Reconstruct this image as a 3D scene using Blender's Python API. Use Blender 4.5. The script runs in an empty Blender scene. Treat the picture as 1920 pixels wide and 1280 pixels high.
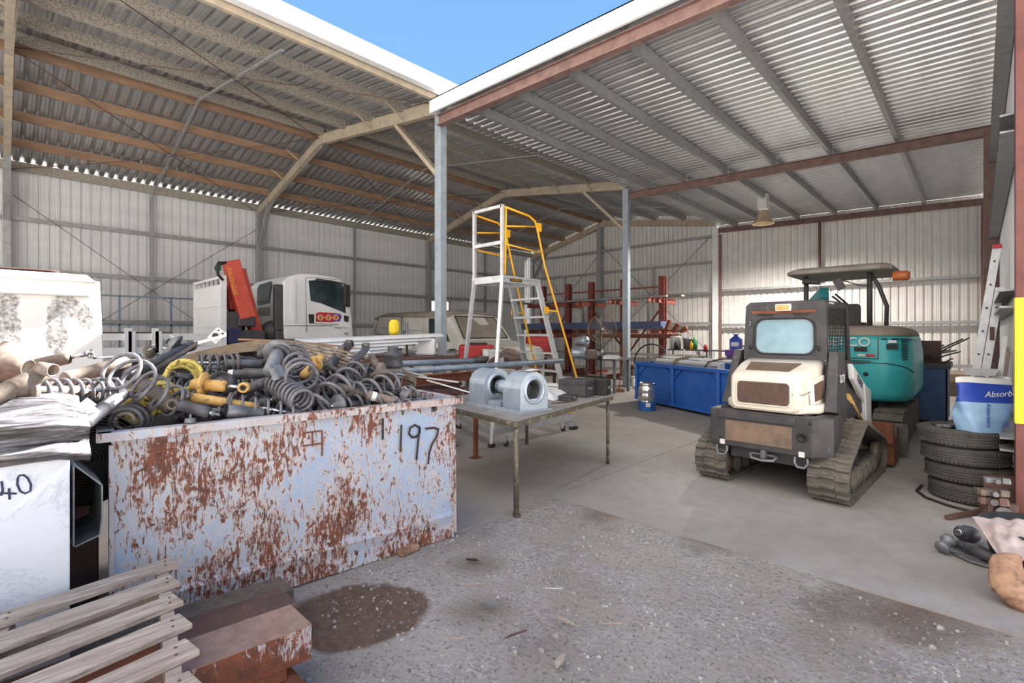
import bpy, bmesh, math, random
from mathutils import Vector, Matrix, Euler, noise
random.seed(7)
PI = math.pi
V = Vector
C = bpy.context.scene.collection
CAMH = 1.55; FOC = 916.0; CX = 960.0; HY = 625.0; YAW = math.radians(43.7)
FWD = V((-math.sin(YAW), math.cos(YAW), 0)); RGT = V((math.cos(YAW), math.sin(YAW), 0)); CAM = V((0, 0, CAMH))
def ray(px, py): return FWD + RGT*((px-CX)/FOC) + V((0, 0, (HY-py)/FOC))
def DP(px, py, F): return CAM + ray(px, py)*F
def G(px, py, z=0.0):
    d = ray(px, py); return CAM + d*((z-CAMH)/d.z)
def XP(px, py, X):
    d = ray(px, py); return CAM + d*(X/d.x)
def YP(px, py, Y):
    d = ray(px, py); return CAM + d*(Y/d.y)
# ------------------------------------------------------------------ mesh builder
class MB:
    def __init__(s, M=None): s.bm = bmesh.new(); s.M = M or Matrix()
    def v(s, p): return s.bm.verts.new(s.M @ V(p))
    def face(s, vs):
        try: return s.bm.faces.new(vs)
        except ValueError: return None
    def poly(s, pts): return s.face([s.v(p) for p in pts])
    def hexa(s, a, b):
        A = [s.v(p) for p in a]; B = [s.v(p) for p in b]; n = len(A)
        s.face(list(reversed(A))); s.face(B)
        for i in range(n): s.face([A[i], A[(i+1) % n], B[(i+1) % n], B[i]])
        return s
    def box(s, c, d, rot=None):
        c = V(c); hx, hy, hz = d[0]/2, d[1]/2, d[2]/2
        R = rot if isinstance(rot, Matrix) else (Euler(rot).to_matrix() if rot else Matrix.Identity(3))
        f = lambda x, y, z: c + R @ V((x, y, z))
        return s.hexa([f(-hx, -hy, -hz), f(hx, -hy, -hz), f(hx, hy, -hz), f(-hx, hy, -hz)],
                      [f(-hx, -hy, hz), f(hx, -hy, hz), f(hx, hy, hz), f(-hx, hy, hz)])
    def bb(s, x0, x1, y0, y1, z0, z1): return s.box(((x0+x1)/2, (y0+y1)/2, (z0+z1)/2), (abs(x1-x0), abs(y1-y0), abs(z1-z0)))
    def beam(s, p, q, w, h, up=(0, 0, 1)):
        p, q = V(p), V(q); d = (q-p).normalized(); up = V(up)
        if abs(d.dot(up)) > .98: up = V((1, 0, 0)) if abs(d.x) < .9 else V((0, 1, 0))
        sx = d.cross(up).normalized()*w/2; sz = sx.cross(d).normalized()*h/2
        ring = lambda o: [o-sx-sz, o+sx-sz, o+sx+sz, o-sx+sz]
        return s.hexa(ring(p), ring(q))
    def prof(s, p, q, pts, up=(0, 0, 1)):
        """extrude a 2d outline (side, up) from p to q"""
        p, q = V(p), V(q); d = (q-p).normalized(); up = V(up)
        sx = d.cross(up).normalized(); sz = sx.cross(d).normalized()
        return s.hexa([p+sx*a+sz*b for a, b in pts], [q+sx*a+sz*b for a, b in pts])
    def cee(s, p, q, w, h, t=.012, up=(0, 0, 1), flip=1):
        a = w*flip
        return s.prof(p, q, [(0, -h/2), (a, -h/2), (a, -h/2+t*1.6), (t*flip, -h/2+t), (t*flip, h/2-t), (a, h/2-t*1.6), (a, h/2), (0, h/2)], up)
    def ell(s, p, q, w, h, t=.008, up=(0, 0, 1)):
        return s.prof(p, q, [(0, 0), (w, 0), (w, t), (t, t), (t, h), (0, h)], up)
    def eye(s, p, q, w, h, t=.012, up=(0, 0, 1)):
        a, b = w/2, h/2
        return s.prof(p, q, [(-a, -b), (a, -b), (a, -b+t), (t/2, -b+t), (t/2, b-t), (a, b-t), (a, b), (-a, b), (-a, b-t), (-t/2, b-t), (-t/2, -b+t), (-a, -b+t)], up)
    def frame(s, d):
        d = V(d).normalized(); a = V((0, 0, 1)) if abs(d.z) < .9 else V((1, 0, 0))
        u = d.cross(a).normalized(); return u, d.cross(u).normalized(), d
    def tube(s, pts, r, n=8, closed=False, cap=True):
        pts = [V(p) for p in pts]; m = len(pts); rs = r if isinstance(r, (list, tuple)) else [r]*m
        rings = []; u = None
        for i, p in enumerate(pts):
            a = pts[i-1] if (i > 0 or closed) else p; b = pts[(i+1) % m] if (i < m-1 or closed) else p
            d = (b-a).normalized() if (b-a).length > 1e-9 else V((0, 0, 1))
            if u is None: u, _, _ = s.frame(d)
            u = (u-d*u.dot(d)).normalized(); w = d.cross(u)
            rings.append([s.v(p+(u*math.cos(2*PI*k/n)+w*math.sin(2*PI*k/n))*rs[i]) for k in range(n)])
        for i in range(m if closed else m-1):
            A, B = rings[i], rings[(i+1) % m]
            for k in range(n):
                f = s.face([A[k], A[(k+1) % n], B[(k+1) % n], B[k]])
                if f: f.smooth = True
        if cap and not closed: s.face(list(reversed(rings[0]))); s.face(rings[-1])
        return s
    def cyl(s, p, q, r, r2=None, n=16): return s.tube([p, q], [r, r if r2 is None else r2], n)
    def lathe(s, prof, o=(0, 0, 0), axis=(0, 0, 1), n=20, smooth=True, arc=None):
        o = V(o); u, w, d = s.frame(axis); rings = []
        full = arc is None; a0, a1 = (0, 2*PI) if full else arc; m = n if full else n+1
        for r, z in prof:
            rings.append([s.v(o+d*z+(u*math.cos(a0+(a1-a0)*k/n)+w*math.sin(a0+(a1-a0)*k/n))*max(r, 1e-4)) for k in range(m)])
        for i in range(len(prof)-1):
            for k in range(n):
                f = s.face([rings[i][k], rings[i][(k+1) % m], rings[i+1][(k+1) % m], rings[i+1][k]])
                if f: f.smooth = smooth
        return s
    def coil(s, p, q, R, r, turns, n=6, seg=18, R2=None, dead=True, ph=0):
        p, q = V(p), V(q); u, w, d = s.frame(q-p); L = (q-p).length; N = int(turns*seg); pts = []
        for i in range(N+1):
            t = i/N
            zz = t
            if dead:
                e = .75/turns; zz = 0.02*t/e if t < e else (1-.02*(1-t)/e if t > 1-e else .02+.96*(t-e)/(1-2*e))
            rr = R if R2 is None else R+(R2-R)*t
            a = 2*PI*turns*t+ph; pts.append(p+d*L*zz+(u*math.cos(a)+w*math.sin(a))*rr)
        return s.tube(pts, r, n)
    def ring(s, c, axis, R, r, n=24, m=6, sc=1.0):
        u, w, d = s.frame(axis); c = V(c)
        return s.tube([c+(u*math.cos(2*PI*k/n)*sc+w*math.sin(2*PI*k/n))*R for k in range(n)], r, m, closed=True)
    def loft(s, rings, cap=True, smooth=False):
        R = [[s.v(p) for p in r] for r in rings]; n = len(R[0])
        for i in range(len(R)-1):
            for k in range(n):
                f = s.face([R[i][k], R[i][(k+1) % n], R[i+1][(k+1) % n], R[i+1][k]])
                if f: f.smooth = smooth
        if cap: s.face(list(reversed(R[0]))); s.face(R[-1])
        return s
    def grid(s, fn, nu, nv, smooth=True):
        P = [[s.v(fn(i/nu, j/nv)) for j in range(nv+1)] for i in range(nu+1)]
        for i in range(nu):
            for j in range(nv):
                f = s.face([P[i][j], P[i+1][j], P[i+1][j+1], P[i][j+1]])
                if f: f.smooth = smooth
        return s
    def blob(s, c, d, seed=0, amp=.2, sub=2, rot=None, freq=1.5):
        t = bmesh.new(); bmesh.ops.create_icosphere(t, subdivisions=sub, radius=1)
        R = Euler(rot).to_matrix() if rot else Matrix.Identity(3); mp = {}
        for v in t.verts:
            k = 1+amp*noise.noise(v.co*freq+V((seed*3.7, seed*1.3, seed)))*2
            mp[v.index] = s.v(V(c)+R @ V((v.co.x*d[0]*k, v.co.y*d[1]*k, v.co.z*d[2]*k)))
        for f in t.faces:
            g = s.face([mp[v.index] for v in f.verts])
            if g: g.smooth = True
        t.free(); return s
    def build(s, name, mat, parent=None, world=False, bevel=0, smooth=False, solid=0, subd=0, recalc=True):
        bm = s.bm
        if recalc: bmesh.ops.recalc_face_normals(bm, faces=bm.faces)
        me = bpy.data.meshes.new(name); o = bpy.data.objects.new(name, me)
        if parent is not None:
            if world: bm.transform(WM[parent.name].inverted())
            o.parent = parent; WM[o.name] = WM[parent.name].copy()
        else:
            xs = [v.co for v in bm.verts]
            c = V(((min(v.x for v in xs)+max(v.x for v in xs))/2, (min(v.y for v in xs)+max(v.y for v in xs))/2, min(v.z for v in xs)))
            bm.transform(Matrix.Translation(-c)); o.location = c; WM[o.name] = Matrix.Translation(c)
        if smooth:
            for f in bm.faces: f.smooth = True
        bm.to_mesh(me); bm.free(); me.materials.append(mat); C.objects.link(o)
        if solid: m = o.modifiers.new('s', 'SOLIDIFY'); m.thickness = solid; m.offset = 0
        if subd: m = o.modifiers.new('u', 'SUBSURF'); m.levels = m.render_levels = subd
        if bevel:
            m = o.modifiers.new('b', 'BEVEL'); m.width = bevel; m.segments = 2; m.limit_method = 'ANGLE'; m.angle_limit = math.radians(40)
        return o
WM = {}
def tag(o, label=None, cat=None, group=None, kind=None):
    if label: o['label'] = label
    if cat: o['category'] = cat
    if group: o['group'] = group
    if kind: o['kind'] = kind
    return o
def thing(name, label, cat, loc=(0, 0, 0), rz=0, group=None, R=None):
    o = bpy.data.objects.new(name, None); C.objects.link(o); o.empty_display_size = .1
    M = Matrix.Translation(V(loc)) @ (R.to_4x4() if R is not None else Matrix.Rotation(rz, 4, 'Z'))
    o.matrix_world = M; o.location = M.to_translation(); o.rotation_euler = M.to_euler(); WM[o.name] = M
    return tag(o, label, cat, group)
def struct(o): o['kind'] = 'structure'; return o
def copy_tree(root, loc=None, rz=None, label=None, group=None, M=None, parts=True):
    r = root.copy(); C.objects.link(r)
    if M is not None: r.location = M.to_translation(); r.rotation_euler = M.to_euler(); r.scale = M.to_scale()
    else:
        if loc is not None: r.location = loc
        if rz is not None: r.rotation_euler = (root.rotation_euler.x, root.rotation_euler.y, rz)
    if label: r['label'] = label
    if group: r['group'] = group
    WM[r.name] = Matrix.LocRotScale(r.location, r.rotation_euler, r.scale)
    if parts:
        for ch in list(root.children):
            c = ch.copy(); C.objects.link(c); c.parent = r; WM[c.name] = WM[r.name].copy()
            for g in list(ch.children):
                d = g.copy(); C.objects.link(d); d.parent = c
    return r
def text(s, size, o, right, up, mat, parent, name='lettering', ext=.001, align='CENTER', shear=0, sx=1):
    cu = bpy.data.curves.new(name, 'FONT'); cu.body = s; cu.size = size; cu.extrude = ext; cu.align_x = align; cu.align_y = 'CENTER'; cu.shear = shear; cu.resolution_u = 3
    tmp = bpy.data.objects.new('tmp', cu); C.objects.link(tmp); bpy.context.view_layer.update()
    me = bpy.data.meshes.new_from_object(tmp.evaluated_get(bpy.context.evaluated_depsgraph_get())); bpy.data.objects.remove(tmp); bpy.data.curves.remove(cu)
    me.materials.clear(); me.materials.append(mat)
    r = V(right).normalized(); u = V(up).normalized(); n = r.cross(u).normalized(); u = n.cross(r)
    M = Matrix((r*sx, u, n)).transposed().to_4x4(); M.translation = V(o)
    me.transform(WM[parent.name].inverted() @ M)
    ob = bpy.data.objects.new(name, me); C.objects.link(ob); ob.parent = parent; WM[ob.name] = WM[parent.name].copy(); return ob
# ------------------------------------------------------------------ materials
def srgb(r, g, b):
    f = lambda c: (c/255/12.92) if c/255 <= .04045 else ((c/255+.055)/1.055)**2.4
    return (f(r), f(g), f(b), 1)
class NT:
    def __init__(s, name):
        s.m = bpy.data.materials.new(name); s.m.use_nodes = True; s.t = s.m.node_tree; s.b = s.t.nodes['Principled BSDF']
        s.co = s.t.nodes.new('ShaderNodeTexCoord')
    def n(s, typ, **k):
        x = s.t.nodes.new(typ)
        for a, b in k.items():
            if a in ('attrs',): [setattr(x, q, w) for q, w in b.items()]
            else: x.inputs[a].default_value = b
        return x
    def l(s, a, b): s.t.links.new(a, b)
    def coord(s, kind='Object', scale=(1, 1, 1), rot=(0, 0, 0)):
        mp = s.t.nodes.new('ShaderNodeMapping'); mp.inputs['Scale'].default_value = scale; mp.inputs['Rotation'].default_value = rot
        if kind == 'World': g = s.t.nodes.new('ShaderNodeNewGeometry'); s.l(g.outputs['Position'], mp.inputs[0])
        else: s.l(s.co.outputs[kind], mp.inputs[0])
        return mp.outputs[0]
    def noise(s, vec, scale, detail=4, rough=.6, dist=0):
        x = s.t.nodes.new('ShaderNodeTexNoise'); s.l(vec, x.inputs['Vector'])
        x.inputs['Scale'].default_value = scale; x.inputs['Detail'].default_value = detail; x.inputs['Roughness'].default_value = rough; x.inputs['Distortion'].default_value = dist
        return x.outputs['Fac']
    def ramp(s, fac, stops, interp='LINEAR'):
        x = s.t.nodes.new('ShaderNodeValToRGB'); x.color_ramp.interpolation = interp; e = x.color_ramp.elements
        while len(e) > len(stops): e.remove(e[-1])
        while len(e) < len(stops): e.new(1)
        for k, (p, c) in enumerate(stops): e[k].position = p; e[k].color = c if len(c) == 4 else (*c, 1)
        s.l(fac, x.inputs[0]); return x.outputs[0]
    def step(s, fac, a, b): return s.ramp(fac, [(a, (0, 0, 0, 1)), (b, (1, 1, 1, 1))])
    def mix(s, f, a, b, typ='MIX'):
        x = s.t.nodes.new('ShaderNodeMix'); x.data_type = 'RGBA'; x.blend_type = typ
        for sock, val in ((x.inputs[0], f), (x.inputs[6], a), (x.inputs[7], b)):
            if hasattr(val, 'links') or isinstance(val, bpy.types.NodeSocket): s.l(val, sock)
            else: sock.default_value = val
        return x.outputs[2]
    def math(s, op, a, b=0.0):
        x = s.t.nodes.new('ShaderNodeMath'); x.operation = op
        for k, val in enumerate((a, b)):
            if isinstance(val, bpy.types.NodeSocket): s.l(val, x.inputs[k])
            else: x.inputs[k].default_value = val
        return x.outputs[0]
    def bump(s, h, strength=.3, dist=.01):
        x = s.t.nodes.new('ShaderNodeBump'); x.inputs['Strength'].default_value = strength; x.inputs['Distance'].default_value = dist
        s.l(h, x.inputs['Height']); s.l(x.outputs[0], s.b.inputs['Normal'])
    def out(s, col=None, rough=None, metal=None, spec=None):
        for k, val in (('Base Color', col), ('Roughness', rough), ('Metallic', metal), ('Specular IOR Level', spec)):
            if val is None: continue
            if isinstance(val, bpy.types.NodeSocket): s.l(val, s.b.inputs[k])
            else: s.b.inputs[k].default_value = val
        return s.m
def mat(name, c1, c2=None, scale=6, rough=.6, metal=0, bump=0, lo=.42, hi=.62, c3=None, s3=20, lo3=.6, hi3=.7, stretch=(1, 1, 1), spec=.5):
    t = NT(name); v = t.coord('Object', stretch); c1 = srgb(*c1)
    if c2 is None: c2 = tuple(min(1, x*.8) for x in c1[:3])+(1,)
    else: c2 = srgb(*c2)
    n = t.noise(v, scale, 6, .65); col = t.mix(t.step(n, lo, hi), c1, c2)
    if c3 is not None: col = t.mix(t.step(t.noise(v, s3, 5, .7), lo3, hi3), col, srgb(*c3))
    if bump: t.bump(t.noise(v, scale*6, 4, .7), bump, .004)
    return t.out(col, rough, metal, spec)
M = {}
M['galv'] = mat('galvanised_steel', (168, 170, 172), (150, 151, 152), 9, .45, .35)
M['post'] = mat('pale_blue_grey_steel', (172, 186, 196), (158, 170, 180), 5, .5, .3, c3=(135, 140, 142), lo3=.62, hi3=.72)
M['dust_web'] = mat('dusty_brown_steel', (158, 128, 104), (138, 112, 92), 7, .7, .0, stretch=(1, .3, 1))
M['spangle'] = mat('spangled_galvanised', (184, 178, 166), (138, 133, 126), 45, .55, .25, lo=.46, hi=.56)
M['rafter'] = mat('rafter_steel', (188, 174, 152), (165, 156, 142), 6, .6, .1)
M['redox'] = mat('red_oxide_steel', (132, 106, 100), (114, 88, 82), 6, .65, 0, .1, c3=(160, 120, 110), s3=60, lo3=.62, hi3=.7)
M['redpost'] = mat('red_oxide_post', (112, 66, 62), (94, 54, 50), 4, .6, 0, .1, c3=(140, 100, 94), s3=70, lo3=.62, hi3=.68)
M['rack'] = mat('rack_red_oxide', (140, 78, 68), (118, 62, 54), 6, .65)
M['white_trim'] = mat('white_flashing', (236, 238, 240), (222, 226, 230), 3, .4)
def sheetmat(name, a, b, sc=(2, .3, 2), rough=.45, metal=.25):
    t = NT(name); v = t.coord('World', sc); n = t.noise(v, 1.2, 5, .6)
    col = t.mix(t.step(n, .35, .68), srgb(*a), srgb(*b))
    n2 = t.noise(t.coord('World', (30, 30, .6)), 1, 2, .5); col = t.mix(t.math('MULTIPLY', t.step(n2, .55, .75), .18), col, srgb(120, 105, 90))
    return t.out(col, rough, metal)
M['wall_sheet'] = sheetmat('corrugated_wall_sheet', (232, 231, 230), (220, 218, 216), metal=.05)
M['wall_sheet_rear'] = sheetmat('corrugated_rear_wall_sheet', (236, 238, 242), (222, 224, 228), metal=.0)
M['roof_sheet'] = sheetmat('corrugated_roof_sheet', (206, 207, 210), (188, 188, 190), metal=.75, rough=.36)
M['white_paint'] = mat('white_paint', (232, 234, 236), (222, 224, 227), 2, .35)
M['alu'] = mat('aluminium', (208, 211, 215), (190, 193, 198), 8, .38, .45)
M['yellow'] = mat('yellow_paint', (236, 176, 36), (226, 164, 30), 4, .4)
M['yellow2'] = mat('bright_yellow_band', (250, 226, 52), (238, 208, 46), 5, .6)
M['black'] = mat('black_rubber', (34, 34, 36), (48, 47, 46), 8, .6)
M['blackmetal'] = mat('black_metal', (58, 57, 62), (74, 72, 74), 5, .5, 0, c3=(96, 92, 88), s3=14, lo3=.6, hi3=.72)
M['tread'] = mat('dusty_rubber_track', (112, 106, 98), (88, 84, 80), 9, .85, 0, .2)
M['tyre'] = mat('dusty_tyre', (84, 82, 80), (70, 68, 67), 8, .8, 0, .1)
M['glass'] = mat('dark_window_glass', (40, 52, 56), (58, 72, 78), 2, .08, 0)
M['glass2'] = mat('pale_dusty_glass', (150, 182, 196), (128, 160, 176), 2, .12, 0)
M['red'] = mat('crane_red_paint', (208, 84, 66), (192, 72, 56), 4, .45)
M['teal'] = mat('teal_paint', (66, 182, 188), (56, 168, 176), 3, .35)
M['blue'] = mat('blue_skip_paint', (38, 92, 176), (48, 104, 186), 3, .5, 0, .05, c3=(70, 110, 160), s3=12, lo3=.64, hi3=.72)
M['navy'] = mat('dull_blue_bin_paint', (62, 88, 132), (80, 100, 138), 6, .6, 0, c3=(108, 92, 80), s3=9, lo3=.6, hi3=.7)
M['cream'] = mat('dusty_cream_plastic', (238, 232, 220), (224, 214, 198), 4, .5, 0, c3=(170, 140, 108), s3=9, lo3=.66, hi3=.8)
M['brown_grille'] = mat('brown_grille', (124, 106, 90), (104, 88, 76), 20, .8)
M['rust'] = mat('rusty_steel', (132, 80, 58), (108, 66, 50), 6, .85, 0, .3, c3=(160, 106, 76), s3=18, lo3=.55, hi3=.7)
M['rustdark'] = mat('dark_brown_steel', (104, 78, 70), (84, 66, 64), 5, .7, 0, .15, c3=(138, 106, 92), s3=26, lo3=.6, hi3=.7)
M['dirty_steel'] = mat('grimy_steel', (122, 112, 102), (94, 86, 82), 14, .6, .3, .2, c3=(150, 120, 92), s3=30, lo3=.58, hi3=.7)
M['grey_steel'] = mat('worn_grey_steel', (132, 136, 140), (110, 112, 116), 14, .5, .4, .1, c3=(140, 116, 96), s3=30, lo3=.62, hi3=.72)
M['coil'] = mat('dark_coil_steel', (122, 122, 128), (98, 98, 104), 18, .5, .3, .1, c3=(150, 130, 112), s3=40, lo3=.58, hi3=.68)
M['shockblack'] = mat('black_shock_paint', (84, 85, 90), (62, 63, 68), 10, .45, .1, .05, c3=(136, 124, 112), s3=22, lo3=.6, hi3=.72)
M['shockyellow'] = mat('chipped_yellow_paint', (218, 178, 106), (192, 152, 92), 14, .55, 0, .1, c3=(128, 92, 62), s3=26, lo3=.56, hi3=.64)
M['coilyellow'] = mat('chipped_yellow_coil', (216, 200, 104), (184, 166, 88), 22, .55, 0, .1, c3=(104, 78, 52), s3=34, lo3=.54, hi3=.62)
M['rustcoil'] = mat('rusty_coil', (140, 128, 118), (114, 100, 90), 20, .8, 0, .2)
M['chrome'] = mat('polished_rod', (214, 216, 220), (188, 190, 194), 10, .18, .9)
M['wood'] = mat('weathered_grey_timber', (172, 158, 148), (142, 128, 120), 5, .85, 0, .4, stretch=(10, .8, 10), c3=(196, 186, 176), s3=7, lo3=.5, hi3=.66)
M['wood2'] = mat('brown_timber', (168, 126, 96), (140, 104, 80), 5, .8, 0, .2, stretch=(8, 8, 1))
M['tabletop'] = mat('grey_steel_tabletop', (150, 146, 142), (134, 130, 126), 4, .7, .1, .1, c3=(168, 164, 158), s3=9, lo3=.58, hi3=.7)
M['tableleg'] = mat('bare_steel_leg', (120, 112, 98), (98, 92, 84), 20, .5, .35, .1, c3=(172, 170, 150), s3=16, lo3=.54, hi3=.64)
M['ductgalv'] = mat('blower_galvanised', (186, 200, 214), (170, 184, 200), 7, .38, .45, c3=(206, 214, 222), s3=12, lo3=.56, hi3=.7)
M['pvc'] = mat('white_plastic', (226, 228, 226), (212, 214, 214), 4, .4)
M['bagblue'] = mat('deep_blue_bag_print', (34, 66, 168), (44, 78, 180), 3, .4)
M['baglight'] = mat('light_blue_bag_plastic', (156, 192, 228), (138, 176, 218), 5, .4)
M['rag'] = mat('stained_pink_grey_rag', (206, 190, 184), (182, 164, 160), 9, .9, 0, .2)
M['tan'] = mat('tan_leather', (176, 140, 114), (150, 114, 90), 6, .75, 0, .2, c3=(112, 88, 72), s3=14, lo3=.52, hi3=.64)
M['canvas'] = mat('grey_canvas', (150, 146, 140), (134, 130, 124), 4, .85)
M['vandust'] = mat('dusty_van_roof', (156, 146, 134), (136, 126, 114), 3, .8)
M['vanwhite'] = mat('chalky_white_van', (212, 212, 208), (194, 192, 186), 3, .5)
M['strip'] = mat('copper_brown_strip', (168, 128, 102), (146, 104, 80), 8, .55, .2)
M['strip2'] = mat('dull_bronze_strip', (150, 134, 112), (124, 110, 92), 8, .55, .2)
M['marker'] = mat('dark_blue_marker', (36, 38, 84), (44, 44, 80), 5, .6)
M['dkpaint'] = mat('black_sprayed_paint', (48, 42, 42), (74, 60, 56), 22, .8, lo=.5, hi=.6)
M['white_label'] = mat('white_label', (230, 230, 228), (214, 214, 212), 4, .5)
M['purple'] = mat('purple_print', (110, 60, 150), None, 4, .5)
M['green'] = mat('green_plastic', (48, 140, 84), None, 4, .5)
M['orange'] = mat('orange_lens', (196, 110, 60), None, 4, .3)
M['redplastic'] = mat('red_plastic', (196, 44, 52), (170, 36, 44), 6, .45)
M['bluesteel'] = mat('blue_painted_steel_bundle', (78, 92, 132), (96, 106, 140), 12, .6, c3=(110, 92, 84), s3=9, lo3=.6, hi3=.7)
M['darkscrap'] = mat('dark_oily_scrap', (52, 47, 45), (36, 33, 33), 12, .8, 0, .5)
M['lampshade'] = mat('lamp_reflector', (216, 196, 164), (190, 168, 138), 3, .4, .2)
# white face worn down to grey
t = NT('worn_white_panel'); v = t.coord('Object'); nz = t.noise(v, 5, 6, .65); big = None
for cy, cz, sy, sz in ((.37, 1.60, .075, .36), (.46, 1.82, .12, .10), (.59, 1.72, .05, .15), (.06, 1.62, .08, .24), (.02, 1.80, .1, .12), (.63, 1.35, .015, .06), (-.5, 1.6, .2, .3), (-1.3, 1.5, .3, .4)):
    s_ = t.t.nodes.new('ShaderNodeVectorMath'); s_.operation = 'SUBTRACT'; t.l(v, s_.inputs[0]); s_.inputs[1].default_value = (0, cy, cz)
    m_ = t.t.nodes.new('ShaderNodeVectorMath'); m_.operation = 'MULTIPLY'; t.l(s_.outputs[0], m_.inputs[0]); m_.inputs[1].default_value = (0, 1/sy, 1/sz)
    l_ = t.t.nodes.new('ShaderNodeVectorMath'); l_.operation = 'LENGTH'; t.l(m_.outputs[0], l_.inputs[0])
    d_ = t.math('SUBTRACT', 1.45, t.math('ADD', l_.outputs['Value'], t.math('MULTIPLY', t.math('SUBTRACT', nz, .5), 2.6)))
    e_ = t.step(d_, .4, .55); big = e_ if big is None else t.math('MAXIMUM', big, e_)
t.out(t.mix(t.math('MULTIPLY', big, t.step(t.noise(v, 30, 4, .7), .3, .62)), srgb(234, 232, 228), srgb(128, 122, 120)), .6); M['wornwhite'] = t.m
# scratched panel
t = NT('scuffed_white_sheet'); v = t.coord('Object'); n = t.noise(v, 1.6, 8, .7, 1.2)
sc = t.ramp(n, [(.49, (0, 0, 0, 1)), (.5, (1, 1, 1, 1)), (.51, (0, 0, 0, 1))])
c = t.mix(t.step(t.noise(v, 3, 5, .6), .4, .7), srgb(206, 214, 226), srgb(188, 197, 214))
t.out(t.mix(t.math('MULTIPLY', sc, .35), c, srgb(110, 112, 140)), .4); M['scuffwhite'] = t.m
# rusting pale blue skip paint: flakes, scratches, pale edges
def rustpaint(name, amount=.0, blue=(158, 180, 210), horizontal_rim=False):
    t = NT(name); v = t.coord('Object')
    w = t.t.nodes.new('ShaderNodeVectorMath'); w.operation = 'ADD'
    nz = t.t.nodes.new('ShaderNodeTexNoise'); nz.inputs['Scale'].default_value = 3.0; nz.inputs['Detail'].default_value = 6; t.l(v, nz.inputs['Vector'])
    sc = t.t.nodes.new('ShaderNodeVectorMath'); sc.operation = 'SCALE'; sc.inputs['Scale'].default_value = .5; t.l(nz.outputs['Color'], sc.inputs[0])
    t.l(v, w.inputs[0]); t.l(sc.outputs[0], w.inputs[1])
    big = t.noise(v, 2.2, 3, .5)
    a = t.noise(t.coord('Object', (1, 2.0, .8), (.3, 0, 0)), 13, 11, .80, .9)
    a2 = t.noise(t.coord('Object', (1, 3.2, .55), (-.55, 0, 0)), 12, 10, .80, 1.4)
    a = t.math('ADD', t.math('MULTIPLY', t.math('MAXIMUM', a, a2), .9), .02)
    bigm = t.math('MULTIPLY', t.math('SUBTRACT', big, .5), .38)
    sz = t.t.nodes.new('ShaderNodeSeparateXYZ'); t.l(v, sz.inputs[0])
    foot = t.math('MULTIPLY', t.step(t.math('SUBTRACT', .5, sz.outputs['Z']), .30, .5), .055)
    tot = t.math('ADD', t.math('ADD', t.math('ADD', a, bigm), amount), foot)
    fl = t.noise(v, 34, 4, .6); tot = t.math('ADD', tot, t.math('MULTIPLY', t.math('SUBTRACT', fl, .5), .16))
    rust = t.step(tot, .595, .61); halo = t.step(tot, .545, .575)
    paint = t.mix(t.step(t.noise(v, 2, 4, .6), .4, .65), srgb(*blue), srgb(182, 192, 206))
    pale = t.mix(t.step(t.noise(v, 12, 3, .6), .4, .6), srgb(212, 198, 192), srgb(196, 192, 196))
    rc = t.mix(t.step(t.noise(v, 15, 5, .7), .4, .65), srgb(130, 76, 54), srgb(84, 54, 44))
    t.bump(rust, .4, -.002)
    return t.out(t.mix(rust, t.mix(halo, paint, pale), rc), .65)
M['skip'] = rustpaint('rusting_pale_blue_paint', 0.076)
M['skiprim'] = rustpaint('rusting_rim_paint', .075, (178, 164, 160))
# concrete slab
t = NT('dirty_concrete'); v = t.coord('World')
n1 = t.noise(v, .55, 8, .62, .3); n2 = t.noise(v, 9, 8, .7)
c = t.ramp(n1, [(.3, srgb(136, 130, 126)), (.5, srgb(156, 150, 147)), (.7, srgb(172, 168, 166))])
c = t.mix(t.math('MULTIPLY', t.step(n2, .45, .75), .35), c, srgb(122, 112, 104))
st = t.step(t.noise(v, 1.7, 6, .6, .8), .66, .74); c = t.mix(t.math('MULTIPLY', st, .6), c, srgb(98, 86, 78))
sp = t.step(t.noise(v, 60, 3, .6), .68, .74); c = t.mix(sp, c, srgb(208, 204, 200))
t.bump(n2, .25, .004); M['concrete'] = t.out(c, .8)
# dusty gravel ground with an oily damp patch and worn edges
t = NT('gravel_ground'); v = t.coord('World')
vo = t.t.nodes.new('ShaderNodeTexVoronoi'); vo.inputs['Scale'].default_value = 70; t.l(v, vo.inputs['Vector'])
cell = t.t.nodes.new('ShaderNodeTexVoronoi'); cell.inputs['Scale'].default_value = 28; t.l(v, cell.inputs['Vector'])
big = t.noise(v, 1.1, 7, .62); fine = t.noise(v, 26, 8, .75)
dust = t.ramp(big, [(.32, srgb(138, 129, 124)), (.5, srgb(160, 152, 147)), (.68, srgb(172, 166, 162))])
stone = t.mix(vo.outputs['Color'], srgb(126, 122, 124), srgb(206, 204, 206))
sm = t.math('MULTIPLY', t.step(fine, .42, .62), t.step(t.noise(v, 2.4, 4, .6), .38, .62))
c = t.mix(sm, dust, stone)
c = t.mix(t.step(t.noise(v, 45, 4, .7), .56, .66), c, srgb(104, 95, 91))
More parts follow.
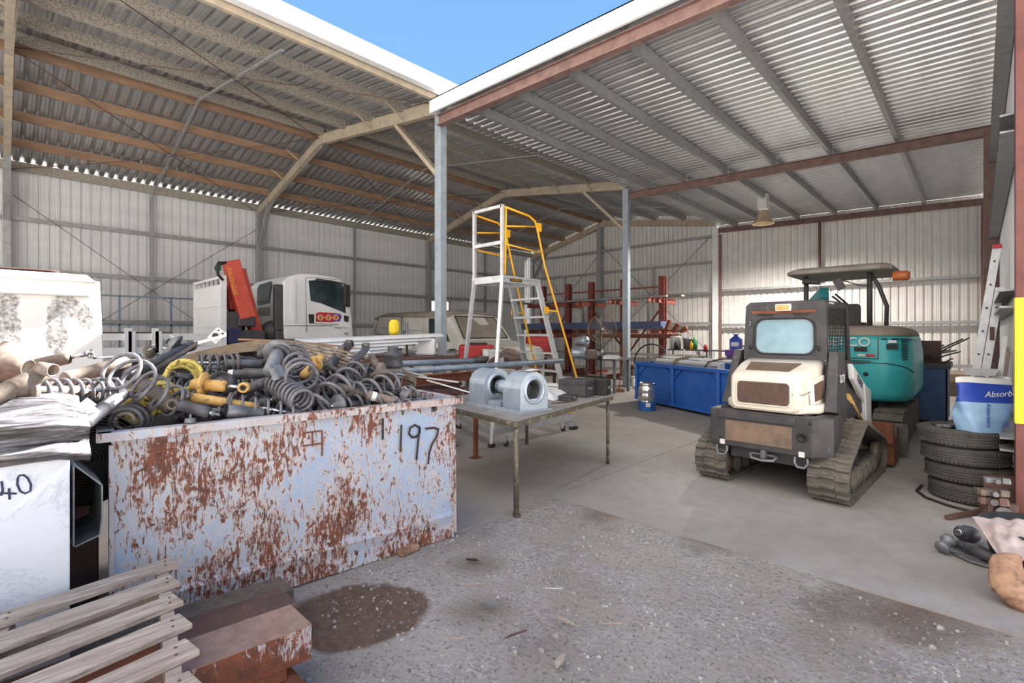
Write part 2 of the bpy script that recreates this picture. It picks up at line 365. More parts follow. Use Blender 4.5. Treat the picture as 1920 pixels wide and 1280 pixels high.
def patch(cx, cy, r0, r1, sx=1.0, ang=0, wob=.5, hi=.9):
    sub = t.t.nodes.new('ShaderNodeVectorMath'); sub.operation = 'SUBTRACT'; sub.inputs[1].default_value = (cx, cy, 0)
    g = t.t.nodes.new('ShaderNodeNewGeometry'); t.l(g.outputs['Position'], sub.inputs[0])
    mp = t.t.nodes.new('ShaderNodeMapping'); mp.vector_type = 'TEXTURE'; mp.inputs['Rotation'].default_value = (0, 0, ang); mp.inputs['Scale'].default_value = (sx, 1, 1); t.l(sub.outputs[0], mp.inputs[0])
    ln = t.t.nodes.new('ShaderNodeVectorMath'); ln.operation = 'LENGTH'; t.l(mp.outputs[0], ln.inputs[0])
    d = t.math('ADD', ln.outputs['Value'], t.math('MULTIPLY', t.math('SUBTRACT', t.noise(v, 3.2, 6, .65), .5), wob))
    return t.ramp(d, [(r0, (hi, hi, hi, 1)), (r1, (0, 0, 0, 1))])
oil = G(672, 1142); c = t.mix(patch(oil.x, oil.y, .29, .33, 1.25, 1.05, .22), c, t.mix(t.step(fine, .4, .66), srgb(78, 56, 44), srgb(112, 86, 68)))
for (px, py, r, w) in ((1130, 962, .05, .3), (890, 1052, .03, .08), (905, 1135, .045, .12), (1620, 1130, .16, .5), (1750, 1165, .12, .5), (1340, 1010, .1, .6)):
    q = G(px, py); c = t.mix(patch(q.x, q.y, r, r+.16, 1.4, 1.0, w, .6), c, srgb(104, 88, 76))
t.bump(t.math('ADD', fine, t.math('MULTIPLY', cell.outputs['Distance'], -.6)), .95, .014); M['gravel'] = t.out(c, .9)
M['outer'] = mat('pale_dry_yard', (204, 199, 193), (188, 183, 177), .7, .9)
M['stones'] = mat('grey_stones', (154, 148, 146), (122, 117, 116), 9, .85, 0, .2, c3=(182, 178, 178), s3=3, lo3=.5, hi3=.6)
# see-through black stretch wrap lying in folds
M['wrap'] = None
t = NT('stretch_wrap'); v = t.coord('Object', (1, .12, 1)); n = t.noise(v, 22, 5, .7, .3)
c = t.ramp(n, [(.36, srgb(40, 40, 44)), (.5, srgb(96, 94, 98)), (.62, srgb(150, 150, 156))]); t.bump(n, .8, .02); M['wrap'] = t.out(c, .22)
# ================================================================== the sheds
FR = [0.1, 5.78, 12.55, 19.3]           # frame lines
XF, XR, XA = -7.4, -16.9, -12.4         # front posts, rear wall, ridge
ZF, ZR, ZA = 5.97, 5.60, 6.72           # rafter top heights
PD = .2                                 # purlin depth
def corr(o, u, v, nrm, W, L, pitch=.2, h=.055, rib=.054, flip=False, name='wall', m=None, holes=None, st=.006):
    """trapezoid-ribbed sheet: u across the ribs, v along them, ribs pushed along nrm"""
    o, u, v, nrm = V(o), V(u).normalized(), V(v).normalized(), V(nrm).normalized()
    b = MB(); pts = []; x = 0
    while x < W:
        pts += [(x, 0), (x+.055, 0), (x+.06, h*.16), (x+.066, 0), (x+.105, 0), (x+.11, h*.16), (x+.116, 0), (x+pitch-rib-st, 0), (x+pitch-rib, h), (x+pitch-st, h)]; x += pitch
    pts = [(min(a, W), c) for a, c in pts]+[(W, 0)]
    rows = []
    segs = holes or [(0, L)]
    for a, c in pts:
        lo_, hi_ = (0, L) if not callable(L) else L(a)
        rows.append((b.v(o+u*a+nrm*c+v*lo_), b.v(o+u*a+nrm*c+v*hi_)))
    for i in range(len(rows)-1):
        b.face([rows[i][0], rows[i+1][0], rows[i+1][1], rows[i][1]])
    return struct(b.build(name, m, recalc=False))
ZTOP = lambda x: ZF+(x-XF)/(XA-XF)*(ZA-ZF) if x > XA else ZR+(x-XR)/(XA-XR)*(ZA-ZR)
# floor and ground -------------------------------------------------
b = MB()
b.bb(-17.2, -2.95, 2.45, 19.6, -.12, 0.0)
b.bb(-17.2, -3.4, -6, 2.45, -.12, 0.0)
b.bb(-2.942, .6, 3.62, 19.6, -.12, 0.0)
struct(b.build('floor', M['concrete']))
def gh(x, y):
    e = .0
    z = -.025+.012*noise.noise(V((x*1.3, y*1.3, 0)))+.005*noise.noise(V((x*6, y*6, 3)))
    d = min(max(x+2.95, -1), max(3.62-y, -1)) # distance from slab corner edges
    return min(z+.018*max(0, 1-abs(d)*2), -.004)
b = MB(); b.grid(lambda u, w: (lambda x, y: V((x, y, gh(x, y))))(-3.5+9.5*u, -2.0+5.7*w), 150, 95)
struct(b.build('ground', M['gravel']))
b = MB(); b.poly([(-60, -60, -.16), (60, -60, -.16), (60, 60, -.16), (-60, 60, -.16)]); struct(b.build('ground_yard', M['outer']))
# walls ---------------------------------------------------------------
WZ = ZR+.155
wy0, wy1 = 12.72, 13.75                  # opening in the rear wall
for (a, c, z0, z1) in ((-4.5, wy0, 0, WZ), (wy0, wy1, 0, 1.9), (wy0, wy1, 2.98, WZ), (wy1, 19.4, 0, WZ)):
    corr((XR-.14, a, z0), (0, 1, 0), (0, 0, 1), (-1, 0, 0), c-a, z1-z0, name='wall_rear', m=M['wall_sheet_rear'])
b = MB()
for y in (wy0, wy1): b.bb(XR-.16, XR-.08, y-.03, y+.03, 1.87, 3.01)
for z in (1.9, 2.98): b.bb(XR-.16, XR-.08, wy0, wy1, z-.03, z+.03)
struct(b.build('window_1', M['galv']))
corr((XR-.1, FR[3]+.12, 0), (1, 0, 0), (0, 0, 1), (0, 1, 0), XF-XR+.1, lambda a: (0, ZTOP(XR-.1+a)+.21), name='wall_gable', m=M['wall_sheet'])
RX = .27                                  # right wall
ZL = lambda x: 5.62-.032*(x-XF)           # lean-to rafter/beam top
corr((XF+.02, FR[3]+.12, 0), (1, 0, 0), (0, 0, 1), (0, 1, 0), RX-XF, lambda a: (0, ZL(XF+a)+.155), name='wall_back', m=M['wall_sheet'])
corr((RX, 5.9, 0), (0, 1, 0), (0, 0, 1), (1, 0, 0), 13.5, 5.34, name='wall_right', m=M['wall_sheet_rear'])
# roofs -----------------------------------------------------------------
S1 = V((XA-XR, 0, ZA-ZR)); S2 = V((XA-XF, 0, ZA-ZF))
corr((XR-.25, -4.2, ZR+PD-.06), (0, 1, 0), S1, (0, 0, 1), FR[3]+4.3, S1.length+.27, rib=.065, st=.02, name='roof_rear_slope', m=M['roof_sheet'])
corr((XF+.15, -4.2, ZF+PD-.02), (0, 1, 0), S2, (0, 0, 1), FR[3]+4.3, S2.length+.16, rib=.065, st=.02, name='roof_front_slope', m=M['roof_sheet'])
S3 = V((RX-XF, 0, ZL(RX)-ZL(XF)))
corr((XF, 5.62, ZL(XF)+.16), (0, 1, 0), S3, (0, 0, 1), FR[3]+.15-5.62, S3.length+.2, rib=.075, st=.024, name='roof_lean_to', m=M['roof_sheet'])
b = MB(); b.bb(XA-.25, XA+.25, -4.2, 19.4, ZA+PD+.06, ZA+PD+.08); struct(b.build('roof_ridge_cap', M['white_trim']))
# front fascia of the gable shed and barge of the lean-to
b = MB(); b.prof((XF+.18, -4.2, ZF+.13), (XF+.18, 19.4, ZF+.13), [(-.02, -.13), (.11, -.13), (.13, .13), (.10, .13), (.09, -.1), (-.0, -.1), (-.0, .13), (-.02, .13)]); struct(b.build('trim_1', M['white_trim']))
b = MB(); b.cee((XF+.1, -4.2, ZF+.02), (XF+.1, 5.6, ZF+.02), .07, .2, flip=-1); struct(b.build('beam_eave_front', M['rafter']))
b = MB(); b.cee((XF+.1, 5.9, ZF-.02), (XF+.1, 19.3, ZF-.02), .07, .2, flip=-1); struct(b.build('beam_eave_inner', M['galv']))
b = MB(); z0, z1 = ZL(XF-.0), ZL(RX+.3)
b.hexa([(XF+.02, 5.5, z0+.02), (XF+.02, 5.54, z0+.02), (XF+.02, 5.54, z0+.27), (XF+.02, 5.5, z0+.27)], [(RX+.3, 5.5, z1+.02), (RX+.3, 5.54, z1+.02), (RX+.3, 5.54, z1+.27), (RX+.3, 5.5, z1+.27)])
b.hexa([(XF+.02, 5.5, z0+.25), (XF+.02, 5.75, z0+.25), (XF+.02, 5.75, z0+.27), (XF+.02, 5.5, z0+.27)], [(RX+.3, 5.5, z1+.25), (RX+.3, 5.75, z1+.25), (RX+.3, 5.75, z1+.27), (RX+.3, 5.5, z1+.27)])
struct(b.build('trim_2', M['white_trim']))
# lean-to beams: front, middle, back
for i, (y, nm) in enumerate(((5.66, 'beam_front'), (12.55, 'beam_middle'), (19.18, 'beam_back'))):
    b = MB(); x1 = RX if i else RX+.25
    b.eye((XF+.1, y, z0-.1), (x1, y, z1-.1), .12, .19, .014) if i != 2 else b.cee((XF+.1, y, z0-.1), (x1, y, z1-.1), .08, .18)
    struct(b.build(nm, M['redox']))
# lean-to purlins
for k, x in enumerate((-6.6, -5.6, -4.52, -3.42, -2.3, -1.15)):
    for (ya, yb) in ((5.72, 12.5), (12.6, 19.3)):
        b = MB(); b.cee((x, ya, ZL(x)+.07), (x, yb, ZL(x)+.07), .075, .17, flip=-1); struct(b.build('roof_purlin', M['galv']))
# columns and portal frames of the gable shed
def column(x, y, z, w=.2, m='post', d=None, name='column'):
    b = MB(); d = d or w; b.bb(x-w/2, x+w/2, y-d/2, y+d/2, 0, z); b.bb(x-w/2-.06, x+w/2+.06, y-d/2-.06, y+d/2+.06, 0, .015)
    o = b.build(name, M[m], bevel=.006); return struct(o)
column(XF, 5.78, ZF+.16, .18, d=.15); column(XF, 12.55, ZL(XF)+.12, .18, d=.15); column(XF+.02, 19.2, 5.6, .22, m='white_trim')
for y in FR: column(XR+.02, y if y < 19 else y-.1, ZR-.0, .2, m='galv', d=.15)
column(-12.7, 19.18, 6.5, .2, m='galv')
for y in FR[:4]:
    yy = y if y < 19 else 19.16
    b = MB(); b.beam((XF if y > 1 else XF-.2, yy, ZF-.12), (XA, yy, ZA-.12), .08, .24); b.beam((XF, yy, ZF), (XA, yy, ZA), .12, .01); b.beam((XF, yy, ZF-.245), (XA, yy, ZA-.245), .12, .01); struct(b.build('rafter_beam', M['rafter']))
    b = MB(); b.beam((XR, yy, ZR-.12), (XA, yy, ZA-.12), .08, .24); b.beam((XR, yy, ZR-.245), (XA, yy, ZA-.245), .12, .01); b.box((XA, yy, ZA-.14), (.3, .1, .22)); struct(b.build('rafter_beam', M['rafter']))
    # knee braces
    b = MB(); b.cee((XR+.05, yy, 4.15), (XR+1.0, yy, ZTOP(XR+1.0)-.22), .08, .13, up=(0, 1, 0)); struct(b.build('trim_3', M['galv']))
    if y > 1 and y < 19:
        b = MB(); b.cee((XF-.05, yy, 4.62), (XF-1.45, yy, ZTOP(XF-1.45)-.22), .08, .13, up=(0, 1, 0)); struct(b.build('trim_4', M['rafter']))
    for x in (-8.6, -9.85, -13.5, -14.6):           # fly braces
        if y > 19: break
        b = MB(); b.beam((x, yy+.02, ZTOP(x)-.24), (x, yy-.45, ZTOP(x)+.06), .045, .006, up=(1, 0, 0)); b.beam((x, yy+.02, ZTOP(x)-.24), (x, yy-.45, ZTOP(x)+.06), .006, .045, up=(1, 0, 0)); struct(b.build('trim_5', M['rafter']))
# gable shed purlins
for x, m, fl in [(-12.62, 'dust_web', 1), (-13.7, 'dust_web', 1), (-14.8, 'dust_web', 1), (-15.9, 'dust_web', 1), (-12.2, 'spangle', 1), (-11.05, 'spangle', 1), (-9.85, 'spangle', 1), (-8.6, 'spangle', 1)]:
    for (ya, yb) in ((-4.2, 5.75), (5.82, 12.5), (12.6, 19.3)):
        b = MB(); b.cee((x, ya, ZTOP(x)+.07), (x, yb, ZTOP(x)+.07), .075, .19, flip=-fl); 
        struct(b.build('roof_purlin', M[m if ya < 12 else ('galv' if m == 'spangle' else m)]))
b = MB(); b.cee((XR+.02, -4.2, ZR+.02), (XR+.02, 19.3, ZR+.02), .08, .22, flip=-1); struct(b.build('beam_eave_rear', M['spangle']))
# mid bay bridging that follows the roof
for y in (3.0, 9.1, 15.9):
    b = MB(); b.beam((XR+.1, y, ZR-.02), (XA, y, ZA-.02-.04), .05, .03); b.beam((XA, y, ZA-.06), (XF-.35, y, ZF-.06), .05, .03); struct(b.build('trim_6', M['galv']))
# rod bracing under the roof and in the wall
def rod(p, q, r=.009, m='rustdark', sag=0):
    b = MB(); p, q = V(p), V(q); b.tube([p.lerp(q, k/6)-V((0, 0, sag*math.sin(PI*k/6))) for k in range(7)], r, 5); return struct(b.build('trim_7', M[m]))
rod((XF, .1, ZF-.1), (XA, 5.7, ZA-.1)); rod((XA, .1, ZA-.1), (XF, 5.7, ZF-.1)); rod((XR, .1, ZR-.1), (XA, 5.7, ZA-.1), sag=.1); rod((XA, .1, ZA-.1), (XR, 5.7, ZR-.1))
rod((XR, 5.9, ZR-.1), (XA, 12.5, ZA-.1)); rod((XA, 5.9, ZA-.1), (XR, 12.5, ZR-.1))
rod((XR+.03, .2, 4.9), (XR+.03, 5.7, .6), .008); rod((XR+.03, .2, .6), (XR+.03, 5.7, 4.9), .008)
for y0 in (-4.4, .18, 5.88, 12.65):
    y1 = {-4.4: .0, .18: 5.7, 5.88: 12.45, 12.65: 19.1}[y0]
    for z in (.6, 1.82, 3.05, 4.3):
        if z == 1.82 and y0 > 12: continue
        b = MB(); b.cee((XR-.02, y0, z), (XR-.02, y1, z), .1, .1, flip=-1, up=(1, 0, 0)); b.bb(XR-.08, XR-.03, y0, y1, z+.06, z+.075); struct(b.build('trim_8', M['galv']))
    b = MB(); ym = (y0+y1)/2; b.bb(XR-.06, XR-.0, ym-.04, ym+.04, 0, ZR); struct(b.build('trim_9', M['galv']))
# gable wall girts and braces
for z in (.6, 1.9, 3.1, 4.3, 5.3):
    for (xa, xb) in ((XR+.1, -12.8), (-12.6, XF-.1)):
        b = MB(); b.cee((xa, 19.2, z), (xb, 19.2, z), .1, .1, up=(0, 1, 0)); struct(b.build('trim_10', M['galv']))
for (p, q) in (((-16.7, 19.1, 5.3), (-12.8, 19.1, 1.2)), ((-12.8, 19.1, 5.1), (-16.7, 19.1, 1.2)), ((-12.6, 19.1, 5.6), (-7.6, 19.1, .8)), ((-7.6, 19.1, 5.3), (-12.6, 19.1, .8))): rod(p, q, .02, 'galv')
for x in (-14.7, -10.0): b = MB(); b.bb(x-.04, x+.04, 19.15, 19.2, 0, 4.3); struct(b.build('trim_11', M['galv']))
# back wall of the lean-to: girts, posts
for z in (.55, 1.82, 3.14):
    b = MB(); b.cee((XF+.15, 19.2, z), (RX-.1, 19.2, z), .1, .1, up=(0, 1, 0)); b.beam((XF+.15, 19.1, z+.03), (RX-.1, 19.1, z+.03), .02, .035); struct(b.build('trim_12', M['galv']))
b = MB(); b.bb(-3.93, -3.87, 19.1, 19.25, 0, 5.35); struct(b.build('trim_13', M['rustdark']))
column(XF+.22, 19.1, 5.35, .08, m='redox')
column(RX-.13, 19.1, 5.25, .2, m='redox'); column(RX-.1, 12.55, 5.25, .22, m='redox')
for z, h in ((1.85, .16), (3.35, .16), (.6, .12), (4.7, .12)):
    for (ya, yb) in ((5.95, 12.4), (12.7, 19.1)):
        b = MB(); b.cee((RX-.01, ya, z), (RX-.01, yb, z), .13, h, up=(0, 0, 1), flip=-1); struct(b.build('trim_14', M['galv']))
b = MB(); b.bb(.215, .43, 5.7, 5.9, 0, 5.3); b.bb(.15, .5, 5.64, 5.96, 0, .014)
pc = struct(b.build('column_front', M['redpost'], bevel=.005))
b = MB(); b.bb(.212, .433, 5.697, 5.903, .82, 1.84); struct(b.build('trim_15', M['yellow2']))
# ================================================================== the rusty skip and its load
BA = V((-2.92, 2.40, 0)); BD = V((-.115, -1, 0)).normalized(); BN = V((-BD.y*-1, BD.x*-1, 0))   # front-right corner, along the front to camera's left
BN = V((BD.y, -BD.x, 0))                      # pointing into the skip (-x)
if BN.x > 0: BN = -BN
L_, D_, H_ = 2.03, 1.75, 1.06
def bp(a, d, z): return BA+BD*a+BN*d+V((0, 0, z))
skip = thing('scrap_skip', 'rusting pale blue steel skip heaped with springs and shock absorbers, sprayed 197 on its side', 'skip bin', bp(L_/2, D_/2, 0), math.atan2(-BD.y, -BD.x)-PI/2)
b = MB()
def wallp(a0, d0, a1, d1, t=.012):
    p, q = bp(a0, d0, 0), bp(a1, d1, 0); n = (q-p).normalized().cross(V((0, 0, 1)))*t
    b.hexa([p, q, q+n, p+n], [x+V((0, 0, H_)) for x in (p, q, q+n, p+n)])
wallp(0, 0, L_, 0); wallp(L_, 0, L_, D_); wallp(L_, D_, 0, D_); wallp(0, D_, 0, 0)
b.hexa([bp(0, 0, .1), bp(L_, 0, .1), bp(L_, D_, .1), bp(0, D_, .1)], [bp(0, 0, .12), bp(L_, 0, .12), bp(L_, D_, .12), bp(0, D_, .12)])
b.build('body', M['skip'], skip, world=True)
b = MB()                                     # lower fold and skid rail
b.hexa([bp(.0, -.012, .10), bp(L_, -.012, .10), bp(L_, .0, .10), bp(0, .0, .10)], [bp(0, -.03, .17), bp(L_, -.03, .17), bp(L_, 0, .19), bp(0, 0, .19)])
b.hexa([bp(.0, -.02, 0), bp(L_, -.02, 0), bp(L_, .0, 0), bp(0, .0, 0)], [bp(0, -.014, .1), bp(L_, -.014, .1), bp(L_, 0, .1), bp(0, 0, .1)])
b.build('base_rail', M['skip'], skip, world=True)
b = MB()
def rimseg(p, q, up=V((0, 0, 1)), out=None, w=.05, h=.045):
    o = out
    b.hexa([p, p+o*w, p+o*w-up*.008, p-up*.008][::-1], [q, q+o*w, q+o*w-up*.008, q-up*.008][::-1])
    b.hexa([p+o*w, p+o*(w+.008), p+o*(w+.008)-up*h, p+o*w-up*h], [q+o*w, q+o*(w+.008), q+o*(w+.008)-up*h, q+o*w-up*h])
e = .05
rimseg(bp(-e, 0, H_), bp(L_+e, 0, H_), out=-BN); rimseg(bp(-e, D_, H_), bp(L_+e, D_, H_), out=BN)
rimseg(bp(0, -e, H_), bp(0, D_+e, H_), out=-BD); rimseg(bp(L_, -e, H_), bp(L_, D_+e, H_), out=BD)
for a in (0, L_):
    b.beam(bp(a, -.0, .99), bp(a, -.02, .03), .02, .03)
b.build('rim', M['skiprim'], skip, world=True)
b = MB()                                     # faint welded bracket outlines
for (a0, z0, a1, z1) in ((.99, .93, .99, .77), (.99, .93, 1.11, .93), (1.05, .93, 1.05, .85), (.99, .85, 1.11, .85), (1.76, .93, 1.88, .93), (1.82, .93, 1.82, .86)):
    b.beam(bp(a0, -.004, z0), bp(a1, -.004, z1), .008, .008)
b.build('weld_bead', M['rust'], skip, world=True)
def stroke(pts, w, nm):                       # sprayed figures: a, z on the front face
    b = MB()
    for k in range(len(pts)-1):
        (a0, z0), (a1, z1) = pts[k], pts[k+1]; p, q = bp(a0, -.0145, z0), bp(a1, -.0145, z1); d = (q-p).normalized(); s_ = d.cross(BN)*w/2; e_ = d*w*.35
        b.hexa([p-s_-e_, q-s_+e_, q+s_+e_, p+s_-e_], [x-BN*.001 for x in (p-s_-e_, q-s_+e_, q+s_+e_, p+s_-e_)])
    return b.build(nm, M['dkpaint'], skip, world=True)
def onface(px, py):                           # pixel on the front face -> (a, z)
    d = ray(px, py); k = (BA-CAM).dot(BN)/d.dot(BN); p = CAM+d*k; return ((p-BA).dot(BD), p.z)
stroke([onface(*p) for p in ((751, 797), (749, 845))], .015, 'sprayed_figure')
stroke([onface(*p) for p in ((784, 800), (776, 796), (767, 802), (765, 812), (771, 819), (779, 818), (785, 810), (785, 801), (782, 830), (779, 860))], .015, 'sprayed_figure')
stroke([onface(*p) for p in ((797, 803), (812, 801), (820, 804), (817, 818), (808, 832), (803, 848), (801, 868))], .015, 'sprayed_figure')
stroke([onface(*p) for p in ((716, 785), (716, 822))], .016, 'sprayed_figure')
# what lies underneath everything
b = MB()
def mound(u, w):
    a = .03+u*(L_-.06); d = .03+w*(D_-.06)
    h = .84+.38*min(1, w*1.6)*(.6+.4*math.sin(PI*min(1, u*1.15)))+.06*noise.noise(V((a*5, d*5, 1)))+.03*noise.noise(V((a*14, d*14, 4)))
    return bp(a, d, h)
b.grid(mound, 60, 50); tag(b.build('scrap_rubble', M['darkscrap']), 'dark oily scrap filling the rusty skip beneath the springs', 'scrap', kind='stuff')
# ---------------------------------------------------------------- kinds of scrap, each built from p to q
SK = ' in the rusty skip'
def base(name, label, cat, p, q, group=None):
    p, q = V(p), V(q); d = (q-p).normalized(); u = d.cross(V((0, 0, 1))); u = u.normalized() if u.length > 1e-3 else V((1, 0, 0)); w = d.cross(u)
    R = Matrix((u, w, d)).transposed(); t = thing(name, label, cat, p, group=group, R=R); return t, (q-p).length
def eyebush(t, z, R, mat_, L=.05):
    b = MB(); b.lathe([(R*.55, -L/2), (R, -L/2), (R, L/2), (R*.55, L/2), (R*.55, -L/2)], (0, 0, z), (1, 0, 0), 14); o = b.build('eye', M[mat_], t)
    b = MB(); b.lathe([(R*.2, -L*.6), (R*.5, -L*.6), (R*.5, L*.6), (R*.2, L*.6), (R*.2, -L*.6)], (0, 0, z), (1, 0, 0), 10); b.build('bush', M['black'], o)
def shock(label, p, q, R=.026, m='shockblack', rod_=.35, eyes=(1, 1), boot=False, group=None, flange=None, labelled=False, band=None):
    t, L = base('shock_absorber', label, 'shock absorber', p, q, group)
    b = MB(); l0 = L*(1-rod_); b.lathe([(0, .02), (R*.8, .02), (R, .035), (R, l0*.5), (R*1.03, l0*.5), (R*1.03, l0-.02), (R*.9, l0-.004), (R*.4, l0)], n=16)
    b.build('body', M[m], t)
    b = MB(); b.cyl((0, 0, l0-.01), (0, 0, L-.015), R*.36, n=10); b.build('rod', M['chrome' if not boot else 'black'], t)
    if boot:
        b = MB(); pr = []; n = 9
        for k in range(n*2+1): pr.append((R*(1.05 if k % 2 else .75), l0+(L-l0-.03)*k/(n*2)))
        b.lathe(pr, n=14); b.build('dust_boot', M['black'], t)
    if eyes[0]: eyebush(t, 0, R*.95, m if m != 'shockblack' else 'dirty_steel')
    if eyes[1]: eyebush(t, L, R*.9, 'dirty_steel' if m != 'shockyellow' else m)
    else:
        b = MB(); b.cyl((0, 0, L-.03), (0, 0, L+.02), R*.22, n=8); b.cyl((0, 0, L-.02), (0, 0, L-.008), R*.5, n=6); b.build('stud', M['grey_steel'], t)
    if flange is not None:
        b = MB(); z = l0*flange; b.lathe([(R, z-.004), (R*2.1, z-.012), (R*2.25, z), (R*2.2, z+.006), (R, z+.006)], n=20); b.build('spring_seat', M[m], t)
    if labelled:
        b = MB(); cd = WM[t.name].inverted() @ CAM; la = math.atan2(-cd.x, cd.y); b.lathe([(R*1.045, l0*.52), (R*1.045, l0*.80)], n=5, arc=(la-.75, la-.15)); b.build('sticker', M['white_label'], t, recalc=False); b = MB(); b.lathe([(R*1.045, l0*.58), (R*1.045, l0*.78)], n=5, arc=(la+.2, la+.6)); b.build('sticker', M['white_label'], t, recalc=False)
    if band:
        b = MB(); b.lathe([(R*1.04, l0*band), (R*1.04, l0*(band+.12))], n=16); b.build('paint_band', M['white_label'], t, recalc=False)
    return t
def spring(label, p, q, R=.07, r=.0065, turns=6, m='coil', R2=None, group=None, ph=0):
    t, L = base('coil_spring', label, 'coil spring', p, q, group)
    b = MB(); b.coil((0, 0, 0), (0, 0, L), R, r*1.18, turns, R2=R2, ph=ph, n=7); b.build('coil', M[m], t); return t
def strut(label, p, q, R=.028, Rs=.065, r=.0065, turns=6, m='shockblack', ms='coil', span=(.12, .72), seat=True, top=True, group=None):
    """shock body with its spring still on"""
    t, L = base('suspension_strut', label, 'suspension strut', p, q, group)
    b = MB(); b.lathe([(0, 0), (R, 0), (R, L*.62), (R*.4, L*.63)], n=16); b.build('body', M[m], t)
    b = MB(); b.cyl((0, 0, L*.6), (0, 0, L+.015), R*.4, n=10); b.build('rod', M['chrome'], t)
    b = MB(); b.coil((0, 0, L*span[0]), (0, 0, L*span[1]), Rs, r*1.15, turns, n=7); b.build('coil', M[ms], t)
    if seat: b = MB(); z = L*span[0]; b.lathe([(R, z-.01), (Rs*1.15, z-.012), (Rs*1.25, z+.004), (R, z-.004)], n=20); b.build('spring_seat', M['dirty_steel'], t)
    if top:
        b = MB(); z = L*span[1]; b.lathe([(.0, z+.05), (Rs*.35, z+.05), (Rs*.4, z+.02), (Rs*1.1, z+.012), (Rs*1.15, z), (Rs*.5, z-.004)], n=20); b.build('top_mount', M['grey_steel'], t)
    eyebush(t, 0, R*.9, 'dirty_steel'); return t
def mount(label, p, d, R=.07, m='grey_steel', group=None):
    t, L = base('strut_mount', label, 'strut mount', p, V(p)+V(d)*.1, group)
    b = MB(); b.lathe([(0, .035), (R*.3, .035), (R*.34, .02), (R*.6, .016), (R*.9, .0), (R, -.006), (R*.98, -.016), (R*.5, -.012), (0, -.012)], n=24); b.build('plate', M[m], t)
    b = MB()
    for k in range(3): a = k*2*PI/3; b.cyl((R*.72*math.cos(a), R*.72*math.sin(a), 0), (R*.72*math.cos(a), R*.72*math.sin(a), .045), .005, n=8)
    b.build('stud', M['chrome'], t)
    b = MB(); b.lathe([(R*.22, .03), (R*.28, .05), (R*.1, .055)], n=14); b.build('bearing', M['black'], t); return t
P = DP
# back-left, sunlit long tubes
shock('thick grey drive tube tip resting over the stretch-wrapped box', P(-60, 765, 1.95), P(85, 697, 2.3), R=.036, m='dirty_steel', rod_=.0, eyes=(0, 0))
b = MB(); t = thing('pipe_elbow', 'short rusty open pipe end lying on the thick grey tube', 'pipe', P(85, 690, 2.3)); b.lathe([(.026, 0), (.03, 0), (.03, .075), (.026, .075), (.026, 0)], P(74, 690, 2.25), V((.75, .55, -.12)), 18); b.build('pipe', M['rustcoil'], t, world=True)
shock('long brown shock absorber with flat round end by the stained white box', P(40, 690, 2.9), P(168, 662, 3.0), R=.036, m='dirty_steel', rod_=.28, eyes=(0, 0))
b = MB(); t = thing('hub_cup', 'large bell-shaped rusty cup beside the stained white box', 'hub', P(10, 690, 2.75)); b.lathe([(.11, 0), (.118, .0), (.10, .05), (.06, .085), (.045, .12), (.04, .12), (.05, .08), (.09, .045), (.105, .0)], P(12, 680, 2.7), V((.6, .62, -.2)), 26); b.build('cup', M['rustcoil'], t, world=True)
b = MB(); t = thing('bent_bracket', 'rust-brown curled bracket on top of the bell-shaped cup', 'bracket', P(20, 655, 2.9)); b.tube([P(-4, 655, 2.8), P(12, 642, 2.8), P(28, 645, 2.8), P(30, 657, 2.82)], .016, 8); b.tube([P(20, 655, 2.8), P(40, 660, 2.85), P(55, 672, 2.9), P(62, 680, 2.9)], .014, 8); b.build('bracket', M['rustcoil'], t, world=True)
shock('long pale rust shock absorber behind the sunlit coil', P(112, 712, 2.7), P(245, 678, 3.1), R=.04, m='rustcoil', rod_=.05, eyes=(0, 0))
shock('shock absorber with thin white chromed rod pointing left', P(270, 668, 3.4), P(172, 670, 3.3), R=.022, m='grey_steel', rod_=.72, eyes=(0, 0))
mount('rusty round strut mount standing behind the black damper', P(281, 658, 3.55), (.5, .5, .3), .055, 'rustcoil')
strut('sunlit suspension strut with wide-spaced pale coil, lying at the left end', P(18, 735, 2.25), P(232, 730, 2.72), R=.026, Rs=.058, r=.0075, turns=9.5, m='rustcoil', span=(.14, .93), top=False)
shock('thick black damper with a small white sticker slanting up to a dished mount', P(232, 706, 2.9), P(345, 655, 3.5), R=.034, m='shockblack', rod_=.0, eyes=(0, 0))
mount('dusty dished strut mount at the top of the thick black damper', P(327, 645, 3.5), (-.35, -.75, .45), .075)
shock('dark strut tail poking out beyond the dished mount', P(335, 655, 3.55), P(362, 648, 3.75), R=.036, m='shockblack', rod_=.0, eyes=(0, 0))
b = MB(); t = thing('steel_rod', 'long bright steel flat bar sloping across the heap', 'bar', P(286, 694, 3.05)); b.beam(P(288, 694, 3.0), P(370, 643, 3.55), .006, .024, up=(0, 0, 1)); b.beam(P(368, 643, 3.55), P(424, 628, 3.7), .006, .02); b.build('bar', M['chrome'], t, world=True)
shock('black strut with barcode stickers and bolt bracket hanging over the left end', P(150, 800, 2.25), P(232, 737, 2.62), R=.034, m='shockblack', rod_=.0, eyes=(0, 0), labelled=2.6)
b = MB(); t = thing('knuckle_bracket', 'twin-hole steel bracket clamped to the black strut end', 'bracket', P(150, 790, 2.2)); b.beam(P(132, 783, 2.25), P(172, 752, 2.36), .05, .006, up=ray(150, 770)); b.beam(P(140, 795, 2.24), P(180, 765, 2.35), .05, .006, up=ray(150, 770)); b.build('plate', M['shockblack'], t, world=True)
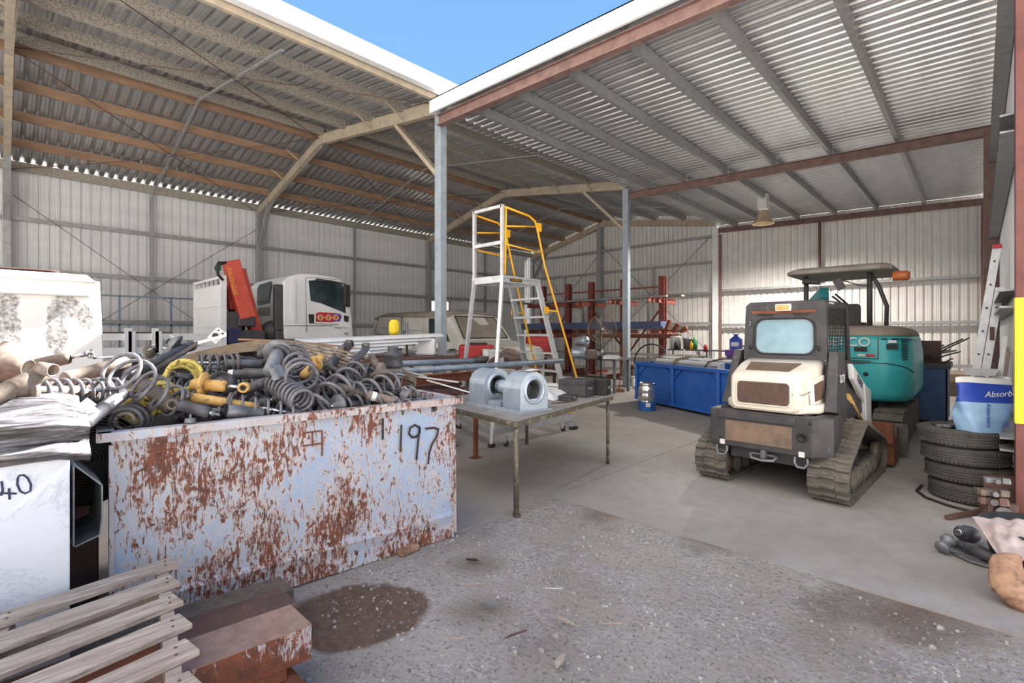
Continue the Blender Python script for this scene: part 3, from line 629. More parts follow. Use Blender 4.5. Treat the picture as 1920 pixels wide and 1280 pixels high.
# big grey open coils
spring('large thin grey coil with oval loops at the left of the heap', P(228, 694, 2.60), P(262, 712, 2.72), R=.098, r=.0085, turns=2.4, ph=1)
spring('second thin grey coil trailing down towards the rim', P(268, 722, 2.66), P(330, 755, 2.80), R=.085, r=.0085, turns=3.6, ph=.5)
spring('flat wound coil with rusty inner ring in the left front corner', P(235, 790, 2.62), P(250, 785, 2.80), R=.062, r=.011, turns=3.4, R2=.10)
spring('small rusty ring lying inside the flat wound coil', P(233, 789, 2.58), P(235, 789, 2.61), R=.04, r=.009, turns=1.6, m='rustcoil')
spring('chipped yellow spring tangled at the centre left', P(346, 702, 2.96), P(338, 712, 3.12), R=.088, r=.0115, turns=2.6, m='coilyellow', ph=2)
spring('lower chipped yellow spring beneath the thin grey coils', P(300, 745, 2.86), P(290, 735, 3.08), R=.085, r=.0105, turns=3.2, m='coilyellow', ph=1)
spring('yellow spring half hidden under the barcode strut', P(262, 768, 2.78), P(255, 752, 2.95), R=.075, r=.010, turns=2.8, m='coilyellow')
shock('grey barrelled shock with rusty eye inside the thin grey coil', P(262, 716, 2.85), P(325, 765, 2.8), R=.045, m='dirty_steel', rod_=.0, eyes=(1, 0))
# yellow shocks
shock('yellow shock absorber with welded ring and rusty eye', P(352, 720, 2.95), P(458, 726, 3.0), R=.036, m='shockyellow', rod_=.32, eyes=(0, 1), flange=.42)
strut('yellow bodied strut with widely spaced blue-grey coil', P(355, 744, 2.85), P(555, 775, 3.05), R=.028, Rs=.055, r=.008, turns=6.5, m='shockyellow', span=(.36, .99), top=False)
shock('light blue-grey shock with threaded neck lying along the rim', P(500, 778, 2.98), P(405, 768, 2.80), R=.038, m='grey_steel', rod_=.18, eyes=(0, 0), boot=True)
shock('worn dark shock with tubular eye beside the yellow strut', P(326, 757, 2.68), P(405, 776, 2.72), R=.032, m='shockblack', rod_=.15, eyes=(1, 0))
shock('small upright grey damper cap at the rim', P(356, 800, 2.66), P(357, 783, 2.66), R=.028, m='grey_steel', rod_=0, eyes=(0, 0))
b = MB(); t = thing('brake_drum', 'dark round pulley wedged between the yellow shocks', 'pulley', P(420, 722, 3.1)); b.lathe([(.02, .03), (.045, .03), (.05, .0), (.075, .0), (.08, .03), (.085, .03), (.085, -.03), (0, -.03)], P(415, 722, 3.1), V((.5, -.7, .35)), 26); b.build('disc', M['shockblack'], t, world=True)
# back row
strut('grey strut with evenly spaced coil lying along the back left', P(490, 682, 3.7), P(375, 680, 3.45), R=.032, Rs=.062, r=.0075, turns=6, m='grey_steel', span=(.42, 1.0), top=False)
shock('dull black shock with white painted end below the back strut', P(425, 703, 3.3), P(520, 698, 3.4), R=.034, m='shockblack', rod_=.2, eyes=(0, 0), band=.05)
shock('second dull black shock crossing underneath', P(450, 735, 3.15), P(508, 712, 3.35), R=.034, m='shockblack', rod_=.05, eyes=(0, 0))
b = MB(); t = thing('leaf_spring_pack', 'long curved pack of brown leaf springs bound by a clamp', 'leaf spring', P(500, 660, 4.0))
for k in range(5):
    pts = []
    for j in range(13):
        u = j/12; px = 355+u*(690-355-10*k); py = 668-30*math.sin(PI*min(1, u*.92+.04))**1+(14 if u > .5 else 2)*abs(u-.5)+k*4.2; pts.append(P(px, py, 3.95-.02*k+.25*u))
    for j in range(12): b.beam(pts[j], pts[j+1], .06, .016, up=(0, 0, 1))
b.build('leaf', M['strip2'], t, world=True)
b = MB(); p0 = P(492, 646, 3.95); b.beam(p0, P(492, 668, 3.9), .075, .02, up=ray(490, 650)); b.build('clamp', M['dirty_steel'], t, world=True)
b = MB(); t = thing('leaf_spring', 'rust-orange single leaf spring lying on the spring pack', 'leaf spring', P(540, 640, 4.1)); pp = [P(447+u*22, 636+.33*u*u*.35+.5*u, 4.05+.03*u) for u in range(11)]
for j in range(10): b.beam(pp[j], pp[j+1], .055, .014)
b.build('leaf', M['strip'], t, world=True)
shock('pale dusty strut with broad bolt bracket lying on the heap top', P(505, 700, 3.2), P(522, 660, 3.55), R=.045, m='grey_steel', rod_=.0, eyes=(0, 0), flange=.95)
b = MB(); t = thing('rubber_ring', 'dark curved rubber spring seat at the head of the dusty strut', 'rubber seat', P(515, 660, 3.5)); b.tube([P(517+28*math.cos(a), 672-24*math.sin(a), 3.52) for a in [k*PI/10-.1 for k in range(11)]], .02, 8); b.build('seat', M['shockblack'], t, world=True)
b = MB(); t = thing('bolt_bracket', 'folded steel strut bracket beside the big centre coil', 'bracket', P(525, 695, 3.2)); b.beam(P(512, 690, 3.2), P(520, 712, 3.15), .05, .008, up=ray(515, 700)); b.beam(P(518, 684, 3.22), P(530, 706, 3.16), .05, .008, up=V((0, 0, 1))); b.build('plate', M['grey_steel'], t, world=True)
spring('big dark coil spring standing open towards the camera', P(566, 708, 3.2), P(548, 668, 3.75), R=.098, r=.0105, turns=5.2)
shock('yellow cupped shock behind the big open coil', P(566, 706, 3.5), P(603, 668, 3.85), R=.03, m='shockyellow', rod_=.0, eyes=(0, 0), flange=.6)
spring('tight brown coil spring lying below the big open coil', P(567, 752, 3.05), P(517, 718, 3.3), R=.07, r=.0095, turns=9, m='coil')
shock('pair-eyed dark shock standing at the back of the heap', P(655, 645, 4.35), P(615, 690, 4.0), R=.042, m='shockblack', rod_=.0, eyes=(1, 0))
b = MB(); t = thing('shackle', 'curved dark shackle joining two eyes at the back', 'shackle', P(630, 700, 3.9)); b.tube([P(623, 672, 3.9), P(620, 688, 3.88), P(634, 697, 3.86), P(655, 688, 3.9), P(688, 652, 4.0)], .028, 10); b.build('arm', M['shockblack'], t, world=True)
shock('tapered dusty strut leaning with its dished end down', P(721, 712, 3.85), P(686, 648, 4.15), R=.03, m='dirty_steel', rod_=.3, eyes=(0, 1))
b = MB(); t = thing('dished_cup', 'dusty dished spring cup on the leaning strut', 'spring cup', P(715, 705, 3.8)); b.lathe([(.03, .09), (.05, .03), (.095, .0), (.10, -.015), (.09, -.03), (0, -.03)], P(716, 702, 3.8), V((-.35, .1, .8)), 24); b.build('cup', M['dirty_steel'], t, world=True)
shock('short thick upright shock with eye, tallest in the heap', P(632, 678, 4.1), P(642, 655, 4.2), R=.04, m='dirty_steel', rod_=.3, eyes=(0, 1))
spring('wide grey coil spring leaning at the right of the tight brown coil', P(640, 722, 3.4), P(590, 760, 3.2), R=.085, r=.0115, turns=3.2)
spring('coil spring arching across the right middle of the heap', P(612, 740, 3.4), P(668, 696, 3.75), R=.08, r=.011, turns=4)
spring('coil spring with its loops upright beside the leaning strut', P(672, 740, 3.5), P(735, 720, 3.75), R=.09, r=.011, turns=4)
spring('coil spring lying in the back right of the heap', P(668, 700, 4.0), P(745, 726, 3.95), R=.085, r=.011, turns=5)
spring('coil spring at the right rim with narrow loops', P(702, 760, 3.5), P(770, 742, 3.8), R=.075, r=.010, turns=4)
strut('dusty strut with pale tube end pointing right across the coils', P(620, 720, 3.45), P(758, 762, 3.62), R=.03, Rs=.06, r=.009, turns=2, m='dirty_steel', span=(.02, .28), top=False)
shock('bright worn tube forming the end of the dusty strut', P(682, 738, 3.46), P(755, 758, 3.58), R=.034, m='rustcoil', rod_=.08, eyes=(0, 0), band=.2)
strut('strut with round bolted top mount facing the camera at the rim', P(700, 755, 3.62), P(622, 762, 3.30), R=.03, Rs=.072, r=.0095, turns=3.5, m='shockblack', span=(.3, .86))
spring('dark coil spring in the right front corner', P(745, 765, 3.5), P(800, 760, 3.7), R=.055, r=.0095, turns=4)
shock('black boot-covered shock in the right front corner', P(770, 752, 3.6), P(812, 765, 3.66), R=.03, m='shockblack', rod_=.4, eyes=(1, 1), boot=True)
shock('thin shock with white rod near the right rim', P(785, 740, 3.8), P(748, 752, 3.6), R=.016, m='shockblack', rod_=.7, eyes=(0, 0))
mount('dull blue-grey dust cover among the right coils', P(758, 740, 3.65), (-.3, -.5, .5), .075, 'coil')
shock('black twin-tube shock low at the right rim', P(690, 764, 3.5), P(752, 758, 3.62), R=.03, m='shockblack', rod_=.2)
b = MB(); t = thing('power_steering_pump', 'small black steering pump on the rack edge behind the heap', 'pump', P(738, 682, 4.5)); b.lathe([(0, 0), (.09, 0), (.095, .03), (.08, .1), (.09, .11), (.09, .15), (.05, .16), (.05, .2), (0, .2)], P(737, 690, 4.6), (0, 0, 1), 18); b.beam(P(737, 668, 4.6), P(752, 660, 4.6), .04, .03); b.build('housing', M['shockblack'], t, world=True)
b = MB(); t = thing('switch_plate', 'white metal plate with round holes standing at the back of the heap', 'plate', P(410, 628, 4.3)); c0 = P(408, 628, 4.3); b.hexa([P(388, 632, 4.3), P(408, 613, 4.3), P(426, 625, 4.3), P(404, 645, 4.3)], [P(388, 632, 4.33), P(408, 613, 4.33), P(426, 625, 4.33), P(404, 645, 4.33)]); b.build('plate', M['white_label'], t, world=True)
b = MB(); b.lathe([(0, 0), (.024, 0), (.024, .01), (0, .01)], P(404, 629, 4.29), -FWD, 16); b.lathe([(0, 0), (.008, 0), (.008, .01), (0, .01)], P(418, 625, 4.29), -FWD, 10); b.lathe([(0, 0), (.006, 0), (.006, .01), (0, .01)], P(410, 619, 4.29), -FWD, 10); b.build('hole', M['black'], t, world=True)
# loose pieces filling the heap between the named ones
random.seed(11)
protos = [shock('grimy shock absorber lying half buried in the skip heap', P(400, 745, 3.0), P(455, 762, 3.0), R=.028, m='dirty_steel', rod_=.3, group='half buried shock absorbers'),
          spring('dull coil spring lying half buried in the skip heap', P(560, 735, 3.4), P(600, 720, 3.6), R=.06, r=.009, turns=5, group='half buried coil springs'),
          shock('black shock absorber lying half buried in the skip heap', P(470, 765, 3.05), P(520, 745, 3.2), R=.03, m='shockblack', rod_=.3, group='half buried black shock absorbers')]
for k in range(130):
    u = random.uniform(.04, .93); w_ = random.uniform(.06, .92)
    q = mound(u, w_); pr = protos[k % 3]
    R = Euler((PI/2+random.uniform(-.4, .4), random.uniform(-.4, .4), random.uniform(0, PI))).to_matrix().to_4x4()
    L0 = .13; Mx = Matrix.Translation(q+V((0, 0, random.uniform(.02, .09)))) @ R @ Matrix.Translation(V((0, 0, -L0))) 
    for axis_end in (0, .27):
        pt = Mx @ V((0, 0, axis_end)); a = (pt-BA).dot(BD); d = (pt-BA).dot(BN)
        if a < .12 or a > L_-.12 or d < .13 or d > D_-.12: break
    else: copy_tree(pr, M=Mx)
# ================================================================== left foreground
# wrapped sheet-metal box with figures 40 on its side
X0 = -2.82
t = thing('sheet_metal_crate', 'scuffed white sheet-metal box with 40 written on it, stretch wrap over its top', 'metal box', (X0-.4, -.4, 0))
b = MB(); b.bb(X0-.45, X0, -1.1, .205, .02, 1.03); b.build('panel', M['scuffwhite'], t, world=True, bevel=.004)
def facept(px, py): p = XP(px, py, X0+.001); return p
def pen(pxs, par, m='marker', w=.008):
    b = MB(); b.tube([facept(*p) for p in pxs], w/2, 5); b.build('pen_stroke', M[m], par, world=True)
pen([(33, 896), (36, 891), (44, 890), (52, 896), (58, 908), (57, 920), (47, 925), (38, 921), (32, 908), (33, 896)], t)
pen([(3, 902), (5, 918), (2, 929)], t); pen([(0, 924), (31, 925)], t); pen([(17, 915), (18, 936)], t)
b = MB()
def wrap(u, w_):
    y = -1.2+u*1.47; 
    s_ = w_*2.2
    if s_ < 1: x = X0+.03-.0*s_; z = 1.02+s_*.17; x += .02*math.sin(z*60+y*3)
    else: x = X0+.03-(s_-1)*.75; z = 1.19+.06*math.sin((s_-1)*2.2)+.04*noise.noise(V((x*6, y*4, 0)))
    x += .035*noise.noise(V((z*16, y*1.5, 2)))+.012*noise.noise(V((z*60, y*2, 5))); z += .012*noise.noise(V((x*30, y*3, 2)))
    if u > .93: x += -.1*(u-.93)*4; z -= .12*(u-.93)*3
    return V((x, y, z))
b.grid(wrap, 90, 90); b.build('stretch_wrap', M['wrap'], t, world=True)
# open duct box behind it
t = thing('duct_section', 'open grey sheet-metal duct wedged between the white box and the skip', 'duct', (-2.95, .42, 0))
b = MB(); y0 = .26
def hollow(pts, x0, x1, th=.006):
    n = len(pts)
    for k in range(n):
        (ya, za), (yb, zb) = pts[k], pts[(k+1) % n]; d = V((0, yb-ya, zb-za)).normalized(); nn = V((0, -d.z, d.y))*th
        b.hexa([(x0, ya, za), (x0, yb, zb), V((x0, yb, zb))+nn, V((x0, ya, za))+nn], [(x1, ya, za), (x1, yb, zb), V((x1, yb, zb))+nn, V((x1, ya, za))+nn])
def q2(px, py, X=-2.95): p = XP(px, py, X); return (p.y, p.z)
hollow([q2(140, 874), q2(190, 910), q2(190, 972), q2(186, 1002), q2(140, 1024)], -2.95, -3.33)
b.build('duct', M['grey_steel'], t, world=True)
t = thing('condenser_fan', 'round wire guard of a condenser fan in the gap left of the skip', 'fan', XP(185, 850, -3.1))
b = MB(); c = XP(166, 862, -3.22)
for k in range(14): b.ring(c, (1, 0, 0), .03+.014*k, .0022, 30, 4)
b.build('guard', M['black'], t, world=True)
b = MB(); b.lathe([(.23, -.02), (.235, -.02), (.235, -.14), (0, -.14)], c, (1, 0, 0), 28); b.build('shroud', M['darkscrap'], t, world=True)
b = MB(); t = thing('condenser_cabinet', 'brown enamelled cabinet standing in the dark gap', 'cabinet', (-3.6, .35, 0)); b.bb(-4.3, -3.42, -.9, .365, 0, 1.26); b.build('case', M['rustdark'], t, world=True, bevel=.01)
# stained white box further back
t = thing('truck_canopy', 'large white metal canopy with worn grey patches and a flat dented lid', 'canopy', (-6.9, 0, 0))
def cq(x, y, z): return V((x, y, z))
ca = DP(210, 664, 4.95); cb = DP(203, 525, 5.05)
yr = .72
b = MB(); b.hexa([(-6.46, -2.6, .3), (-6.43, .76, .3), (-8.1, .80, .3), (-8.1, -2.6, .3)], [(-6.53, -2.6, 2.08), (-6.50, .70, 2.08), (-7.9, .70, 2.08), (-7.9, -2.6, 2.08)]); b.build('panel', M['wornwhite'], t, world=True, bevel=.01)
b = MB()
b.beam((-6.51, -2.6, 1.93), (-6.485, .62, 1.93), .05, .03); b.hexa([(-6.51, -2.6, 2.06), (-6.47, .68, 2.06), (-7.9, .66, 2.06), (-7.9, -2.6, 2.06)], [(-6.54, -2.6, 2.15), (-6.50, .6, 2.14), (-7.85, .6, 2.14), (-7.85, -2.6, 2.15)]); b.build('lip', M['vanwhite'], t, world=True, bevel=.012)
b = MB(); b.grid(lambda u, w: V((-6.56-1.2*w, -2.6+3.0*u, 2.165+.03*noise.noise(V((u*9, w*4, 0))))), 30, 10); b.build('lid_sheet', M['rustdark'], t, world=True, solid=.006)
# ------------------------------------------------------------------ pallet and steel in the lower left corner
t = thing('timber_pallet', 'weathered grey timber pallet lying on rusty steel sections', 'pallet', (-2.4, .05, .26))
zt = .47
def slat_line(px, py): return G(px, py, zt)
R0 = G(322, 1043, zt); R1 = G(360, 1290, zt)                        # right ends of first and last visible slat
L0 = G(0, 1148, zt); sd_ = (L0-R0).normalized(); cross = (R1-R0).normalized()
Ls = 1.15; Wp = 1.33; nb = 7
for k in range(nb):
    o = R0+cross*(k*.2+.06); wdt = .112+.008*math.sin(k*2.3); jit = .012*math.sin(k*5.1)
    b = MB(); b.beam(o-sd_*(.01+jit)-V((0, 0, .009)), o+sd_*Ls-V((0, 0, .009+.003*math.sin(k))), wdt, .02)
    ob = b.build('deck_board', M['wood'], t, world=True, bevel=.003)
    b = MB()
    for q in (.03, .55, 1.1):
        for s_ in (-.022, .024): b.cyl(o+sd_*q+cross*s_+V((0, 0, .0)), o+sd_*q+cross*s_+V((0, 0, .0035)), .005, n=8)
    b.build('nail', M['rustdark'], ob, world=True)
for q in (.04, .56, 1.1):
    b = MB(); b.beam(R0+sd_*q+cross*0-V((0, 0, .068)), R0+sd_*q+cross*Wp-V((0, 0, .068)), .045, .095); b.build('stringer', M['wood'], t, world=True, bevel=.003)
for k in (0, 3, 6):
    o = R0+cross*(k*.2+.06)-V((0, 0, .126)); b = MB(); b.beam(o, o+sd_*Ls, .09, .018); b.build('bottom_board', M['wood'], t, world=True)
def steel(name, label, y1, x0, x1, z0, z1, m, y0=-1.0, tw=.09, hollow_=False):
    b = MB(); t = thing(name, label, 'steel section', ((x0+x1)/2, (y0+y1)/2, z0))
    dx = lambda y: (y-y1)*tw
    b.hexa([(x0+dx(y0), y0, z0), (x1+dx(y0), y0, z0), (x1, y1, z0), (x0, y1, z0)], [(x0+dx(y0), y0, z1), (x1+dx(y0), y0, z1), (x1, y1, z1), (x0, y1, z1)])
    o = b.build('section', m, t, world=True, bevel=.004); return t
steel('steel_plate', 'mottled brown steel plate butted against the foot of the skip', 1.13, -2.96, -2.76, .03, .13, M['dirty_steel'], tw=.1)
steel('steel_channel', 'dark smooth brown steel channel between the plate and the blue-sided beam', 1.06, -2.755, -2.50, .03, .16, M['rustdark'], tw=.1)
tb = steel('steel_box_beam', 'rusty box beam with faded blue paint on its side, topmost of the steel', .95, -2.36, -2.13, .115, .262, rustpaint('rusted_blue_beam', .13, (98, 116, 146)), tw=.1)
b = MB(); b.hexa([(-2.36-.195, -1.0, .262), (-2.13-.195, -1.0, .262), (-2.13, .95, .262), (-2.36, .95, .262)], [(-2.36-.195, -1.0, .266), (-2.13-.195, -1.0, .266), (-2.13, .95, .266), (-2.36, .95, .266)]); b.build('worn_top_face', mat('worn_pink_rust', (158, 130, 118), (140, 112, 102), 16, .8, 0, .2, c3=(160, 176, 190), s3=3, lo3=.6, hi3=.68), tb, world=True)
steel('steel_base_plate', 'broad orange-brown steel plate lying flat on the gravel', .90, -2.50, -1.90, .02, .06, M['rust'], tw=.02)
steel('steel_packer', 'rusty steel packer between the blue-sided beam and the pallet', .42, -2.40, -2.24, .267, .329, M['rust'], tw=.1)
steel('steel_spacer', 'rusty steel spacer under the blue-sided beam', .85, -2.34, -2.15, .061, .114, M['rust'], tw=.1)
# brick end under the skip and loose bits on the gravel
t = thing('broken_brick', 'broken pinkish brick lying against the foot of the skip', 'brick', G(765, 1030, 0)); b = MB(); b.box(G(765, 1030, .02), (.07, .16, .04), (0, 0, .1)); b.build('brick', M['tan'], t, world=True, bevel=.01)
def chip(label, px, py, L, ang, w=.02, name='timber_splinter', m='wood', h=.01):
    o = G(px, py, .004); t = thing(name, label, 'splinter' if m == 'wood' else 'debris', o); b = MB(); d = V((math.cos(ang), math.sin(ang), 0))*L/2
    b.loft([[o-d+V((0, 0, .0)), o-d+V((0, 0, .003)), o-d+V((.002, .002, .003)), o-d+V((.002, .002, 0))], [o-d*.2+V((-w/2, -w/2, 0)), o-d*.2+V((-w/2, -w/2, h)), o-d*.2+V((w/2, w/2, h)), o-d*.2+V((w/2, w/2, 0))], [o+d+V((-w/4, -w/4, 0)), o+d+V((-w/4, -w/4, h*.7)), o+d+V((w/4, w/4, h*.7)), o+d+V((w/4, w/4, 0))]])
    b.build('splinter' if m == 'wood' else 'piece', M[m], t, world=True)
chip('long pale timber splinter right of the oily patch', 885, 1095, .24, .78)
chip('square-cut brown stick lying on the open gravel', 1060, 1164, .16, .05, .018)
chip('dark bent twig on the gravel', 965, 1190, .14, 1.3, .012, m='rustdark', name='twig')
chip('pale timber sliver beside a heap of chips', 1150, 1170, .13, .7)
chip('short wide timber chip in the lower gravel', 1050, 1240, .1, 1.9, .03)
chip('thin timber sliver left of the bent twig', 853, 1197, .11, .6)
chip('flat white scrap of plastic on the gravel', 1036, 1103, .1, .7, .03, m='white_label', name='plastic_scrap', h=.004)
chip('grey crushed scrap beside a small damp spot', 913, 1133, .07, .3, .05, m='grey_steel', name='metal_scrap', h=.008)
chip('dark oily clod near the skip end', 885, 1050, .06, .3, .05, m='darkscrap', name='clod', h=.012)
chip('pale flat timber chip near the skip foot', 825, 1058, .1, .9, .03, h=.006)
b = MB(); random.seed(5)
for k in range(11000):
    x = random.uniform(-3.3, 2.2); y = random.uniform(.3, 3.55)
    dn = noise.noise(V((x*2.2, y*2.2, 8)))
    if random.random() > .5+dn*1.6: continue
    q = G(672, 1142)
    s_ = random.choice((.003, .004, .004, .005, .006, .007, .011)) * (1.0 if random.random() > .035 else 1.9)
    z = gh(x, y); t0 = random.uniform(0, 6)
    pts = [(math.cos(t0+a)*s_*random.uniform(.7, 1.2), math.sin(t0+a)*s_*random.uniform(.7, 1.2)) for a in (0, 1.3, 2.6, 3.9, 5.1)]
    b.loft([[(x+u, y+w_, z-.002) for u, w_ in pts], [(x+u*.9, y+w_*.9, z+s_*.5) for u, w_ in pts], [(x+u*.4, y+w_*.4, z+s_*.85) for u, w_ in pts]])
tag(b.build('gravel', M['stones'], recalc=False), 'loose grey gravel scattered over the dusty ground', 'gravel', kind='stuff')
# ================================================================== steel table with blowers
zt = .80
A_, B_, C_, D2 = V((-2.82, 3.0, 0)), V((-3.17, 5.04, 0)), V((-4.62, 5.14, 0)), V((-4.42, 3.22, 0))
tb = thing('steel_table', 'grey steel-topped table on thin legs beside the rusty skip', 'table', (A_+B_+C_+D2)/4)
b = MB(); z = lambda p, h: V((p.x, p.y, h)); b.hexa([z(p, zt) for p in (A_, B_, C_, D2)], [z(p, zt+.012) for p in (A_, B_, C_, D2)]); b.build('tabletop', M['tabletop'], tb, world=True, bevel=.004)
b = MB()
for p, q in ((A_, B_), (B_, C_), (C_, D2), (D2, A_)): b.beam(z(p, zt-.02), z(q, zt-.02), .04, .04)
b.build('apron', M['tableleg'], tb, world=True)
for p, r in ((A_, .024), (B_, .019), (C_, .022), (D2, .02)):
    c = (A_+B_+C_+D2)/4; o = p+(c-p).normalized()*.05; b = MB(); b.cyl((o.x, o.y, 0.0), (o.x, o.y, zt-.01), r, n=14); b.cyl((o.x, o.y, 0), (o.x, o.y, .008), r*1.5, n=14); b.build('leg', M['tableleg'], tb, world=True)
TZ = zt+.012
# twin blower: two snail housings on one base, motor between
ax = V((1, -.10, 0)).normalized(); ay = V((.10, 1, 0)).normalized()
t = thing('twin_blower', 'galvanised twin centrifugal blower with motor between two snail housings', 'blower', V((-3.42, 3.52, TZ)), R=Matrix((ax, ay, V((0, 0, 1)))).transposed())
def housing(xc, w, nm):
    b = MB(); pts = []
    for k in range(21):
        a = PI*k/20; R = .185*(1-.08*k/20); pts.append((.0+R*math.cos(a), .195+R*math.sin(a)))
    pts = [(.18, 0), (.185, .09)]+pts+[(-.172, .08), (-.172, 0)]
    n = len(pts)
    rin = .105; circ = []
    # drum shell
    for (u0, u1) in ((xc-w/2, xc+w/2),):
        vs0 = [b.v((u0, y, z_)) for y, z_ in pts]; vs1 = [b.v((u1, y, z_)) for y, z_ in pts]
        for k in range(n):
            f = b.face([vs0[k], vs0[(k+1) % n], vs1[(k+1) % n], vs1[k]])
        for vs, u in ((vs0, u0), (vs1, u1)):
            ring = []
            for k in range(n):
                y, z_ = pts[k]; a = math.atan2(z_-.2, y); ring.append(b.v((u, rin*math.cos(a), .2+rin*math.sin(a))))
            for k in range(n): b.face([vs[k], vs[(k+1) % n], ring[(k+1) % n], ring[k]])
    o = b.build('housing', M['ductgalv'], t)
    b = MB()
    for s_, u in ((-1, xc-w/2), (1, xc+w/2)):
        b.lathe([(.135, 0), (.13, .018), (.112, .024), (.102, .012), (.100, -.03)], (u, 0, .2), (s_, 0, 0), 28)
    b.build('inlet_ring', M['ductgalv'], o)
    b = MB(); 
    for k in range(34): a = 2*PI*k/34; b.box((xc, .090*math.cos(a), .2+.090*math.sin(a)), (w*.86, .003, .016), (-a+.6, 0, 0) if False else (a+.5, 0, 0))
    b.lathe([(.0, -.003), (.1, -.003), (.1, .003), (0, .003)], (xc, 0, .2), (1, 0, 0), 24); b.build('impeller', M['grey_steel'], o)
housing(.255, .25, 0); housing(-.30, .26, 1)
b = MB(); b.box((-.02, 0, .006), (.86, .42, .012)); b.box((-.02, -.2, .02), (.86, .004, .03)); b.build('base_plate', M['ductgalv'], t)
b = MB(); b.lathe([(0, -.15), (.05, -.148), (.068, -.13), (.070, .12), (.03, .125), (0, .125)], (.0, -.0, .2), (1, 0, 0), 22); m_ = b.build('motor', M['ductgalv'], t)
b = MB()
for k in range(16): a = 2*PI*k/16; b.box((-.105, .070*math.cos(a), .2+.070*math.sin(a)), (.03, .003, .012), (a+PI/2, 0, 0))
b.build('motor_vent', M['black'], m_)
b = MB(); b.hexa([(-.1, -.17, .014), (.08, -.17, .014), (.08, -.05, .014), (-.1, -.05, .014)], [(-.1, -.17, .07), (.08, -.17, .07), (.08, -.05, .07), (-.1, -.05, .07)]); b.build('junction_box', M['ductgalv'], t)
b = MB(); b.box((.30, .03, .387), (.1, .11, .002), (0.1, 0, 0)); b.build('white_sticker', M['white_label'], t)
# white cloth and old cases on the far end of the table
t = thing('white_bag', 'crumpled white plastic bag lying behind the blower on the table', 'bag', V((-3.75, 4.55, TZ)))
def cl(u, w_): 
    p = V((-3.35-.55*u, 4.15+.55*w_+.1*u, 0)); h = .015+.07*math.sin(PI*min(1, u*1.1))*(1-w_*.5)+.025*noise.noise(V((u*5, w_*5, 2))); e = min(u, 1-u, w_, 1-w_); return V((p.x, p.y, TZ+.006+max(0, h)*min(1, e*9)))
b = MB(); b.grid(cl, 22, 22); b.build('sheet', M['pvc'], t, world=True, solid=.004)
def case(name, label, cat, c, d, m, rz=0, parts=()):
    t = thing(name, label, cat, (c[0], c[1], c[2]), rz); b = MB(); b.box((0, 0, d[2]/2), d); b.build('case', M[m], t, bevel=.008)
    b = MB(); b.box((0, 0, d[2]*.72), (d[0]*1.015, d[1]*1.015, .006)); b.build('seam', M['black'], t)
    b = MB(); b.box((d[0]/2+.008, 0, d[2]*.5), (.016, d[1]*.25, .03)); b.build('latch', M['grey_steel'], t)
    return t
case('equipment_case', 'dusty dark grey equipment case on the far end of the table', 'case', (-3.45, 4.72, TZ), (.34, .30, .20), 'blackmetal', .2)
case('equipment_case', 'small black case at the far corner of the table', 'case', (-3.32, 5.0, TZ), (.24, .16, .19), 'black', .2)
case('flat_box', 'white flat box lying behind the dark equipment case', 'box', (-3.95, 4.92, TZ), (.26, .18, .09), 'pvc', .1)
case('flat_box', 'low black plastic tray in front of the dark equipment case', 'tray', (-3.3, 4.35, TZ+.0), (.14, .24, .06), 'blackmetal', .3)
b = MB(); t = thing('wiper_cable', 'dark reddish cables trailing from under the white bag', 'cable', V((-3.25, 4.2, TZ)))
for k in range(3): b.tube([V((-3.25+.02*k, 4.0+.04*k, TZ+.006)), V((-3.2+.02*k, 4.15+.03*k, TZ+.008)), V((-3.18-.01*k, 4.35, TZ+.006))], .005, 5)
b.build('cable', M['rustdark'], t, world=True)
# ================================================================== rusty rack with pipes behind the skip and table
rk = thing('steel_rack', 'long rusty steel rack with dark plank top behind the skip', 'rack', (-5.3, 4.2, 0))
zr = .86
b = MB()
p1, p2 = V((-4.95, 2.6, zr+.11)), V((-5.08, 4.5, zr+.11)); b.eye(p1, p2, .1, .12, .012); b.build('top_beam', M['rust'], rk, world=True)
for k in range(4):
    b = MB(); x = -5.35-.32*k; b.bb(x-.14, x+.14, 2.5, 4.45, zr-.03, zr+.015+.006*(k % 2)); b.build('plank', M['rustdark'], rk, world=True, bevel=.004)
b = MB(); b.beam((-4.95, 2.6, zr-.07), (-5.05, 4.5, zr-.07), .06, .08); b.beam((-6.45, 2.6, zr-.07), (-6.45, 4.45, zr-.07), .06, .08); b.beam((-4.95, 2.7, zr-.07), (-6.45, 2.7, zr-.07), .06, .06); b.beam((-5.0, 4.3, zr-.07), (-6.45, 4.3, zr-.07), .06, .06); b.beam((-5.0, 4.2, zr-.13), (-4.53, 4.1, zr-.13), .05, .05); b.build('frame', M['rustdark'], rk, world=True)
for (px, py, w_) in ((848, 836, .07), (892, 858, .045)):
    q = G(px, py); b = MB(); b.bb(q.x-w_/2, q.x+w_/2, q.y-w_/2, q.y+w_/2, 0, zr-.05); b.bb(q.x-.06, q.x+.06, q.y-.06, q.y+.06, 0, .008); b.build('leg', M['rust'], rk, world=True)
for (x, y) in ((-6.4, 2.7), (-6.4, 4.3)): b = MB(); b.bb(x-.03, x+.03, y-.03, y+.03, 0, zr-.05); b.build('leg', M['rust'], rk, world=True)
def pipe(label, p, q, r, m='coil', name='steel_pipe', bent=None):
    t = thing(name, label, 'pipe', V(p).lerp(V(q), .5)); b = MB(); pts = [V(p), V(q)]+([V(bent)] if bent else []); b.tube(pts, r, 12, cap=True); b.build('pipe', M[m], t, world=True)
M['pipe'] = mat('blue_grey_pipe', (132, 146, 160), (112, 126, 142), 8, .5, .3)
pipe('longer grey steel pipe lying on the rack behind the blower', DP(752, 696, 5.0), DP(1054, 676, 6.6), .032, 'pipe')
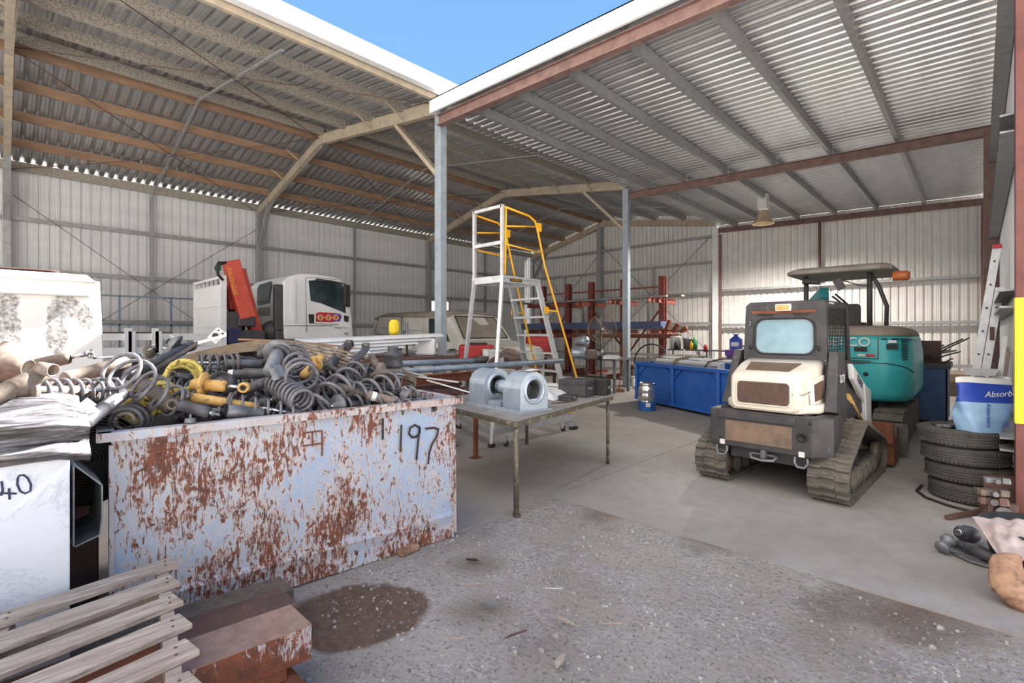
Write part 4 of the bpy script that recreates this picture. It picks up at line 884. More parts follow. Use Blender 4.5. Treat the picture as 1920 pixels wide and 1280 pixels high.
pipe('shorter grey steel pipe lying above the longer one', DP(745, 682, 5.3), DP(886, 676, 6.3), .034, 'pipe')
for i, (a, c_, m) in enumerate((((742, 700), (860, 716), 'alu'), ((750, 692), (800, 706), 'galv'), ((800, 712), (880, 735), 'alu'))):
    b = MB(); t = thing('aluminium_bar', ['flat aluminium bar lying loose on the dark planks', 'short galvanised strap at the left end of the rack', 'aluminium strip running under the blower'][i], 'bar', DP(*a, 5)); b.beam(DP(*a, 4.9), DP(*c_, 5.0), .05, .012); b.build('bar', M[m], t, world=True)
b = MB(); t = thing('bent_rods', 'bundle of bent rusty rods at the right end of the skip heap', 'rods', DP(765, 715, 4.4))
for k in range(4): b.tube([DP(752+4*k, 690+6*k, 4.4), DP(768+4*k, 700+6*k, 4.4), DP(783-2*k, 708+5*k, 4.4), DP(778-2*k, 712+5*k, 4.42), DP(760, 702+7*k, 4.45)], .011, 6)
b.build('rod', M['dirty_steel'], t, world=True)
# ================================================================== platform ladder
ld = thing('platform_ladder', 'aluminium warehouse platform ladder with yellow handrails', 'ladder', (-5.4, 5.6, 0))
pl = 2.40
c1, c2, c3, c4 = V((-5.05, 5.08, pl)), V((-5.05, 5.87, pl)), V((-5.66, 5.87, pl)), V((-5.66, 5.08, pl))
f1, f2, f3, f4 = V((-4.80, 4.62, 0)), V((-4.74, 6.40, 0)), V((-6.15, 6.9, 0)), V((-6.2, 5.2, 0))
for k, (c, f) in enumerate(((c1, f1), (c4, f4))):
    b = MB(); b.beam(c-V((0, 0, .02)), f+V((0, 0, .02)), .045, .06); o = b.build('leg', M['alu'], ld, world=True)
    b = MB(); b.bb(f.x-.035, f.x+.035, f.y-.04, f.y+.04, 0, .05); b.build('rubber_foot', M['black'], o, world=True)
g2, g3 = V((f2.x, f2.y+.0, 0)), V((f3.x+.25, f3.y-.15, 0))
for c, f in ((c2, g2), (c3, g3)):
    b = MB(); b.cee(c-V((0, 0, .0)), f+V((0, 0, .02)), .035, .10, up=(0, -1, .3), flip=1 if c is c2 else -1, t=.006); o = b.build('stile', M['alu'], ld, world=True)
    b = MB(); b.bb(f.x-.045, f.x+.045, f.y-.06, f.y+.06, 0, .05); b.build('rubber_foot', M['black'], o, world=True)
for k in range(1, 8):
    u = k/8.2; p, q = c2.lerp(g2, u), c3.lerp(g3, u); b = MB(); b.beam(p-V((0, 0, .0)), q, .12, .03); b.build('step', M['alu'], ld, world=True)
b = MB(); b.bb(-5.70, -5.01, 5.06, 5.90, pl-.03, pl); b.build('platform', M['alu'], ld, world=True)
b = MB()
for p, q in ((c1, c2), (c2, c3), (c3, c4), (c4, c1)): b.beam(p-V((0, 0, .045)), q-V((0, 0, .045)), .03, .10)
fr = b.build('platform_frame', M['alu'], ld, world=True)
b = MB(); o = (c1+c2)/2+V((.017, -.12, -.045)); b.box(o, (.004, .26, .06)); lb = b.build('badge', M['black'], fr, world=True)
text('GORILLA', .052, o+V((.004, 0, 0)), (0, 1, 0), (0, 0, 1), M['yellow'], ld, name='badge_lettering')
b = MB(); b.box((c1+c4)/2+V((0, -.017, -.03)), (.2, .003, .03)); b.build('nameplate', M['white_label'], fr, world=True)
gt = 3.44
b = MB()
for c in (c1, c4): b.beam(c, V((c.x, c.y, gt)), .045, .045)
b.beam(V((c1.x, c1.y, gt-.02)), V((c4.x, c4.y, gt-.02)), .045, .045); b.beam(V((c1.x, c1.y, 2.89)), V((c4.x, c4.y, 2.89)), .03, .05); b.build('guard_frame', M['alu'], ld, world=True)
for sx, Xp, f in ((1, -5.05, g2), (-1, -5.66, g3)):
    b = MB(); o_ = V((sx*.03, 0, 0)); x = Xp+sx*.04
    ft = V((x, 6.08, 3.06)); kn = c2.lerp(g2, .86) if sx > 0 else c3.lerp(g3, .86)
    outb = V((kn.x+sx*.03, kn.y+.28, kn.z+.12))
    b.tube([V((x, 5.10, 3.40)), V((x, 5.62, 3.36)), V((x, 5.76, 3.30)), V((x, 5.83, 3.16)), V((x+sx*.0, 6.0, 2.62)), outb+V((0, -.0, .16)), outb, outb+V((0, -.06, -.08)), kn+V((sx*.03, .05, -.04))], .017, 8)
    b.tube([V((x, 5.10, 3.12)), V((x, 5.80, 3.22))], .014, 8); b.tube([V((x, 5.10, 2.86)), V((x, 5.94, 2.82))], .014, 8); b.tube([V((x, 5.12, 3.40)), V((x, 5.10, 2.42))], .014, 8)
    up_ = (c2 if sx > 0 else c3).lerp(f, .2); hh = V((x, 6.0, 2.62)).lerp(outb+V((0, 0, .16)), .36); b.tube([up_+V((sx*.03, 0, 0)), hh], .014, 8)
    hr = b.build('handrail', M['yellow'], ld, world=True)
    b = MB(); b.box(up_+V((sx*.035, 0, 0)), (.012, .10, .11)); b.box(kn+V((sx*.035, .02, -.02)), (.012, .11, .10)); b.box(V((x, 5.86, 3.22)), (.03, .09, .13)); b.build('rail_bracket', M['yellow'], hr, world=True)
b = MB(); s_ = c2.lerp(g2, .70); b.beam(s_+V((.02, -.0, .12)), c2.lerp(g2, .82)+V((.02, 0, 0)), .06, .004, up=(1, 0, 0)); b.build('warning_label', M['white_label'], ld, world=True)
for (p, q) in ((f1, g2), (f4, g3), (f1, f4), (g2, g3)):
    b = MB(); b.beam(p.lerp(q, .02)+V((0, 0, .2)), p.lerp(q, .98)+V((0, 0, .2)), .03, .09); b.build('base_rail', M['alu'], ld, world=True)
b = MB(); b.beam(c1.lerp(f1, .62), c3.lerp(g3, .62), .03, .05); b.build('cross_brace', M['alu'], ld, world=True)
for p, d in ((f1, V((.12, .16, 0))), (g2, V((-.02, -.25, 0))), (f4, V((.1, -.05, 0)))):
    b = MB(); c = p+d; b.lathe([(.0, -.013), (.045, -.013), (.05, 0), (.045, .013), (0, .013)], V((c.x, c.y, .05)), (0.2, 1, 0), 18); w = b.build('castor', M['black'], ld, world=True)
    b = MB(); b.bb(c.x-.02, c.x+.02, c.y-.02, c.y+.02, .05, .16); b.build('fork', M['alu'], w, world=True)
# ================================================================== compact track loader, seen from behind
sk = thing('track_loader', 'dusty compact track loader with cream engine hood and dark cab, seen from behind', 'track loader', (-1.52, 5.15, 0), math.radians(-2))
def rrect(hw, z0, z1, r, y, n=4, xo=0):
    pts = []
    for cx, cz, a0 in ((hw-r, z0+r, -PI/2), (hw-r, z1-r, 0), (-hw+r, z1-r, PI/2), (-hw+r, z0+r, PI)):
        for k in range(n+1): a = a0+k*PI/2/n; pts.append((xo+cx+r*math.cos(a), y, cz+r*math.sin(a)))
    return pts
# tracks
def beltpath():
    cs = [((.20, .215), .19, -90, -250), ((.80, .56), .10, -250, -290), ((1.72, .20), .175, -290, -450)]
    pts = []
    for (cy, cz), r, a0, a1 in cs:
        n = max(3, int(abs(a1-a0)/14))
        for k in range(n+1): a = math.radians(a0+(a1-a0)*k/n); pts.append(V((0, cy+r*math.cos(a), cz+r*math.sin(a))))
    # resample evenly
    out = []; tot = 0; n = len(pts); segs = [(pts[i], pts[(i+1) % n]) for i in range(n)]; L = sum((q-p).length for p, q in segs); step = L/52; d = 0
    for p, q in segs:
        l = (q-p).length
        while d <= l: out.append(p.lerp(q, d/l if l else 0)); d += step
        d -= l
    return out[:52]
BP = beltpath()
for sx in (-1, 1):
    b = MB(); xc = sx*.535; w = .33; n = len(BP)
    cen = V((0, .9, .3)); inn = []; outp = []
    for k in range(n):
        d = (BP[(k+1) % n]-BP[k-1]).normalized(); nn = V((0, d.z, -d.y)); 
        if nn.dot(BP[k]-cen) < 0: nn = -nn
        inn.append(BP[k]-nn*.012); outp.append((BP[k]+nn*.006, nn, d))
    A = [[b.v(p+V((xc+s_*w/2, 0, 0))) for p in inn] for s_ in (-1, 1)]; B = [[b.v(p[0]+V((xc+s_*w/2, 0, 0))) for p in outp] for s_ in (-1, 1)]
    for k in range(n):
        j = (k+1) % n
        b.face([A[0][k], A[0][j], A[1][j], A[1][k]]); b.face([B[0][k], B[0][j], B[1][j], B[1][k]]); b.face([A[0][k], A[0][j], B[0][j], B[0][k]]); b.face([A[1][k], A[1][j], B[1][j], B[1][k]])
    for k in range(n):
        p, nn, d = outp[k]; 
        for xo, ww, sh in ((-.11, .10, 0), (0, .115, .012), (.11, .10, 0)):
            q = p+V((xc+xo, 0, 0))+nn*.011+d*sh; u = V((1, 0, 0))*ww/2; e = d*.017; f = d*.010; h = nn*.013
            b.hexa([q-u-e-h, q+u-e-h, q+u+e-h, q-u+e-h], [q-u-f+h, q+u-f+h, q+u+f+h, q-u+f+h])
    tr = b.build('rubber_track', M['tread'], sk)
    for cy, cz, r in ((.20, .215, .155), (1.72, .20, .14), (.50, .125, .105), (.74, .125, .105), (.98, .125, .105), (1.22, .125, .105), (1.46, .125, .105)):
        b = MB(); b.lathe([(0, -.13), (r*.5, -.13), (r*.55, -.115), (r*.85, -.12), (r, -.11), (r, -.045), (r*.5, -.035), (r*.5, .035), (r, .045), (r, .11), (r*.85, .12), (r*.55, .115), (r*.5, .13), (0, .13)], (xc, cy, cz), (1, 0, 0), 22); b.build('wheel', M['tread'] if r < .12 else M['dirty_steel'], tr)
    b = MB(); b.lathe([(0, -.1), (.05, -.1), (.1, -.08), (.1, .08), (.05, .1), (0, .1)], (xc, .80, .54), (1, 0, 0), 18); b.build('drive_sprocket', M['dirty_steel'], tr)
    b = MB(); b.hexa([(xc-.05, .2, .17), (xc+.05, .2, .17), (xc+.05, 1.72, .17), (xc-.05, 1.72, .17)], [(xc-.05, .2, .24), (xc+.05, .2, .24), (xc+.05, 1.72, .24), (xc-.05, 1.72, .24)]); b.bb(xc-.05, xc+.05, .6, 1.0, .24, .5); b.build('track_frame', M['blackmetal'], tr)
# chassis and bumper
b = MB(); b.bb(-.36, .36, .1, 1.75, .28, .80); b.bb(-.52, .52, .5, 1.62, .66, .82); b.build('chassis', M['blackmetal'], sk, bevel=.01)
bump_out = [(-.53, .12), (-.53, 0), (.42, 0), (.56, .12), (.56, .46), (.40, .46), (.40, .14), (-.42, .14), (-.42, .46), (-.53, .46)]
b = MB()
b.hexa([(x, y, .40) for x, y in bump_out], [(x, y, .775) for x, y in bump_out]); bo = b.build('bumper', M['blackmetal'], sk, bevel=.012)
b = MB(); b.bb(-.37, .25, -.006, .0, .46, .665); b.build('worn_brown_panel', mat('dust_worn_steel', (138, 118, 100), (112, 96, 84), 5, .75, 0, .1), bo)
b = MB(); b.bb(-.44, .28, -.02, 0, .685, .755); b.build('top_bar', M['blackmetal'], bo, bevel=.006)
b = MB(); b.lathe([(0, 0), (.045, 0), (.045, .014), (.03, .016), (.03, .004), (0, .004)], (.335, 0, .585), (0, -1, 0), 20); b.build('exhaust_port', M['black'], bo)
for x, z_ in ((-.42, .48), (-.42, .70), (.42, .72)): b = MB(); b.lathe([(0, 0), (.014, 0), (.014, .004), (0, .004)], (x if x < .4 else .40, 0, z_), (0, -1, 0), 10); b.build('bolt_hole', M['black'], bo)
for x, z_ in ((-.40, .435), (.33, .425)): b = MB(); b.bb(x-.025, x+.025, -.004, 0, z_-.025, z_+.025); st = b.build('sticker', M['white_label'], bo); 
for x in (-.40, .33):
    b = MB(); b.tube([(x-.05, -.01, .40), (x-.055, -.02, .35), (x-.03, -.03, .31), (x+.03, -.03, .31), (x+.055, -.02, .35), (x+.05, -.01, .40)], .011, 8); b.build('tow_loop', M['grey_steel'], bo)
b = MB(); b.tube([(-.12, -.02, .36), (-.1, -.05, .33), (.0, -.06, .32), (.1, -.05, .33), (.12, -.02, .36), (.1, .02, .36), (-.1, .02, .36)], .012, 8, closed=True); b.bb(-.02, .02, -.03, .05, .33, .41); b.build('tow_shackle', M['grey_steel'], bo)
# cream hood
b = MB(); b.loft([rrect(.285, .82, 1.11, .05, -.03), rrect(.305, .80, 1.145, .06, -.015), rrect(.325, .79, 1.17, .07, .04), rrect(.345, .785, 1.205, .07, .18), rrect(.37, .785, 1.25, .07, .36), rrect(.385, .785, 1.28, .06, .58)], smooth=True)
ho = b.build('engine_hood', M['cream'], sk)
b = MB(); b.loft([rrect(.30, .79, .86, .02, .02), rrect(.43, .785, .87, .02, .22), rrect(.45, .785, .88, .02, .5)], smooth=True); b.build('hood_skirt', M['cream'], ho)
b = MB(); b.hexa([(.36, .16, .87), (.385, .20, .87), (.41, .50, .87), (.37, .5, .87)], [(.335, .16, 1.10), (.375, .2, 1.12), (.40, .50, 1.14), (.36, .5, 1.14)]); b.build('side_flare', M['cream'], ho, bevel=.01)
b = MB(); b.hexa([(.385, .215, .90), (.392, .215, .90), (.415, .42, .92), (.405, .42, .92)], [(.377, .215, 1.06), (.384, .215, 1.06), (.408, .42, 1.09), (.40, .42, 1.09)]); b.build('burnt_hole', M['rustdark'], ho)
b = MB(); b.loft([rrect(.235, .865, 1.075, .04, -.040), rrect(.235, .865, 1.075, .04, -.028)]); go = b.build('rear_grille', M['brown_grille'], ho)
b = MB()
for k in range(46): x = -.225+k*.01; b.bb(x-.002, x+.002, -.0435, -.038, .87, 1.07)
b.build('grille_bar', M['rustdark'], go)
b = MB(); b.tube([V(p)+V((0, -.008, 0)) for p in rrect(.245, .855, 1.085, .045, -.03)], .008, 6, closed=True); b.build('grille_surround', M['cream'], go)
b = MB(); b.hexa([(-.20, .08, 1.178), (.20, .08, 1.178), (.24, .34, 1.245), (-.24, .34, 1.245)], [(-.20, .08, 1.186), (.20, .08, 1.186), (.24, .34, 1.253), (-.24, .34, 1.253)]); b.build('top_vent', M['brown_grille'], ho)
b = MB(); b.tube([(.21, -.04, 1.0), (.25, -.035, .97), (.29, -.02, .99), (.33, .03, .97), (.37, .15, 1.0)], .003, 5); b.build('crack', M['rustdark'], ho)
# cab
b = MB()
b.hexa([(-.50, .45, .80), (.50, .45, .80), (.53, 1.55, .80), (-.53, 1.55, .80)], [(-.40, .60, 1.26), (.40, .60, 1.26), (.43, 1.5, 1.26), (-.43, 1.5, 1.26)]); b.build('body_shroud', M['blackmetal'], sk, bevel=.01)
for sx in (-1, 1): b = MB(); b.hexa([(sx*.44, .30, .80), (sx*.54, .32, .80), (sx*.54, .72, .80), (sx*.46, .7, .80)], [(sx*.42, .56, 1.37), (sx*.50, .56, 1.37), (sx*.50, .82, 1.37), (sx*.42, .8, 1.37)]); b.build('tower_plate', M['blackmetal'], sk, bevel=.006)
cb_ = MB()
hw0, hw1, y0c, y1c, z0c, z1c = .405, .375, .58, 1.52, 1.22, 1.88
def q_(x, z_): # point on the rear wall, leaning slightly
    return V((x*(1-(z_-z0c)/(z1c-z0c)*.05), y0c+(z_-z0c)*.03, z_))
win = rrect(.285, 1.34, 1.70, .09, 0, 3); outer = rrect(.405, 1.22, 1.86, .02, 0, 3)
b = MB()
n = len(win); vo = [b.v(q_(p[0], p[2])) for p in outer]; vi = [b.v(q_(p[0], p[2])) for p in win]; vo2 = [b.v(q_(p[0], p[2])+V((0, .04, 0))) for p in outer]; vi2 = [b.v(q_(p[0], p[2])+V((0, .04, 0))) for p in win]
for k in range(n):
    j = (k+1) % n; b.face([vo[k], vo[j], vi[j], vi[k]]); b.face([vo2[k], vo2[j], vi2[j], vi2[k]]); b.face([vi[k], vi[j], vi2[j], vi2[k]]); b.face([vo[k], vo[j], vo2[j], vo2[k]])
b.bb(-.40, .40, .60, .64, 1.22, 1.24)
cab = b.build('cab_rear_wall', M['blackmetal'], sk)
b = MB(); b.tube([q_(p[0]*1.06, p[2]*1.0+(.008 if p[2] > 1.5 else -.008))+V((0, -.004, 0)) for p in win], .009, 6, closed=True); b.build('window_seal', M['black'], cab)
b = MB(); b.hexa([q_(p[0], p[2])+V((0, .018, 0)) for p in win], [q_(p[0], p[2])+V((0, .024, 0)) for p in win]); b.build('rear_window', M['glass2'], cab)
b = MB(); b.bb(-.08, .1, .632, .636, 1.35, 1.41); b.build('white_paper', M['white_label'], cab)
b = MB()
roof = [[(-.385, .595, 1.80), (.385, .595, 1.80), (.385, .60, 1.86), (.35, .62, 1.895), (-.35, .62, 1.895), (-.385, .60, 1.86)], [(-.39, 1.50, 1.82), (.39, 1.50, 1.82), (.39, 1.5, 1.88), (.36, 1.5, 1.905), (-.36, 1.5, 1.905), (-.39, 1.5, 1.88)]]
b.loft(roof); ro = b.build('cab_roof', M['blackmetal'], sk, bevel=.012)
b = MB(); b.bb(-.32, .30, .585, .60, 1.765, 1.795); b.build('rust_strip', M['rust'], ro)
b = MB(); b.box((-.0+.0, .585, 1.825), (.15, .05, .075)); wl = b.build('work_lamp', M['cream'], ro, bevel=.008)
b = MB(); b.box((0, .557, 1.825), (.12, .006, .05)); b.build('lens', M['shockyellow'], wl)
for x in (-.17, .17): b = MB(); b.box((x, .575, 1.755), (.11, .02, .02)); b.cyl((x-.07, .57, 1.755), (x+.07, .57, 1.755), .008, n=8); b.build('hinge', M['black'], cab)
for x in (-.33, .33): b = MB(); b.blob((x, .575, 1.40), (.018, .018, .03), amp=0, sub=1); b.build('window_latch', M['black'], cab)
for x, z_ in ((-.335, 1.68), (-.328, 1.66), (-.335, 1.64), (.39, 1.28), (-.39, 1.28)): b = MB(); b.blob((x, .572, z_), (.009, .006, .009), amp=0, sub=1); b.build('bolt', M['chrome'], cab)
for sx in (-1, 1):
    b = MB(); b.beam((sx*.385, .62, 1.24), (sx*.37, .64, 1.84), .04, .04); b.beam((sx*.40, 1.48, 1.24), (sx*.38, 1.48, 1.84), .04, .04); b.beam((sx*.39, .62, 1.24), (sx*.4, 1.48, 1.24), .03, .04); b.beam((sx*.385, .62, 1.84), (sx*.385, 1.48, 1.84), .02, .03)
    sd_ = b.build('side_frame', M['blackmetal'], sk)
    b = MB()
    for k in range(13): y = .66+k*.066; b.beam((sx*.395, y, 1.26), (sx*.380, y, 1.83), .010, .006)
    for k in range(16): z_ = 1.27+k*.037; b.beam((sx*(.396-(z_-1.26)*.026), .64, z_), (sx*(.398-(z_-1.26)*.026), 1.47, z_), .006, .009)
    b.build('side_mesh', M['black'], sd_)
b = MB(); b.loft([rrect(.22, 1.26, 1.7, .08, 1.12), rrect(.2, 1.28, 1.66, .08, 1.2)]); b.bb(-.22, .22, .9, 1.2, 1.15, 1.27); b.build('seat', M['black'], sk)
for sx in (-1, 1):
    b = MB(); b.hexa([(sx*.50, .92, 1.24), (sx*.55, .92, 1.24), (sx*.55, .98, 1.08), (sx*.50, .98, 1.08)], [(sx*.50, 1.72, .92), (sx*.55, 1.72, .92), (sx*.55, 1.66, .70), (sx*.50, 1.66, .70)])
    b.hexa([(sx*.50, 1.45, 1.0), (sx*.56, 1.45, 1.0), (sx*.56, 1.80, .90), (sx*.50, 1.80, .90)], [(sx*.50, 1.62, .42), (sx*.56, 1.62, .42), (sx*.56, 1.86, .38), (sx*.50, 1.86, .38)])
    la = b.build('lift_arm', M['white_paint'], sk, bevel=.01)
    b = MB(); b.cyl((sx*.5, .95, .9), (sx*.5, 1.6, .55), .03, n=12); b.build('lift_cylinder', M['shockyellow' if sx > 0 else 'black'], la)
w_ = lambda p: WM[sk.name] @ V(p)
rot_ = lambda d: WM[sk.name].to_3x3() @ V(d)
text('asv', .17, w_((.527, .60, 1.12)), rot_((0, 1, 0)), rot_((-.07, .0, 1)), M['white_label'], sk, name='side_lettering', shear=.1)
text('POSI-TRACK', .035, w_((.392, .80, 1.86)), rot_((0, 1, 0)), rot_((0, 0, 1)), M['white_label'], sk, name='roof_lettering')
text('TEREX', .10, w_((.554, 1.25, 1.03)), rot_((0, .92, -.38)), rot_((0, .38, .92)), M['marker'], sk, name='arm_lettering')
b = MB(); b.bb(-.75, .75, 1.95, 2.25, .03, .34); b.bb(-.75, .75, 1.9, 1.96, .28, .52); b.build('bucket', M['rust'], sk, bevel=.01)
# ================================================================== mini excavator behind it
ex = thing('mini_excavator', 'teal mini excavator with grey canopy parked behind the track loader', 'excavator', (-1.48, 9.35, 0))
def outline(sc, y0=-.95, y1=.95, hw=.84, r=.36, n=7):
    pts = []
    for cx, cy, a0, rr in ((hw-r, y0+r, -PI/2, r), (hw-.1, y1-.1, 0, .1), (-hw+.1, y1-.1, PI/2, .1), (-hw+r, y0+r, PI, r)):
        for k in range(n+1): a = a0+k*PI/2/n; pts.append(((cx+rr*math.cos(a))*sc, (cy+rr*math.sin(a))*sc))
    return pts
b = MB(); b.loft([[(x, y, z_) for x, y in outline(s_)] for z_, s_ in ((.60, .90), (.64, .96), (.74, 1.0), (1.16, 1.0), (1.30, .99), (1.44, .97), (1.52, .94))], smooth=True); eb = b.build('body', M['teal'], ex)
b = MB(); b.loft([[(x, y, z_) for x, y in outline(s_)] for z_, s_ in ((1.515, .95), (1.56, .93), (1.62, .86), (1.66, .72), (1.67, .5))], smooth=True); b.build('engine_cover', M['vandust'], ex)
def onout(a0, z_, s_=1.004):   # a0: index along the rear outline
    pts = outline(s_); n = len(pts); i = int(a0) % n; f = a0-int(a0); p, q = pts[i], pts[(i+1) % n]; return V((p[0]+(q[0]-p[0])*f, p[1]+(q[1]-p[1])*f, z_))
b = MB(); ysurf = -.954
b.beam((.47, ysurf, 1.20), (.47, ysurf, 1.50), .008, .006, up=(0, 1, 0)); b.beam((.47, ysurf, 1.20), (-.5, ysurf+.0, 1.20), .006, .008); b.build('door_seam', M['black'], eb)
b = MB(); b.tube([V((x_, ysurf, 1.14)) for x_ in (-.3, 0, .2, .36)]+[onout(k, 1.14-.012*k*k*.3) for k in (1, 2, 3, 4, 5, 6)], .006, 5); b.build('belt_seam', M['black'], eb)
b = MB()
for k in range(5): b.beam((-.3, ysurf-.002, 1.17-.012*k), (.40-.02*k, ysurf-.002, 1.17-.012*k), .004, .005)
b.build('grey_stripe', M['blackmetal'], eb)
b = MB()
for k in range(9): p, q = onout(3.3, 1.42-.028*k), onout(4.3, 1.42-.028*k); b.beam(p, q, .02, .012)
b.build('louvre', M['black'], eb)
b = MB()
for (a, c_, z_) in ((2.0, 3.0, 1.475), (3.4, 4.6, 1.475), (3.5, 4.6, 1.445), (5, 5.8, 1.47), (.5, 1.3, 1.48)): b.beam(onout(a, z_, .97), onout(c_, z_, .97), .03, .014)
b.build('top_louvre', M['black'], eb)
b = MB(); b.box((.27, ysurf-.004, 1.33), (.15, .012, .06)); b.box((.27, ysurf-.012, 1.33), (.06, .012, .025)); b.build('door_latch', M['black'], eb, bevel=.01)
b = MB(); b.box((.28, ysurf, 1.245), (.09, .004, .03)); b.build('white_sticker', M['white_label'], eb)
b = MB(); b.box((.385, ysurf, 1.245), (.10, .004, .03)); b.build('red_sticker', M['redplastic'], eb)
b = MB(); p = onout(1.8, 1.37); b.box(p, (.13, .01, .07), (0, 0, .25)); b.build('warning_sticker', M['black'], eb)
b = MB(); p = onout(1.8, 1.44); b.box(p, (.09, .01, .035), (0, 0, .25)); b.build('white_plate', M['white_label'], eb)
b = MB(); b.lathe([(0, 0), (.03, 0), (.03, .01), (0, .01)], (.33, ysurf+.006, .98), (0, -1, 0), 14); b.build('lock', M['black'], eb)
text('KOBELCO', .185, V((-1.09, 9.35+ysurf-.003, 1.425)), (1, 0, 0), (0, 0, 1), M['white_label'], ex, name='brand_lettering', align='RIGHT', ext=.002)
# undercarriage
b = MB(); b.bb(-.3, .3, -.4, .5, .35, .6); b.cyl((0, 0, .5), (0, 0, .62), .42, n=24); b.build('turntable', M['blackmetal'], ex)
for sx in (-1, 1):
    xc = sx*.60; b = MB(); pts = []
    for cy, a0 in ((-1.0, 90), (1.0, -90)):
        for k in range(9): a = math.radians(a0+k*180/8); pts.append((cy+.24*math.cos(a), .25+.24*math.sin(a)))
    b.hexa([(xc-.16, y, z_) for y, z_ in pts], [(xc+.16, y, z_) for y, z_ in pts]); tr = b.build('rubber_track', M['tread'], ex)
    b = MB()
    for k in range(9): y = -.95+k*.24; b.box((xc, y, .495), (.32, .1, .02))
    for k in range(5): a = math.radians(100+k*36); b.box((xc, -1.0+.25*math.cos(a), .25+.25*math.sin(a)), (.32, .1, .02), (a-PI/2, 0, 0))
    b.build('track_lug', M['tread'], tr)
b = MB(); b.bb(-.85, .85, -1.62, -1.55, .06, .42) ; b.build('dozer_blade', M['tread'], ex, bevel=.01)
# canopy, seat, mirror, boom
for x, y in ((.32, -.52), (-.50, -.52)):
    b = MB(); b.tube([(x, y, 1.55), (x, y, 2.45)], .034, 10); b.build('canopy_post', M['blackmetal'], ex)
b = MB(); b.tube([(.5, -.40, 1.6), (.51, -.42, 1.95), (.42, -.48, 2.25), (.32, -.50, 2.45)], .028, 10); b.build('canopy_stay', M['blackmetal'], ex)
b = MB(); b.loft([[(x*hw_+cx_, y*hy_-.0, z_) for x, y in ((-1, -.8), (-.8, -1), (.8, -1), (1, -.8), (1, .8), (.8, 1), (-.8, 1), (-1, .8))] for hw_, hy_, z_, cx_ in ((.62, .66, 2.46, -.08), (.68, .72, 2.475, -.08), (.68, .72, 2.53, -.08), (.60, .64, 2.57, -.08))], smooth=False); b.build('canopy', M['canvas'], ex, bevel=.015)
b = MB(); b.lathe([(0, 0), (.07, 0), (.07, .16), (.05, .19), (0, .19)], (.60, -.62, 2.36), (1, -.0, 0), 14); b.build('work_light', M['orange'], ex)
b = MB(); b.box((-.42, -.6, 2.36), (.24, .04, .09), (0, .1, 0)); b.build('rear_mirror', M['black'], ex, bevel=.02)
b = MB(); b.tube([(.32, -.55, 2.25), (.2, -.62, 2.26), (.05, -.62, 2.33), (-.0, -.62, 2.34)], .009, 6); b.box((-.04, -.62, 2.29), (.11, .03, .16), (0, -.5, 0)); b.build('side_mirror', M['blackmetal'], ex)
b = MB(); b.loft([rrect(.22, 1.6, 2.0, .06, -.42, xo=-.02), rrect(.2, 1.6, 1.96, .06, -.32, xo=-.02)]); b.bb(-.24, .2, -.4, .1, 1.6, 1.72); b.build('seat', M['black'], ex)
b = MB(); b.beam((-.45, .9, 1.0), (-.62, 1.4, 2.0), .16, .22); b.beam((-.62, 1.4, 2.0), (-.5, .7, 2.28), .14, .18); b.beam((-.5, .7, 2.28), (-1.0, 1.8, 2.05), .12, .16); b.build('boom', M['teal'], ex, bevel=.01)
b = MB(); b.tube([(-.38, .75, 2.2), (-.2, .6, 2.05), (-.15, .5, 1.8), (-.18, .5, 1.55)], .016, 6); b.tube([(-.34, .78, 2.24), (-.14, .6, 2.05), (-.09, .5, 1.8), (-.1, .5, 1.55)], .016, 6); b.build('hydraulic_hose', M['black'], ex)
# ================================================================== blue skip full of long profiles
d0 = V((2.1, -1.0, 0)).normalized(); n0 = V((-d0.y, d0.x, 0))
o0 = V((-5.66, 10.10, 0))
bs = thing('blue_skip', 'bright blue braced steel skip holding long white and grey steel lengths', 'skip bin', o0+d0*1.6+n0*.8, math.atan2(d0.y, d0.x))
SL, SD, SH = 2.72, 1.6, .90
s3 = lambda a, d, z_: o0+d0*a+n0*d+V((0, 0, z_))
b = MB()
def panel(a0, d0_, a1, d1, z0=.08, z1=SH, th=.02):
    p, q = s3(a0, d0_, 0), s3(a1, d1, 0); nn = (q-p).normalized().cross(V((0, 0, 1)))*-th
    b.hexa([x+V((0, 0, z0)) for x in (p, q, q+nn, p+nn)], [x+V((0, 0, z1)) for x in (p, q, q+nn, p+nn)])
panel(0, 0, SL, 0); panel(SL, 0, SL, SD); panel(SL, SD, 0, SD); panel(0, SD, 0, 0)
b.hexa([s3(0, 0, .08), s3(SL, 0, .08), s3(SL, SD, .08), s3(0, SD, .08)], [s3(0, 0, .1), s3(SL, 0, .1), s3(SL, SD, .1), s3(0, SD, .1)]); b.build('body', M['blue'], bs, world=True)
b = MB()
for z_ in (SH-.03, .09): b.beam(s3(-.04, -.03, z_), s3(SL+.04, -.03, z_), .06, .07); b.beam(s3(-.04, SD+.03, z_), s3(SL, SD+.03, z_), .06, .07); b.beam(s3(-.03, -.03, z_), s3(-.03, SD, z_), .06, .07)
for a in (.0, 1.25, 2.5): b.beam(s3(a, -.03, .08), s3(a, -.03, SH), .06, .06)
for a, c_ in ((.06, .34), (1.22, .98), (1.28, 1.52), (2.47, 2.2)): b.beam(s3(a, -.02, SH-.06 if a in (.06, ) and 0 else (.62 if a != .06 else .60)), s3(c_, -.02, SH-.06), .03, .03)
b.build('frame', M['blue'], bs, world=True, bevel=.004)
